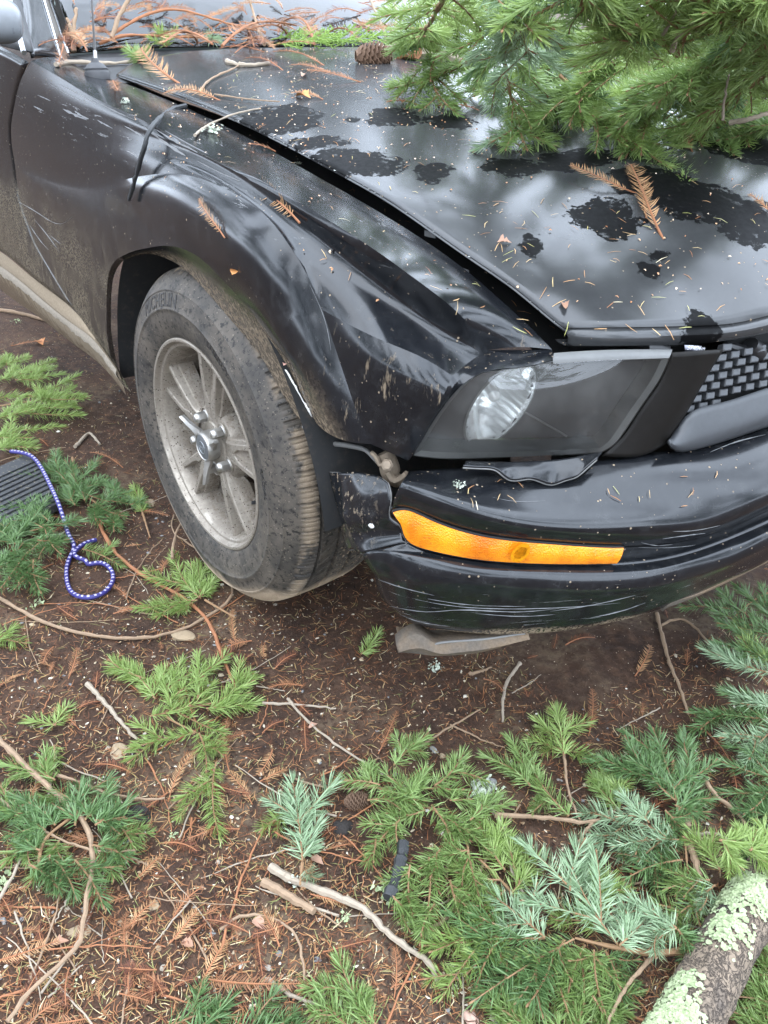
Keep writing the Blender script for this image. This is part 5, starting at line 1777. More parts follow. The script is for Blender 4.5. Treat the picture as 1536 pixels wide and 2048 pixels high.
for (x0, y0, x1, y1, lb, m_) in [
    (762, 1497, 808, 1430, 'upright orange redwood spray left of the bare soil below the bumper', 0),
    (0, 1920, 115, 1900, 'wide orange redwood spray at the left frame edge low down', 1),
    (405, 1960, 460, 1890, 'tan redwood spray with long teeth low on the left', 1),
    (425, 1960, 600, 2000, 'long orange redwood spray trailing along the bottom of the frame', 0),
    (262, 1850, 300, 1800, 'dark tan redwood spray standing beside a pale flat stone', 1),
    (275, 1755, 325, 1720, 'small tan redwood spray near a black bark lump', 1),
    (255, 1200, 232, 1170, 'bright orange redwood spray right of the looped cord', 0),
    (470, 1280, 448, 1225, 'pale brown redwood spray below the tyre', 1),
    (140, 1350, 165, 1300, 'rust redwood spray among thin twigs on the left', 0),
    (340, 1590, 375, 1500, 'faded redwood spray beneath the curled fir shoot', 1),
    (455, 1530, 430, 1445, 'rusty redwood spray right of the three-fingered fir branch', 0),
    (500, 1600, 465, 1540, 'pale redwood spray lying along the soil near the centre', 1),
    (525, 1560, 575, 1545, 'short wide redwood spray on bare soil', 1),
    (1275, 1345, 1310, 1300, 'tan redwood spray on the soil under the bumper corner', 1),
    (1180, 1460, 1200, 1385, 'thin orange redwood spray behind the small upright fir tuft', 0),
    (1420, 1470, 1500, 1590, 'long dark rust redwood frond beside the right-hand fir branch', 2),
    (1285, 1430, 1290, 1408, 'tiny orange redwood tip on bare soil at right', 0),
    (610, 1440, 600, 1500, 'dull purple-brown redwood spray right of centre', 2),
    (100, 1130, 60, 1160, 'rust redwood spray lying over the left fir clump', 0),
    (20, 1090, 40, 1125, 'short rust redwood spray at the left edge below the rubber slab', 0),
    (280, 1020, 330, 1040, 'orange redwood spray between tyre and fir branch', 0),
    (1300, 1620, 1340, 1590, 'brown redwood tip tucked under the right fir branch', 2),
    (30, 690, 95, 690, 'orange leaf-like redwood spray under the sill', 0),
    (1470, 1990, 1500, 1960, 'small orange redwood spray right of the lichened log', 0),
    (240, 930, 190, 905, 'orange redwood spray above the fir branch near the cord', 0),
    (790, 1985, 800, 1900, 'rust redwood spray by the lichened stick near the bottom', 0)]:
    gspray(x0, y0, x1, y1, lb, m_)
for k in range(150):
    while True:
        px, py = rng.uniform(-60, 1580), rng.uniform(640, 2100)
        p = gnd(px, py)
        if p[0] < -1.6 or (p[1] > -.9 and p[0] < .5) or p[1] > .3: continue
        if rng.random() < (1.0 if px < 760 else .35) * (1 - .95 * bare_soil_zone(p[0], p[1])): break
    a = rng.uniform(0, 6.28); L = rng.uniform(.022, .062)
    m_ = rng.choice([0, 1, 2, 2, 0, 2])
    p = p + [0, 0, rng.uniform(.002, .007)]
    q = p + np.array([math.cos(a) * L, math.sin(a) * L, rng.normal(0, .004)])
    q[2] = float(gz(q[0], q[1])) + rng.uniform(.002, .009)
    desc = ('tiny ' if L < .034 else 'small ' if L < .05 else 'longer ') + ('rust-brown', 'tan', 'dark brown')[int(m_)] + ' redwood spray'
    spray(p, q, (rng.normal(0, .25), rng.normal(0, .25), 1), where(desc, p, LANDMARKS, q - p), int(m_), 'redwood sprays strewn over the soil')

# ------------------------------------------------------------------ twigs and sticks on the ground
def gtwig(label, pts, w, mat=None, lift=.006, name='twig', cat='twig', taper=.55, wob=.0007):
    """twig along photo pixels on the soil; w is its width in pixels there"""
    P = np.array([gnd(x, y, lift) for x, y in pts])
    d = np.linalg.norm(P.mean(0) - CAM_POS)
    r = w / 2 * d / FPX
    o = twig_mesh(P - P[0], r, r * taper, max(14, 5 * len(pts)), wob).obj(name, mat or M_TWIG)
    o.location = P[0] + np.array([0, 0, r * .5])
    tag(o, label, cat)
    return o


gtwig('long curved brown twig running from the left edge to the tyre', [(-20, 1185), (65, 1235), (150, 1265), (280, 1278), (375, 1255), (450, 1210), (465, 1180), (440, 1130)], 8, taper=.5)
gtwig('orange-brown twig crossing below the cord loop towards the centre', [(195, 1040), (235, 1110), (300, 1160), (370, 1200), (420, 1250), (440, 1300), (480, 1395)], 9, M_TWIGR)
gtwig('thick bent tan twig sweeping down the left of the foreground', [(-20, 1460), (55, 1537), (140, 1615), (178, 1665), (182, 1750), (170, 1825), (150, 1900), (75, 1970), (15, 2045)], 12, lift=.03)
gtwig('tan twig branching right off the bent foreground twig', [(65, 1542), (150, 1562), (210, 1587), (300, 1600), (330, 1597)], 7, lift=.02)
gtwig('pale straight stick at upper left of the foreground', [(175, 1370), (205, 1402), (250, 1455), (275, 1480)], 10, M_TWIGG)
gtwig('short pale twig lying level near the centre', [(525, 1407), (600, 1411), (672, 1418)], 6, M_TWIGG)
gtwig('thin pale twig slanting through the centre of the litter', [(575, 1398), (640, 1465), (750, 1540), (780, 1560)], 6, M_TWIGG)
gtwig('small bent grey twig on bare soil under the bumper', [(1040, 1328), (1012, 1370), (1006, 1410), (1005, 1445)], 8, M_TWIGG)
gtwig('brown twig hanging from the bumper shadow on the right', [(1313, 1228), (1331, 1300), (1345, 1345), (1362, 1385), (1376, 1430)], 8)
gtwig('thin twig arching below the bumper chin', [(1322, 1252), (1361, 1240), (1392, 1258), (1416, 1290)], 6)
gtwig('lichened grey stick lying across the bottom centre', [(540, 1735), (600, 1768), (720, 1818), (768, 1862), (820, 1902), (858, 1930), (875, 1965)], 17, M_TWIGG, lift=.008, name='stick', cat='stick', wob=.001)
gtwig('short barkless tan stick beside the lichened stick', [(525, 1766), (575, 1793), (628, 1826)], 17, M_TWIG, lift=.006, name='stick', cat='stick', taper=.9)
gtwig('pale forked stem under the front right fir branch', [(988, 1632), (1118, 1640), (1183, 1645), (1238, 1615)], 10, lift=.02)
gtwig('bent stem dropping from the forked stem', [(1190, 1643), (1165, 1672), (1152, 1710)], 8, lift=.018)
gtwig('thin brown stem hanging straight below the fork', [(1178, 1648), (1180, 1690), (1182, 1755)], 6, lift=.012)
gtwig('white lichened twig right of the big green fir branch', [(978, 1612), (1013, 1675), (1023, 1740), (1048, 1790)], 8, M_TWIGG, lift=.02)
gtwig('thick curved tan stem right of the bluish fir spray', [(1373, 1640), (1376, 1675), (1393, 1735), (1396, 1770), (1380, 1815)], 15, lift=.035)
gtwig('pale side twig off the curved tan stem', [(1383, 1672), (1423, 1668), (1460, 1680)], 7, M_TWIGG, lift=.035)
gtwig('thin grey-brown twig at right below the fir bough', [(1408, 1560), (1440, 1600), (1468, 1620), (1513, 1695)], 8, lift=.03)
gtwig('slender tan twig curving down beside the lichened log', [(1313, 1907), (1268, 1955), (1238, 2000), (1210, 2060)], 9, lift=.03)
gtwig('thin upright twig at the left foreground edge', [(-5, 1805), (35, 1735), (68, 1668)], 6, M_TWIGG, lift=.02)
gtwig('slim twig lying beside the wheel on the litter', [(440, 1130), (380, 1090), (345, 1060), (348, 1030)], 4)
gtwig('tan twig standing out over the rim bottom', [(345, 1118), (352, 1070), (372, 1035), (388, 1018)], 6, lift=.03)
gtwig('brown twig trailing from the sill into the soil', [(0, 622), (40, 628), (90, 642), (150, 660)], 7)
gtwig('thin twig from the stick towards the bottom edge', [(440, 1860), (500, 1830), (590, 1870), (610, 1960), (640, 2050)], 6)
gtwig('pair-bent pale twig at bottom centre', [(530, 1960), (580, 1990), (650, 2015)], 9, M_TWIGG)
gtwig('long thin red twig slanting up to the centre', [(440, 1910), (490, 1740), (540, 1650), (580, 1640)], 5, M_TWIGR)
gtwig('slight curved twig left of the foreground stick', [(90, 1660), (95, 1600), (110, 1520), (100, 1480)], 4, M_TWIGG)
gtwig('thin pale twig across the left fir spray', [(0, 1600), (60, 1640), (120, 1680), (220, 1705), (270, 1702)], 6, lift=.03)
gtwig('forked pale twig by the rubber slab', [(150, 895), (172, 872), (178, 868), (200, 890)], 7, M_TWIGG)
gtwig('thin brown twig over the front soil', [(845, 1490), (900, 1455), (960, 1420)], 5)
gtwig('thin tan twig over the gravel patch', [(900, 1450), (960, 1478), (1010, 1496)], 4)
gtwig('straight chip of wood right of the gravel patch', [(938, 1350), (965, 1343), (983, 1336)], 7, M_TWIG)
gtwig('upright thin twig under the small fir tuft', [(1128, 1510), (1133, 1560), (1145, 1610), (1160, 1640)], 6, lift=.02)
gtwig('pale twig at the bottom under the green fir branch', [(980, 2035), (1030, 2046), (1055, 2020)], 7, M_TWIGG)
gtwig('fine brown twig in the lower right gap between boughs', [(1230, 1770), (1290, 1765), (1310, 1757)], 5)
gtwig('brown twig beneath the green fir branch going left', [(850, 1865), (900, 1830), (985, 1700), (1040, 1610)], 7)
for k in range(120):
    while True:
        px, py = rng.uniform(-60, 1580), rng.uniform(660, 2100)
        p = gnd(px, py)
        if p[0] < -1.5 or (p[1] > -.9 and p[0] < .5) or p[1] > .3: continue
        if rng.random() < (1.0 if px < 800 else .35) * (1 - .8 * bare_soil_zone(p[0], p[1])): break
    a = rng.uniform(0, 6.28); L = rng.uniform(.04, .22); bend = rng.normal(0, .18)
    q = np.linspace(0, 1, 6)
    pts = p + np.stack([math.cos(a) * L * q - math.sin(a) * L * bend * q * q, math.sin(a) * L * q + math.cos(a) * L * bend * q * q, 0 * q], -1)
    pts[:, 2] = gz(pts[:, 0], pts[:, 1]) + rng.uniform(.002, .010)
    r = rng.uniform(.0007, .0019)
    ci = int(rng.integers(3))
    o = twig_mesh(pts - p, r, r * .55, 12, .0008).obj('twig', [M_TWIG, M_TWIGR, M_TWIGG][ci])
    o.location = p
    desc = ('short ' if L < .09 else 'slim ' if L < .16 else 'long thin ') + ('brown', 'reddish', 'pale grey')[ci] + ' loose twig'
    tag(o, where(desc, p, LANDMARKS, pts[-1] - p), 'twig', 'small twigs strewn over the soil')

# ------------------------------------------------------------------ fir branches on the ground
fir_branch('green fir branch by the sill at the left frame edge', [(-60, 800, 165, 790), (-60, 850, 150, 808), (-40, 770, 110, 735), (-30, 880, 120, 850), (-40, 750, 60, 715), (20, 830, 150, 775), (-20, 900, 70, 885), (30, 760, 130, 752)], [([(-80, 830), (0, 812), (120, 795)],)], mi_=2, h=.05)
fir_branch('fir branch right of the purple cord, above the loop', [(150, 985, 95, 908), (160, 985, 208, 955), (150, 975, 232, 1045), (205, 1005, 248, 972), (180, 1010, 262, 1052), (170, 1000, 135, 920), (150, 1010, 110, 960), (215, 1000, 285, 1015)], [([(145, 915), (165, 985), (200, 1010), (240, 1045)],)], mi_=3, h=.03)
fir_branch('full fir clump at the left edge left of the cord loop', [(85, 1055, 22, 1015), (85, 1050, 165, 1048), (90, 1055, 98, 1118), (-30, 1085, 95, 1062), (67, 1120, 58, 1182), (30, 1088, -10, 1030), (60, 1100, 5, 1165), (75, 1080, 130, 1090), (-20, 1140, 60, 1105), (30, 1100, 40, 1185), (95, 1040, 60, 1000)], [([(-60, 1090), (20, 1072), (90, 1055)],)], mi_=3, h=.05)
fir_branch('small fir sprig just below the tyre', [(398, 1195, 322, 1128), (395, 1200, 275, 1210), (400, 1195, 402, 1125), (385, 1205, 345, 1225), (405, 1190, 428, 1165)], [([(410, 1200), (470, 1235)],)], mi_=2, h=.02)
fir_branch('tiny green fir tuft against the tyre edge', [(285, 1025, 275, 972), (284, 1020, 262, 990)], [([(285, 1025), (300, 1075)],)], mi_=2, h=.012, extra=0)
fir_branch('short fir sprig lying across the purple cord', [(165, 1098, 255, 1118), (200, 1105, 235, 1090)], mi_=0, h=.02, extra=0)
fir_branch('three-fingered fir branch left of centre with a curled shoot', [(310, 1398, 270, 1310), (395, 1400, 405, 1312), (465, 1382, 496, 1332), (300, 1432, 515, 1412), (390, 1466, 265, 1485), (398, 1466, 432, 1530), (432, 1525, 395, 1672), (345, 1425, 330, 1340), (420, 1420, 500, 1395)], [([(470, 1395), (395, 1412), (330, 1425), (395, 1466)],)], mi_=2, h=.025)
fir_branch('bluish fir branch spread in the lower left corner area', [(150, 1650, 165, 1566), (190, 1650, 268, 1608), (185, 1690, 262, 1702), (150, 1720, 225, 1798), (110, 1720, 165, 1775), (90, 1660, 20, 1600), (110, 1650, 60, 1580), (80, 1700, 30, 1690), (100, 1710, 90, 1770), (170, 1640, 210, 1580), (60, 1730, 130, 1760), (190, 1640, 270, 1650)], [([(80, 1740), (90, 1680), (150, 1630), (190, 1600)],)], mi_=3, h=.04)
fir_branch('upright bluish fir sprig left of the lichened stick', [(605, 1722, 595, 1558), (605, 1715, 640, 1640), (610, 1740, 625, 1765), (600, 1650, 560, 1590)], [([(605, 1725), (600, 1770)],)], mi_=1, h=.03, extra=1)
fir_branch('short yellow-green fir sprig by a redwood frond near the centre', [(570, 1632, 518, 1648), (565, 1632, 545, 1660)], mi_=2, h=.015, extra=0)
fir_branch('dense green fir branch right of bottom centre', [(788, 1530, 833, 1468), (818, 1580, 918, 1562), (863, 1610, 935, 1695), (933, 1700, 868, 1728), (935, 1700, 958, 1812), (858, 1715, 878, 1878), (783, 1790, 845, 1868), (735, 1600, 840, 1590), (850, 1620, 760, 1660), (900, 1640, 985, 1690), (830, 1600, 770, 1540), (880, 1700, 810, 1780), (900, 1760, 920, 1850), (800, 1640, 720, 1700), (900, 1600, 960, 1600), (760, 1570, 690, 1545), (870, 1570, 940, 1530), (940, 1640, 1000, 1590), (820, 1730, 800, 1830)], [([(690, 1560), (770, 1580), (850, 1612), (920, 1660), (940, 1720)], .035)], mi_=0, h=.04)
fir_branch('large pale bluish fir spray in the front right foreground', [(1235, 1888, 1048, 1680, .06, 1), (1090, 1875, 983, 1778, .05, 1), (1090, 1876, 918, 1890, .04, 3), (1148, 1878, 940, 1988, .04, 3), (1188, 1900, 1183, 2055, .04, 0), (1353, 1856, 1258, 1795, .08, 1), (1353, 1856, 1288, 1880, .08, 1), (1355, 1858, 1400, 1922, .07, 3), (1160, 1800, 1145, 1690, .05, 1), (1190, 1830, 1228, 1750, .05, 2), (1200, 1850, 1110, 1830, .05, 2), (1130, 1880, 1060, 1960, .04, 0), (1170, 1890, 1090, 2030, .03, 0), (1210, 1900, 1260, 1990, .03, 3), (1060, 1870, 985, 1950, .03, 3), (1240, 1890, 1310, 1830, .07, 1)], [([(1358, 1902), (1300, 1905), (1218, 1892), (1150, 1876)], .05, .0055)], mi_=1, h=.05)
fir_branch('small upright fir tuft on the bare soil right of centre', [(1128, 1510, 1118, 1415, .04), (1125, 1500, 1063, 1475), (1135, 1500, 1195, 1515), (1120, 1490, 1085, 1440)], mi_=2, h=.02, extra=1)
fir_branch('slanting fir shoot left of the small upright tuft', [(1138, 1632, 985, 1505), (1100, 1600, 1060, 1615), (1060, 1570, 1025, 1530)], mi_=0, h=.03)
fir_branch('thick fir branch spreading above the pale bluish spray', [(1353, 1600, 1318, 1460), (1350, 1600, 1228, 1500), (1358, 1620, 1398, 1560), (1298, 1645, 1248, 1590, .06, 1), (1358, 1680, 1228, 1668, .05, 1), (1365, 1720, 1245, 1728), (1330, 1570, 1270, 1490), (1350, 1610, 1410, 1640), (1310, 1540, 1220, 1545), (1340, 1650, 1300, 1720), (1370, 1560, 1400, 1480), (1330, 1620, 1400, 1690), (1300, 1700, 1330, 1780, .03, 3)], [([(1345, 1520), (1353, 1600), (1365, 1650), (1375, 1740)], .05)], mi_=3, h=.05)
fir_branch('pale fir bough reaching in from the right edge under the bumper', [(1560, 1350, 1398, 1318, .08, 1), (1560, 1420, 1460, 1385, .07, 1), (1540, 1440, 1385, 1420, .06), (1560, 1450, 1465, 1510, .06, 1), (1560, 1280, 1430, 1190, .08), (1570, 1330, 1440, 1240, .08), (1560, 1250, 1480, 1170, .08), (1530, 1400, 1430, 1470, .05), (1570, 1480, 1490, 1540, .05, 1), (1540, 1330, 1500, 1260, .08, 2)], [([(1620, 1480), (1560, 1400), (1500, 1330), (1440, 1290)], .06, .004)], mi_=3, h=.06)
fir_branch('blue-green fir tip low on the right frame edge', [(1560, 1640, 1480, 1612), (1560, 1660, 1490, 1680), (1570, 1620, 1510, 1570)], mi_=3, h=.05)
fir_branch('green fir tip drooping over the lichened log', [(1440, 1680, 1560, 1730, .12), (1440, 1680, 1520, 1690, .13), (1450, 1690, 1470, 1745, .12), (1500, 1700, 1570, 1680, .12)], mi_=2, h=.12)
fir_branch('green fir boughs right of the lichened log in the corner', [(1600, 2000, 1470, 2040), (1590, 1960, 1500, 1930), (1600, 1930, 1520, 1900), (1560, 2060, 1440, 2010), (1600, 2050, 1500, 1985), (1580, 1990, 1480, 1970)], mi_=0, h=.03)
fir_branch('fir shoot rising from the bottom edge left of the pale spray', [(752, 2050, 650, 1932), (740, 2060, 690, 1990), (700, 2060, 640, 1990)], mi_=0, h=.03)
fir_branch('dark fir tip at the bottom edge left of centre', [(330, 2060, 440, 1992), (380, 2070, 470, 2010), (450, 2075, 570, 2020), (520, 2070, 590, 2040)], mi_=3, h=.02)
fir_branch('small yellow-green fir tip by thin twigs at the left', [(110, 1450, 125, 1410), (108, 1490, 118, 1555), (112, 1450, 60, 1440)], mi_=2, h=.02, extra=0)
fir_branch('little fir tip at the left edge under the long curved twig', [(-20, 1270, 45, 1290), (-20, 1290, 30, 1255)], mi_=2, h=.015, extra=0)
fir_branch('small curved bright fir sprig under the bumper', [(722, 1308, 770, 1272)], mi_=2, h=.010, extra=0)

fir_branch('green fir spray filling the gap left of the large bluish spray', [(1010, 1740, 930, 1640), (1000, 1760, 900, 1760), (1010, 1780, 930, 1850), (1030, 1740, 1010, 1650), (980, 1830, 890, 1930), (1000, 1850, 960, 1960), (950, 1900, 880, 1990), (1020, 1790, 1080, 1720)], [([(1060, 1830), (1010, 1770), (960, 1720)],)], mi_=2, h=.03)
fir_branch('deep green fir spray at the bottom edge under the bluish spray', [(1120, 2060, 1010, 1960), (1100, 2070, 960, 2020), (1160, 2060, 1120, 1950), (1200, 2060, 1230, 1960), (1060, 2070, 990, 1990), (1240, 2070, 1180, 1990)], mi_=0, h=.02)
fir_branch('pale fir spray between the upright tuft and the thick branch', [(1240, 1620, 1170, 1560, .03, 0), (1230, 1640, 1160, 1610), (1250, 1600, 1210, 1540, .03, 2), (1260, 1640, 1200, 1700)], mi_=1, h=.03)
fir_branch('light green fir spray above the lichened log', [(1420, 1760, 1330, 1760, .06, 0), (1430, 1770, 1370, 1820, .06), (1440, 1740, 1400, 1660, .06, 2), (1400, 1800, 1310, 1840, .05, 0)], mi_=1, h=.05)
fir_branch('dark fir spray at the right edge below the pale bough', [(1570, 1560, 1440, 1540), (1570, 1580, 1450, 1600), (1560, 1530, 1470, 1480), (1570, 1700, 1490, 1740)], mi_=3, h=.05)
fir_branch('fresh fir spray at the lower left below the bent twig', [(110, 1560, 30, 1520), (120, 1580, 60, 1620), (60, 1640, -20, 1590), (90, 1660, 10, 1720), (120, 1680, 60, 1760), (200, 1690, 240, 1750), (230, 1640, 280, 1690)], mi_=0, h=.03)
# ------------------------------------------------------------------ log with lichen
def m_log():
    g = NT('log_bark')
    co = g.co()
    crack = g.step(g.math('ABSOLUTE', g.math('SUBTRACT', g.noise(75, 6, .72, dist=1.2), .5)), .0, .05)
    n1 = g.noise(30, 6, .7); n2 = g.noise(9, 4)
    c = g.mix(n1, (.115, .085, .06), (.25, .19, .135))
    c = g.mix(g.step(n2, .5, .66), c, (.055, .045, .038))
    c = g.mix(crack, (.045, .032, .024), c)
    return g.done(g.bsdf(Base_Color=c, Roughness=.92, Normal=g.bump(g.math('ADD', g.math('MULTIPLY', crack, .7), n1), .8, .004)))


M_LICH = leafy('pale_lichen', (.27, .33, .17), (.42, .47, .29), .1, .9, .1)
M_LICHG = leafy('grey_lichen', (.38, .42, .32), (.60, .63, .54), .1, .9, .1)
lg0, lg1 = gnd(1352, 2062, .042), gnd(1522, 1798, .046)
dl = (lg1 - lg0) / np.linalg.norm(lg1 - lg0)
la, lb_ = lg0 - dl * .35, lg1 + dl * .45
nL = 70; angs = np.linspace(0, 2 * np.pi, 40, endpoint=False)
side_ = np.cross(dl, [0, 0, 1]); side_ /= np.linalg.norm(side_); upl = np.cross(side_, dl)
LR = .038


def logp(s, t, lift=0.0):
    c = la + (lb_ - la) * s + side_ * .006 * math.sin(s * 7)
    r = LR * (1 + .05 * math.sin(3 * t + s * 9) + .04 * math.sin(s * 23 + t)) * (1.08 - .16 * s) + lift
    return c + side_ * math.cos(t) * r + upl * math.sin(t) * r


Gq = np.array([[logp(i / (nL - 1), t) for t in angs] for i in range(nL)])
Gq += rng.normal(0, .0009, Gq.shape)
lgm = MB().grid(Gq, wrap_v=True)
lgm.add(Gq[0], [tuple(range(40))]); lgm.add(Gq[-1], [tuple(range(40))[::-1]])
log_ = lgm.obj('log', m_log())
tag(log_, 'bark-covered log with pale green lichen in the lower right corner', 'log')


def lichen_lobes(mb, pts, nrms, s0, s1):
    """ruffled little lobes"""
    for p, nv_ in zip(pts, nrms):
        s = rng.uniform(s0, s1)
        e1 = np.cross(nv_, rng.normal(0, 1, 3)); e1 /= np.linalg.norm(e1); e2 = np.cross(nv_, e1)
        a = np.linspace(0, 6.283, 9, endpoint=False) + rng.uniform(0, 1)
        rr = s * rng.uniform(.55, 1.15, 9)
        ring_ = p + (np.cos(a) * rr)[:, None] * e1 + (np.sin(a) * rr)[:, None] * e2 + (rng.uniform(-.05, .55, 9) * s)[:, None] * nv_
        mb.add(np.r_[ring_, [p + nv_ * s * .12]], [(i, (i + 1) % 9, 9) for i in range(9)])


def logpx(px, py):
    """place on the log (s, angle) seen at a pixel"""
    r = ray(px, py); best = None
    for s in np.linspace(0, 1, 60):
        for t in np.linspace(-.6, 3.6, 36):
            q = logp(s, t) - CAM_POS
            dd = np.linalg.norm(np.cross(q, r)) / np.linalg.norm(r)
            if dd < .006 and (best is None or np.linalg.norm(q) < best[0] - .01): best = (np.linalg.norm(q), s, t)
    return best


lc = MB(); pts, nr = [], []
for (px, py, sx, sy, n) in ((1300, 1990, 48, 55, 330), (1370, 2030, 32, 26, 170), (1270, 2030, 40, 30, 140), (1330, 1945, 34, 20, 130), (1450, 1860, 30, 40, 200), (1440, 1790, 36, 30, 220), (1500, 1760, 36, 26, 220), (1520, 1800, 20, 26, 80)):
    b = logpx(px, py) or logpx(px + 25, py + 20) or logpx(px + 50, py + 40)
    if b is None: continue
    sc_ = np.linalg.norm(logp(b[1], b[2]) - CAM_POS) / FPX
    Lt = np.linalg.norm(lb_ - la)
    for k in range(n):
        s = b[1] + rng.normal(0, .55) * sy * sc_ / Lt; t = b[2] + rng.normal(0, .55) * sx * sc_ / LR
        if not 0 < s < 1: continue
        p = logp(s, t, .001); c = logp(s, t, -.03); pts.append(p); nr.append((p - c) / np.linalg.norm(p - c))
lichen_lobes(lc, pts, nr, .0022, .0058)
o = lc.obj('lichen', M_LICH, log_, smooth=False); o['kind'] = 'stuff'


def lichen_tuft(label, px, py, size, on_car=False, n=44, grey=True):
    if on_car: p, nv_ = hit(px, py, .002)
    else: p, nv_ = gnd(px, py, .003), np.array([0, 0, 1.0])
    mb = MB()
    q = rng.normal(0, size * .38, (n, 3)); q[:, 2] = np.abs(q[:, 2]) * .8
    lichen_lobes(mb, q, rng.normal(0, .6, (n, 3)) + [0, 0, 1.0], size * .07, size * .17)
    o = mb.obj('lichen_tuft', M_LICHG if grey else M_LICH, smooth=False)
    o.matrix_world = frame(p, (1, .3, 0), nv_)
    tag(o, label, 'lichen')


lichen_tuft('frilly grey lichen tuft on the black fender by the hood gap', 422, 268, .022, True, 40)
lichen_tuft('small dried lichen bit on the fender crest below the antenna', 252, 208, .012, True)
lichen_tuft('tiny pale lichen lump on the fender edge near the middle of the gap', 597, 331, .010, True)
lichen_tuft('pale lichen piece on the bumper ledge', 916, 975, .010, True)
lichen_tuft('white lichen tuft on soil under the hanging strip', 872, 1338, .022)
lichen_tuft('grey-white lichen clump amid the green fir branch', 970, 1590, .030, False, 90)
lichen_tuft('green-white lichen clump on the fallen dark stick', 782, 1790, .030, False, 40, False)
lichen_tuft('small lichen fleck near the bottom centre', 718, 2010, .026, False, 30, False)
lichen_tuft('pale lichen fleck at the left edge low down', 8, 1765, .024, False, 26, False)
lichen_tuft('small green lichen at left beside the long twig', 75, 1210, .022, False, 26, False)
lichen_tuft('tiny lichen left of bottom centre', 690, 1840, .016, False, 20, False)
lichen_tuft('lichen speck near the foreground bark lump', 352, 1672, .014, False, 18, False)
lichen_tuft('lichen speck in the lower left corner', 125, 1980, .014, False, 18, False)
lichen_tuft('pale lichen speck beneath the sill', 36, 645, .022, False, 18, False)
lichen_tuft('lichen on the stick tip at bottom centre', 596, 1768, .018, False, 26)
lichen_tuft('lichen speck at bottom between boughs', 912, 1975, .014, False, 18, False)

# ------------------------------------------------------------------ stones, bark lumps, leaves, cones
M_STONE = simple('tan_stone', (.25, .185, .115), .9, var=.35, scale=60, bump=.003)
M_STONEG = simple('grey_stone', (.20, .195, .185), .85, var=.35, scale=60, bump=.003)
M_LUMP = simple('black_bark_lump', (.018, .014, .012), .9, var=.5, scale=60, bump=.005)


def lump(label, px, py, w, hgt, mat, name='stone', cat='stone', aspect=.6, yaw=0.0, rough=.22):
    p = gnd(px, py, 0.0)
    r = w / 2 * np.linalg.norm(p - CAM_POS) / FPX
    u = np.linspace(0, np.pi, 12); v = np.linspace(0, 2 * np.pi, 18, endpoint=False)
    D = np.stack([np.sin(u)[:, None] * np.cos(v), np.sin(u)[:, None] * np.sin(v), np.cos(u)[:, None] * np.ones(18)], -1)
    k = rng.normal(0, 1, (5, 3)) * 2.2; ph_ = rng.uniform(0, 6, 5)
    f = 1 + rough * sum(np.sin(D @ k[i] + ph_[i]) for i in range(5)) * .5
    V = D * f[..., None] * np.array([r, r * aspect, r * hgt]) * .8
    o = MB().grid(V, wrap_v=True).obj(name, mat, sharp=30)
    o.location = p + np.array([0, 0, -r * hgt * .10]); o.rotation_euler = (rng.uniform(-.1, .1), rng.uniform(-.1, .1), yaw)
    tag(o, label, cat)


lump('flat tan stone below the long curved twig', 368, 1272, 70, .25, M_STONE, yaw=.6)
lump('pale yellow stone beside a tan redwood spray', 308, 1812, 32, .4, M_STONE, yaw=1.2)
lump('flat sandy stone under the bent foreground twig', 160, 1860, 50, .25, M_STONE, yaw=1.0)
lump('tan stone left of the curled fir shoot', 240, 1502, 55, .2, M_STONE)
lump('round tan pebble in the lower left litter', 316, 1897, 16, .6, M_STONE, aspect=.85)
lump('grey pebble at lower centre', 425, 1868, 16, .6, M_STONEG, aspect=.8)
lump('speckled grey stone at the right of bottom centre', 478, 1862, 20, .5, M_STONE, aspect=.8)
lump('pinkish stone at the bottom edge right of centre', 942, 2035, 42, .5, simple('pink_stone', (.40, .26, .20), .9, var=.3, scale=60, bump=.003))
lump('grey stone in the gravel patch below the bumper', 982, 1566, 30, .5, M_STONEG, aspect=.9)
lump('small bluish stone in the gravel patch', 955, 1562, 16, .7, M_STONEG)
lump('pale stone at the near edge of the gravel patch', 868, 1500, 24, .5, M_STONEG)
lump('white-flecked pebble on bare soil', 885, 1513, 14, .7, M_STONE, aspect=.9)
lump('grey stone at the left foreground edge', 6, 1842, 22, .5, M_STONEG)
lump('tan stone by the twig fork in the lower left', 240, 1848, 26, .35, M_STONE)
lump('small tan stone beneath the tyre sprig', 300, 1005, 40, .2, M_STONE)
lump('black bark lump right of the bluish fir branch', 280, 1632, 75, .55, M_LUMP, 'bark_lump', 'bark', .45, .9, .25)
lump('mossy dark bark lump left of the green fir branch', 688, 1655, 55, .5, M_LUMP, 'bark_lump', 'bark', .8, .3, .25)
lump('dark log end against the rubber slab', 5, 1000, 60, .8, M_LUMP, 'bark_lump', 'bark', .7, .3, .2)
stump = gtwig('dark stick end with pale lichen in the green fir branch', [(806, 1690), (796, 1745), (776, 1800)], 24, M_TWIGD, lift=.03, name='stick', cat='stick', taper=.85)


def leaf_mesh(L, W, curl, seed):
    r = np.random.default_rng(seed)
    u = np.linspace(0, 1, 9); v = np.linspace(-1, 1, 5)
    w = W * np.sin(np.pi * u ** .8) ** 1.2 * (1 + .18 * r.standard_normal(9))
    X = np.repeat(u[:, None] * L, 5, 1); Y = w[:, None] * v[None]
    Z = curl * (Y ** 2) / W + curl * .6 * L * np.sin(u * 3)[:, None] * .3 + r.normal(0, L * .012, (9, 5))
    return MB().grid(np.stack([X - L / 2, Y, Z], -1))


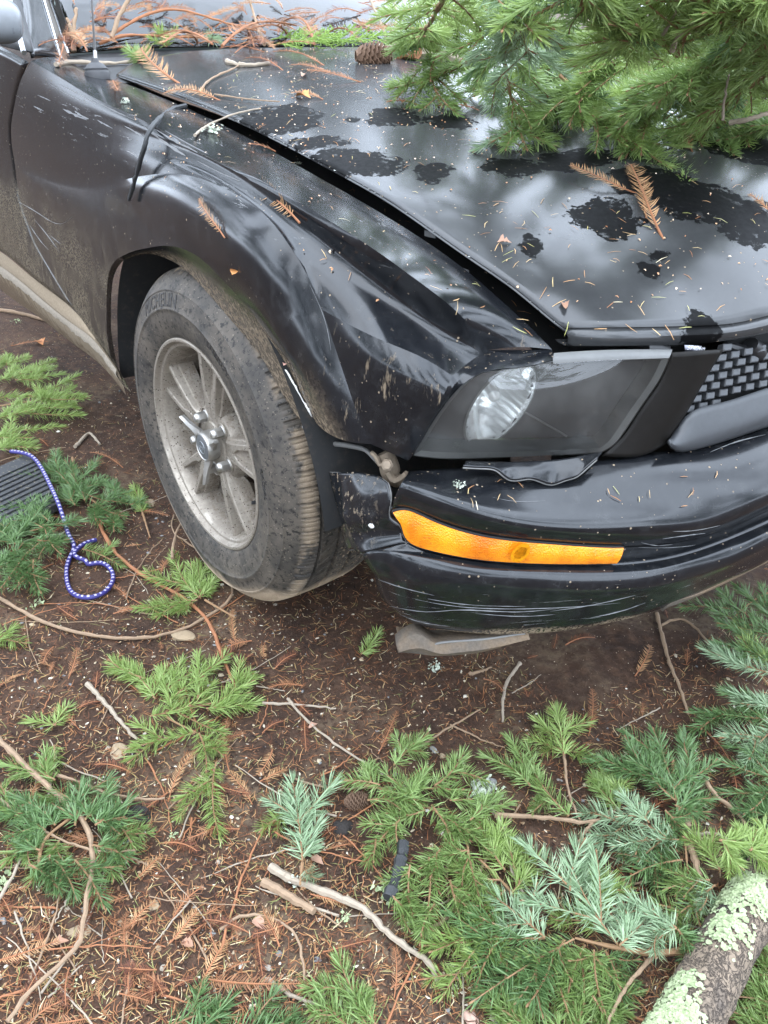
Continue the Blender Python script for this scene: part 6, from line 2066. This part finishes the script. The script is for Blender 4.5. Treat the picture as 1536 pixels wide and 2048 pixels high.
M_LEAF = simple('dry_leaf_brown', (.26, .14, .085), .7, var=.3, scale=70)
M_LEAFP = simple('dry_leaf_pink', (.31, .18, .12), .7, var=.25, scale=70)


def leaf(label, px, py, lpx, ang, mat=None, car_=False, wid=.25, curl=.6):
    p, nv_ = hit(px, py, .003) if car_ else (gnd(px, py, .006), np.array([0, 0, 1.0]))
    L = .85 * lpx * np.linalg.norm(p - CAM_POS) / FPX
    o = leaf_mesh(L, L * wid, curl, int(px)).obj('dry_leaf', mat or M_LEAF)
    o.matrix_world = frame(p, (math.cos(ang), math.sin(ang), 0), nv_)
    tag(o, label, 'leaf')


leaf('pinkish dry leaf beside the upright bluish fir sprig', 635, 1722, 34, .4, M_LEAFP, wid=.3)
leaf('curled pale leaf near the lichened stick', 518, 1848, 36, .2, M_LEAFP, wid=.35)
leaf('brown leaf low on the left by the stone', 120, 1885, 34, 1.2)
leaf('small tan leaf on the litter left of the thin pale twig', 626, 1452, 26, 1.6, M_LEAFP)
leaf('dull leaf at the lower middle', 375, 1888, 28, .6, M_LEAF, wid=.4)
leaf('orange leaf under the sill at left', 80, 686, 34, .1, simple('orange_leaf', (.42, .17, .06), .7), wid=.3)
leaf('narrow brown leaf standing on the hood below the cedar sprig', 608, 155, 34, 2.4, M_LEAFP, True, .18)
leaf('brown pointed leaf at the front right corner of the hood', 1128, 614, 42, 2.5, M_LEAF, True, .2)
leaf('curled orange leaf in the middle of the hood', 607, 198, 42, .3, simple('orange_leaf', (.46, .20, .06), .7), True, .3)
leaf('folded pale leaf near the hood edge above the headlight', 1008, 488, 32, .9, M_LEAFP, True, .3)
leaf('small orange leaf on the fender below the crest', 472, 540, 22, .6, simple('orange_leaf', (.46, .20, .06), .7), True, .3)
leaf('tiny pink petal on the fender by the wheel arch', 573, 724, 12, .6, simple('petal', (.65, .38, .30), .6), True, .4)


def cone_obj(label, p, ax, L, R):
    mb = MB()
    mb.lathe([(R * .5, 0), (R * .8, L * .3), (R * .7, L * .7), (.001, L)], 10)
    for k in range(90):
        t = k * 2.39996; s = k / 90
        rr = R * (.55 + .75 * math.sin(math.pi * min(1, s * .85 + .12))) * .9; z = L * s
        c = np.array([math.cos(t), math.sin(t), 0]); tt = np.array([-math.sin(t), math.cos(t), 0])
        b = c * rr * .45 + [0, 0, z]; e = c * rr * 1.05 + np.array([0, 0, z + L * .10]); w = tt * R * .34
        mb.add([b - w, b + w, e + w * .8 + [0, 0, .001], e + c * R * .08 + [0, 0, L * .02], e - w * .8], [(0, 1, 2, 3, 4)])
    o = mb.obj('fir_cone', simple('cone_brown', (.13, .075, .045), .8, var=.5, scale=80), smooth=False)
    thick(o, .0012)
    o.matrix_world = Matrix.Translation(Vector(p)) @ Vector(ax).to_track_quat('Z', 'Y').to_matrix().to_4x4()
    tag(o, label, 'cone')


p, nv_ = hit(712, 128, .016)
cone_obj('brown cone lying on the hood beside the pale branch', p, (.35, .9, .05), .075, .022)
cone_obj('half-buried cone left of the green fir branch', gnd(690, 1605, .006), (.4, .5, .2), .035, .013)

# ------------------------------------------------------------------ cord and rubber slab on the left
M_CORD = None
g = NT('purple_cord')
uvx = g.sep(g.co('UV'))
wv = g.math('FRACT', g.math('ADD', uvx[0], g.math('MULTIPLY', g.noise(60, 3, .6), .9)))
spot = g.math('MULTIPLY', g.math('LESS_THAN', wv, .42), g.math('LESS_THAN', g.math('ABSOLUTE', g.math('SUBTRACT', uvx[1], .5)), .10))
M_CORD = g.done(g.bsdf(Base_Color=g.mix(spot, (.020, .016, .115), (.33, .30, .46)), Roughness=.6, Normal=g.bump(g.noise(400, 2), .3, .001)))
cp = [(22, 903), (40, 905), (62, 912), (85, 940), (105, 980), (118, 1010), (128, 1040), (140, 1075), (148, 1095), (138, 1120), (133, 1150), (140, 1180), (158, 1193), (180, 1195), (205, 1187), (222, 1170), (226, 1150), (215, 1132), (195, 1126), (175, 1128), (172, 1122)]
cz = [.05, .06, .06, .055, .05, .045, .03, .02, .016, .006, .006, .006, .006, .006, .006, .006, .006, .008, .008, .010, .014]
CP = np.array([gnd(x, y, z_ + .004) for (x, y), z_ in zip(cp, cz)])
CP = np.r_[CP, [gnd(150, 1112, .022), gnd(165, 1090, .018), gnd(192, 1080, .010)]]
Q = spl(CP, 160)


def cord_obj(Q, r, mat, name):
    T = np.gradient(Q, axis=0); T /= np.linalg.norm(T, axis=1)[:, None]
    A = np.cross(T, [0, 0, 1.0]); A /= np.linalg.norm(A, axis=1)[:, None]; B = np.cross(A, T)
    K = 12; a = np.linspace(0, 2 * np.pi, K + 1)
    Gc = Q[:, None] + r * (np.cos(a)[None, :, None] * A[:, None] + np.sin(a)[None, :, None] * B[:, None])
    me = bpy.data.meshes.new(name)
    F = gfaces(len(Q), K + 1)
    me.from_pydata(Gc.reshape(-1, 3).tolist(), [], F)
    uv = me.uv_layers.new(name='UVMap')
    S = np.r_[0, np.cumsum(np.linalg.norm(np.diff(Q, axis=0), axis=1))] / .0125
    vi = np.zeros(len(me.loops), dtype=int); me.loops.foreach_get('vertex_index', vi)
    uvv = np.c_[S[vi // (K + 1)], ((vi % (K + 1)) / K + .25) % 1.0001]
    uv.data.foreach_set('uv', uvv.ravel())
    me.polygons.foreach_set('use_smooth', [True] * len(me.polygons))
    me.materials.append(mat)
    o = bpy.data.objects.new(name, me); COL.objects.link(o)
    return o


tag(cord_obj(Q, .0052, M_CORD, 'elastic_cord'), 'purple elastic cord with white flecks, looped on the ground at left', 'cord')
# ribbed rubber slab
slab = empty('rubber_slab', tuple(gnd(40, 960, 0)))
tag(slab, 'ribbed black rubber slab at the left edge under the cord', 'slab')
sa, sb_, sc2 = gnd(62, 905, .045), gnd(118, 1005, .035), gnd(-120, 985, .045)
ux = (sb_ - sa); uy = (sc2 - sa)
m_rub = NT('worn_black_rubber'); _f = m_rub.noise(120, 5, .7); _b = m_rub.noise(16, 4)
M_RUB = m_rub.done(m_rub.bsdf(Base_Color=m_rub.mix(m_rub.step(_f, .56, .68), (.030, .031, .033), m_rub.mix(_b, (.12, .10, .06), (.22, .20, .15))), Roughness=.7, Normal=m_rub.bump(_f, .4, .001)))
nr_ = 11
base = MB()
o0 = np.array(slab.location)
V = [sa, sa + ux, sa + ux + uy, sa + uy]
V = np.array(V + [q - [0, 0, .02] for q in V]) - o0
base.add(V, [(0, 1, 2, 3), (4, 7, 6, 5), (0, 4, 5, 1), (1, 5, 6, 2), (2, 6, 7, 3), (3, 7, 4, 0)])
base.obj('slab_base', M_RUB, slab, smooth=False)
lead = MB()
rib0 = None
for k in range(nr_):
    f0 = .16 + .84 * k / nr_; f1 = f0 + .84 / nr_ * .55
    r_ = MB()
    q = [sa + ux * f0, sa + ux * f1, sa + ux * f1 + uy, sa + ux * f0 + uy]
    V = np.array([p_ + [0, 0, .0002] for p_ in q] + [p_ * 1.0 + [0, 0, .005] for p_ in q]) - o0
    r_.add(V, [(4, 5, 6, 7), (0, 1, 5, 4), (1, 2, 6, 5), (2, 3, 7, 6), (3, 0, 4, 7)])
    r_.obj('rib', M_RUB, slab, smooth=False)

# ------------------------------------------------------------------ what lies on the car
def car_spray(x0, y0, x1, y1, label, mi_=0, lift=.004, grp=None):
    a, n1_ = hit(x0, y0, lift); b, n2_ = hit(x1, y1, lift)
    if a is None or b is None or np.linalg.norm(a - b) > .4: return
    if label is None: label = where(('rust-red', 'tan', 'dark brown')[mi_] + ' dry spray on the glass', a, CARMARKS, b - a)
    spray(a, b, n1_, label, mi_, grp)


for row in [
    (1315, 462, 1215, 345, 'large tan redwood frond near the middle of the hood', 1), (1255, 385, 1130, 360, 'left arm of the tan redwood frond on the hood', 1),
    (1290, 430, 1265, 370, 'short right arm of the tan redwood frond on the hood', 1),
    (592, 432, 535, 350, 'orange redwood spray lying across the fender crest', 1), (545, 305, 500, 297, 'small rust spray on the fender beside the hood gap', 0),
    (447, 465, 415, 385, 'hooked tan spray on the side of the fender', 1), (975, 290, 1020, 270, 'rust-brown spray at the tip of a fir bough on the hood', 0),
    (1045, 300, 990, 285, 'tan spray below the fir bough on the hood', 1), (350, 165, 255, 135, 'long tan spray along the rear hood edge', 1),
    (430, 200, 345, 185, 'dense tan spray over the hood gap near the black stick', 1), (232, 170, 215, 195, 'small orange spray below the antenna', 0),
    (640, 130, 560, 115, 'rust spray on the rear of the hood', 0), (710, 165, 610, 160, 'thin orange spray lying level on the hood', 0),
    (560, 140, 505, 125, 'flat rust spray at the left rear of the hood', 2), (640, 200, 590, 190, 'crumpled tan spray mid hood', 1),
    (830, 212, 775, 210, 'brown spray left of the hanging fir shoot', 0), (880, 215, 950, 230, 'dark rust spray under the fir bough', 2),
    (650, 145, 580, 142, 'orange-brown spray crossing the standing leaf', 0), (520, 105, 450, 95, 'rust spray at the back edge of the hood', 2),
    (1535, 425, 1490, 400, 'small spray at the right edge of the hood', 1), (1380, 300, 1345, 260, 'tan tip below the right bough', 1),
    (1000, 90, 975, 60, 'rust scrap by the cowl behind the bough', 0)]:
    car_spray(*row)
# rust-red sprays and twigs heaped at the foot of the windshield
k = 0
for i in range(85):
    x0 = rng.uniform(110, 560) if i % 4 else rng.uniform(560, 800); y0 = rng.uniform(20, 112) if x0 > 180 else rng.uniform(80, 122)
    a = rng.uniform(0, 6.28); L = rng.uniform(35, 85)
    car_spray(x0, y0, x0 + math.cos(a) * L, y0 + math.sin(a) * L * .35, None, int(rng.choice([0, 0, 2, 1])), rng.uniform(.004, .035), 'dry sprays heaped below the windshield')
for row in [(75 + 60, 100, 135, 55, 'orange spray standing by the foot of the windshield pillar', 0), (215, 80, 160, 70, 'wide orange spray behind the antenna', 0), (150, 20, 132, -5, 'orange spray hanging at the top of the windshield', 0), (305, 40, 285, 10, 'rust spray on the windshield right of the antenna', 0), (490, 40, 470, 20, 'rust spray on the curved twig over the windshield', 0)]:
    car_spray(*row[:5], mi_=row[5], lift=.02)


def car_twig(label, pts, w, mat, lift=.006, name='twig', cat='twig', taper=.6):
    P = []
    for q in pts:
        p, nv_ = hit(q[0], q[1], q[2] if len(q) > 2 else lift)
        if p is not None: P.append(p)
    if len(P) < 2: return
    P = np.array(P)
    r = w / 2 * np.linalg.norm(P.mean(0) - CAM_POS) / FPX
    o = twig_mesh(P - P[0], r, r * taper, max(14, 5 * len(pts)), r * .12).obj(name, mat)
    o.location = P[0]
    tag(o, label, cat)


car_twig('curved arching brown twig over the windshield', [(225, 90, .02), (250, 55, .05), (290, 28, .07), (360, 20, .08), (430, 30, .07), (490, 25, .05), (520, 5, .04)], 7, M_TWIG)
car_twig('pale knobby twig beside the antenna base', [(112, 135), (150, 130), (200, 132), (250, 130), (300, 122)], 8, M_TWIGG)
car_twig('small forked branch end standing at the pillar foot', [(150, 112, .01), (152, 80, .03), (160, 55, .05)], 9, M_TWIG)
car_twig('side stub of the forked branch end', [(150, 88, .03), (140, 70, .045)], 7, M_TWIG)
car_twig('red twig lying along the windshield foot', [(200, 95, .01), (260, 85, .02), (330, 88, .02), (400, 85, .015), (470, 88, .01)], 5, M_TWIGR)
car_twig('second red twig slanting over the glass', [(230, 80, .02), (300, 50, .03), (360, 42, .03), (450, 60, .02), (530, 75, .015)], 5, M_TWIGR)
car_twig('pale twig leaning at the rear of the hood centre', [(770, 82, .01), (745, 45, .03), (720, 5, .05)], 6, M_TWIGG)
car_twig('thin pale twig looping behind the hood', [(785, 75, .01), (785, 40, .03), (765, 10, .05)], 5, M_TWIGG)
car_twig('brown twig slanting up beyond the windshield corner', [(535, 92, .01), (505, 50, .03), (490, 20, .05)], 7, M_TWIG)
car_twig('pale thin twig crossing the hood gap to a lichen tuft', [(390, 278), (430, 250), (480, 232), (520, 224)], 5, M_TWIGG)
car_twig('silvery flat wood strip at the rear left of the hood', [(455, 128), (490, 136), (540, 132)], 9, M_TWIGG)
car_twig('thin tan twig on the rear hood', [(400, 190), (430, 160), (470, 142), (480, 130)], 4, M_TWIG)
car_twig('fine twig lying level across the middle hood', [(430, 195), (500, 205), (560, 210)], 3, M_TWIG)
car_twig('thick pale barkless branch on the rear hood behind the fir bough', [(752, 112, .012), (800, 116, .014), (860, 122, .014), (930, 128, .012), (990, 126, .012)], 22, M_TWIGG, name='dead_branch', cat='branch', taper=.8)
car_twig('red-barked stub beside the pale branch on the hood', [(800, 118, .02), (835, 124, .02)], 26, M_TWIGR, name='dead_branch', cat='branch', taper=.9)
# black bent stick hooked over the fender
sp_ = ys((372, 211, -.748), (350, 216, -.775), (330, 228, -.815), (312, 243, -.868), (298, 265, -.900), (288, 295, -.912), (277, 335, -.917), (267, 370, -.920), (258, 400, -.924))
o = twig_mesh(sp_ - sp_[0], .0046, .0036, 40, .0004).obj('black_stick', M_TWIGD); o.location = sp_[0]
tag(o, 'thin black bent stick hooked over the fender above the wheel', 'stick')

# loose bits strewn over hood and fender
def car_litter(name, n, boxes, lr, wr, mat, label):
    V, F, k = [], [], 0
    while k < n:
        bx_ = boxes[rng.integers(len(boxes))]
        px, py = rng.uniform(bx_[0], bx_[2]), rng.uniform(bx_[1], bx_[3])
        p, nv_ = hit(px, py, .0012)
        if p is None or nv_[2] < .35: continue
        e = np.cross(nv_, rng.normal(0, 1, 3)); e /= np.linalg.norm(e); s = np.cross(nv_, e)
        L, W = rng.uniform(*lr), rng.uniform(*wr); c = p + nv_ * rng.uniform(0, .003); bw = s * L * rng.normal(0, .05)
        i = len(V)
        V += [c - e * L / 2 - s * W * .3, c - e * L / 2 + s * W * .3, c + bw + s * W * .5 + nv_ * .0012, c + bw - s * W * .5 + nv_ * .0012, c + e * L / 2 + s * W * .2, c + e * L / 2 - s * W * .2]
        F += [(i, i + 1, i + 2, i + 3), (i + 3, i + 2, i + 4, i + 5)]
        k += 1
    o = MB().add(V, F).obj(name, mat, smooth=False)
    tag(o, label, 'litter', kind='stuff')


M_CARBIT = m_litter('bits_on_car', (0, (.20, .085, .035)), (.3, (.36, .19, .085)), (.6, (.50, .36, .19)), (.85, (.30, .30, .10)), (1, (.66, .56, .40)))
M_CARCHIP = m_litter('chips_on_car', (0, (.33, .14, .06)), (.5, (.52, .32, .18)), (1, (.70, .58, .44)))
car_litter('hood_needles', 240, [(450, 110, 1100, 330), (700, 250, 1536, 620), (900, 400, 1450, 680), (450, 100, 800, 200)], (.009, .024), (.0007, .0013), M_CARBIT, 'loose dry needles strewn over the hood')
car_litter('fender_needles', 45, [(230, 170, 620, 360), (600, 380, 900, 560), (850, 940, 1500, 1020)], (.008, .018), (.0007, .0013), M_CARBIT, 'few dry needles on fender and bumper')
car_litter('hood_crumbs', 420, [(450, 110, 1100, 330), (600, 200, 1536, 620), (500, 100, 900, 260), (250, 170, 620, 330)], (.0018, .0055), (.0012, .0038), M_CARCHIP, 'small crumbs of bark and bud scales on the car')


# scrapes and scuffs: pale rubbed lines on the panels
M_SCUFF = simple('scuffed_paint', (.11, .11, .11), .6, var=.5, scale=160)


def scrape(parent, pts, w0, name='scrape_mark'):
    """thin rubbed strip following the panel, w0 pixels wide, ragged"""
    Pn = []
    for a, b in spl(np.array(pts, float), max(10, 4 * len(pts))):
        p, nv_ = hit(a, b, .0007)
        if p is not None and (not Pn or np.linalg.norm(p - Pn[-1]) < .08): Pn.append(p)
    if len(Pn) < 4: return
    Pn = np.array(Pn); T = np.gradient(Pn, axis=0); T /= np.linalg.norm(T, axis=1)[:, None]
    vw = Pn - CAM_POS; dist = np.linalg.norm(vw, axis=1)[:, None]
    sd_ = np.cross(T, vw / dist); sd_ /= np.linalg.norm(sd_, axis=1)[:, None]
    k = np.linspace(0, 1, len(Pn))
    w = (w0 * np.sin(np.pi * np.clip(k, .03, .97)) ** .6 * rng.uniform(.35, 1.1, len(Pn)))[:, None] * dist / FPX / 2
    o = MB().grid(np.stack([Pn - sd_ * w, Pn + sd_ * w * rng.uniform(.4, 1, (len(Pn), 1))], 1)).obj(name, M_SCUFF)
    o.parent = parent


for pts, w in (([(746, 1154), (800, 1173), (868, 1190)], 2.2), ([(782, 1212), (856, 1223), (917, 1219), (1026, 1223), (1118, 1216)], 2.6), ([(831, 1198), (905, 1211), (1014, 1217), (1148, 1213), (1240, 1205)], 2.4),
               ([(856, 1197), (941, 1209), (1050, 1212)], 2.0), ([(950, 1226), (1040, 1232), (1110, 1228)], 1.8), ([(1100, 1222), (1190, 1208), (1270, 1190)], 2.2), ([(1325, 1077), (1373, 1070), (1410, 1066)], 2.6),
               ([(1276, 1094), (1331, 1095), (1392, 1090)], 2.2), ([(1282, 1084), (1312, 1090), (1345, 1088)], 2.0), ([(1345, 1062), (1390, 1060), (1440, 1050)], 2.0), ([(1180, 1235), (1240, 1222), (1290, 1205)], 2.0),
               ([(800, 1228), (840, 1243), (900, 1252)], 1.6), ([(1420, 905), (1470, 885), (1530, 870)], 2.6), ([(985, 995), (1030, 1003), (1090, 1002)], 1.4)):
    scrape(bump, pts, w)
for pts, w in (([(118, 168), (150, 184), (192, 207)], 3.5), ([(95, 165), (140, 190), (180, 208)], 2.5), ([(127, 218), (150, 229), (174, 240)], 6), ([(150, 222), (165, 232), (178, 238)], 5), ([(195, 240), (215, 251), (226, 257)], 3.5), ([(250, 252), (272, 264), (292, 277)], 5),
               ([(68, 212), (78, 217), (88, 222)], 3.5), ([(75, 190), (90, 196), (102, 202)], 2.5), ([(300, 262), (335, 288), (372, 312)], 7), ([(310, 258), (350, 282), (395, 305)], 6), ([(330, 262), (372, 286), (415, 308)], 4), ([(395, 322), (440, 345), (480, 362)], 3),
               ([(180, 195), (230, 222), (270, 240)], 2.5), ([(20, 395), (75, 425), (120, 448), (146, 432)], 1.6), ([(70, 440), (95, 470), (120, 505)], 1.6), ([(100, 470), (112, 480), (122, 488)], 1.4), ([(60, 450), (80, 480), (98, 500)], 1.4), ([(620, 570), (650, 640), (662, 700)], 1.6)):
    scrape(fender, pts, w)
# ------------------------------------------------------------------ fir boughs lying on the hood
def hoodp(px, py, h):
    """point h above the hood seen at a pixel (beyond the hood: level plane at its height)"""
    d = ray(px, py)
    t = 1.2
    for _ in range(60):
        p = CAM_POS + d * t
        zz = HOODZ(np.clip(p[0], -.7, .9), p[1]) + h if p[1] < .75 else HOODZ(np.clip(p[0], -.7, .9), .7) + h
        e = p[2] - zz
        t += np.clip(e, -.2, .2) / max(.25, -d[2]) * .5
        t = min(t, 2.6)
    return CAM_POS + d * t


def bough(label, path, n_side, Ls, mi_=0, spread=.8, droop=.25, stem_r=.0045, mixc=(0,)):
    """main stem through (px, py, h), side shoots left and right, shorter to the tip"""
    P = np.array([hoodp(*q) for q in path])
    Q = spl(P, 30)
    t = empty('fir_bough', tuple(Q[-1])); tag(t, label, 'branch')
    o = twig_mesh(Q - Q[-1], stem_r, .0014, 30, .0008).obj('stem', M_FIRSTEM, t)
    up = np.array([0, 0, 1.0])
    n_side = int(n_side * 1.9)
    for k in range(n_side):
        f = .08 + .88 * (k + rng.uniform(-.2, .2)) / n_side
        i = int(np.clip(f * 29, 1, 28)); c = Q[i]; T = Q[i + 1] - Q[i - 1]; T /= np.linalg.norm(T)
        sd_ = np.cross(up, T); sd_ /= np.linalg.norm(sd_) + 1e-9
        for sg in (-1, 1):
            if rng.random() < .12: continue
            L = np.interp(f, [0, 1], Ls) * rng.uniform(.7, 1.15)
            d = T * rng.uniform(.55, .9) + sd_ * sg * spread * rng.uniform(.7, 1.1) + up * rng.uniform(-droop, .18)
            d /= np.linalg.norm(d)
            m_ = (2 if mi_ == 3 else mi_) if rng.random() < .6 else int(rng.choice((0, 2, 2) + tuple(mixc)))
            e = c + d * L
            e[2] = max(e[2], HOODZ(np.clip(e[0], -.7, .88), np.clip(e[1], -.69, .69)) + .008)
            if L > .13:
                mpt = c + (e - c) * .5
                add_shoot(t, c, mpt, m_); add_shoot(t, mpt, e, m_)
                for s2 in (-1, 1):
                    e2 = mpt + (d * .75 + np.cross(up, d) * s2 * .7) * L * rng.uniform(.35, .5)
                    e2[2] = max(e2[2], HOODZ(np.clip(e2[0], -.7, .88), np.clip(e2[1], -.69, .69)) + .008)
                    add_shoot(t, mpt, e2, m_)
            else:
                add_shoot(t, c, e, m_)
    add_shoot(t, Q[-6], Q[-1] + (Q[-1] - Q[-6]) * .3, mi_)
    return t


bough('drooping fir bough at the left end of the heap on the hood', [(1010, -60, .22), (930, 20, .17), (880, 90, .10), (865, 150, .05), (885, 215, .015)], 8, (.13, .07), 0, mixc=(2, 3))
bough('fir shoot pointing left over the pale branch on the hood', [(960, 110, .10), (880, 150, .05), (790, 175, .03)], 4, (.07, .05), 0, mixc=(2,))
bough('fir bough hanging to the hood left of the brown trunk gap', [(1080, -50, .26), (1030, 30, .20), (1010, 110, .14), (1025, 200, .06), (1045, 285, .015)], 9, (.13, .08), 0, mixc=(3, 1, 2))
bough('pale-tipped fir bough in the upper middle of the heap', [(960, -60, .30), (1000, 0, .27), (1040, 60, .22), (1060, 120, .16)], 7, (.12, .09), 1, mixc=(0, 2))
bough('broad fir bough below the brown trunk gap', [(1290, 110, .15), (1210, 140, .12), (1140, 190, .08), (1080, 240, .03)], 9, (.13, .08), 0, mixc=(2, 3))
bough('fir bough sweeping to the lower right with a long low tip', [(1120, 150, .10), (1190, 220, .06), (1275, 285, .03), (1385, 362, .008)], 9, (.11, .06), 2, mixc=(0, 3))
bough('thick fir bough in the middle right of the heap', [(1480, 70, .22), (1400, 140, .16), (1330, 200, .10), (1270, 270, .04)], 10, (.14, .08), 0, mixc=(2, 3))
bough('fir bough at the right edge above the hood', [(1600, 100, .24), (1520, 160, .16), (1450, 215, .10), (1400, 280, .03)], 10, (.14, .08), 2, mixc=(0, 3))
bough('low fir bough at the right frame edge', [(1620, 250, .10), (1540, 255, .07), (1470, 275, .04), (1420, 300, .02)], 7, (.11, .07), 0, mixc=(3,))
bough('arching fir bough in the top right corner', [(1355, 110, .22), (1390, 50, .28), (1450, 28, .30), (1510, 60, .26), (1560, 130, .20)], 10, (.13, .10), 2, mixc=(0, 3))
bough('fir bough over the top edge right of the brown gap', [(1290, -60, .36), (1310, 10, .30), (1280, 70, .25), (1230, 110, .20)], 8, (.12, .08), 2, mixc=(0,))
bough('fir bough across the top edge above the brown gap', [(1180, -80, .36), (1160, -10, .31), (1180, 30, .27)], 6, (.11, .08), 0, mixc=(2, 3))
bough('dark fir bough high in the top right corner', [(1640, -40, .36), (1540, 10, .32), (1440, -10, .34)], 8, (.13, .10), 3, mixc=(0,))
bough('background fir bough behind the heap on the right', [(1560, 140, .12), (1480, 120, .14), (1400, 110, .14), (1340, 130, .12)], 8, (.13, .09), 3, mixc=(0,))
bough('shaded fir bough behind the left part of the heap', [(900, -40, .30), (880, 10, .24), (850, 60, .16), (830, 100, .08)], 7, (.10, .07), 3, mixc=(0, 2))
bough('low fir bough spread flat on the hood under the brown gap', [(1330, 170, .06), (1260, 185, .05), (1180, 205, .04), (1110, 235, .02)], 8, (.11, .07), 2, mixc=(0, 3))
bough('short fir bough covering the rear hood right of the cone', [(1180, 110, .10), (1110, 130, .07), (1040, 150, .05), (960, 175, .03)], 7, (.10, .07), 0, mixc=(2, 3))
bough('fir bough resting low near the right frame edge', [(1600, 200, .08), (1500, 225, .05), (1400, 250, .04), (1310, 275, .02)], 9, (.11, .07), 0, mixc=(2, 3))
bough('fir bough filling the top right corner behind the arch', [(1650, 60, .22), (1560, 40, .26), (1480, 60, .24), (1420, 90, .20)], 9, (.13, .09), 0, mixc=(3, 2))
bough('fir bough tip drooping in the right middle of the heap', [(1500, 190, .10), (1470, 240, .06), (1450, 290, .03), (1455, 330, .012)], 6, (.09, .06), 2, mixc=(0,))
bough('flat fir bough lying at the back of the hood behind the heap', [(1420, 130, .03), (1300, 140, .03), (1180, 155, .03), (1060, 165, .03)], 9, (.12, .08), 3, mixc=(0,))
bough('fir bough lying across the back of the hood on the right', [(1620, 140, .04), (1520, 150, .04), (1420, 160, .04), (1320, 165, .03)], 9, (.12, .08), 3, mixc=(0,))
for lb, pts, w in (('pale bare twig forking through the gap in the boughs', [(1175, 35, .24), (1180, 70, .22), (1195, 100, .19), (1225, 122, .17)], 7),
                   ('second bare twig in the gap in the boughs', [(1190, 40, .24), (1210, 80, .21), (1230, 118, .17)], 6),
                   ('pale arched bare twig in the top right boughs', [(1345, 100, .24), (1370, 55, .28), (1420, 30, .30), (1480, 22, .31)], 9),
                   ('white bare twig before the dark gap at top right', [(1325, 70, .26), (1340, 45, .28), (1352, 22, .30)], 7),
                   ('bare brown twig at the right edge of the heap', [(1460, 245, .10), (1510, 235, .12), (1560, 215, .14)], 9),
                   ('thin bare twig standing in the right boughs', [(1445, 240, .10), (1450, 190, .14), (1458, 150, .18)], 5)):
    P = np.array([hoodp(*q) for q in pts]); r = w / 2 * np.linalg.norm(P.mean(0) - CAM_POS) / FPX
    o = twig_mesh(P - P[0], r, r * .55, 20, .0005).obj('bare_twig', M_TWIGG); o.location = P[0]
    tag(o, lb, 'twig')
# fir tips and a cedar sprig near the windshield
for lb, segs_, m_ in (('green fir tip in front of the windshield near the antenna', [(282, 128, 255, 100), (282, 128, 300, 102), (282, 128, 278, 95), (282, 128, 262, 128), (282, 130, 305, 125)], 0),
                      ('second small fir tip at the hood rear by the glass', [(335, 102, 312, 80), (335, 102, 352, 82), (335, 102, 330, 75), (335, 104, 310, 98)], 2),
                      ('bluish needle scrap on the hood rear', [(420, 85, 445, 95), (425, 90, 470, 96)], 1)):
    t = empty('fir_tip', tuple(hit(*segs_[0][:2], .01)[0])); tag(t, lb, 'branch')
    for (x0, y0, x1, y1) in segs_:
        a, _n = hit(x0, y0, .012); b, _n = hit(x1, y1, .03)
        if a is not None and b is not None:
            d = b - a; L = np.linalg.norm(d)
            add_shoot(t, a, a + d / L * min(L, .06), m_)
M_CEDAR = leafy('cedar_green', (.13, .24, .03), (.26, .38, .07), .25, .5, .35)


def cedar(mb, p, d, L, lvl, up):
    q = np.linspace(0, 1, 5)[:, None]
    sd_ = np.cross(up, d); sd_ /= np.linalg.norm(sd_)
    P = p + d * L * q + sd_ * L * rng.normal(0, .08) * q * q
    mb.tube(P, np.linspace(.0016, .0008, 5) if lvl < 2 else np.linspace(.0015, .0006, 5), 5, 0)
    if lvl < 2:
        n = 9 if lvl == 0 else 6
        for k in range(n):
            f = .12 + .85 * k / n
            sg = 1 if k % 2 else -1
            dd = d * .72 + sd_ * sg * .62 + up * rng.normal(.10, .12); dd /= np.linalg.norm(dd)
            cedar(mb, p + d * L * f, dd, L * (.42 if lvl == 0 else .36) * (1 - .45 * f), lvl + 1, up)


cs = empty('cedar_sprig', tuple(hit(560, 92, .01)[0])); tag(cs, 'bright green cedar sprig lying along the rear edge of the hood', 'branch')
for (x0, y0, x1, y1) in ((555, 95, 640, 60), (600, 92, 700, 70), (560, 92, 650, 85), (640, 88, 745, 80), (540, 88, 590, 50), (650, 80, 690, 45), (570, 80, 640, 70), (700, 85, 760, 60)):
    a, _n = hit(x0, y0, .012)
    b = a + RGT * (x1 - x0) * 2.2 / FPX + UPV * (y0 - y1) * 1.2 / FPX + np.array([.02, .03, 0])
    mb = MB(); d = b - a; L = np.linalg.norm(d)
    cedar(mb, a - np.array(cs.location), d / L, L, 0, np.array([.3, -.3, .9]))
    mb.obj('frond', M_CEDAR, cs)
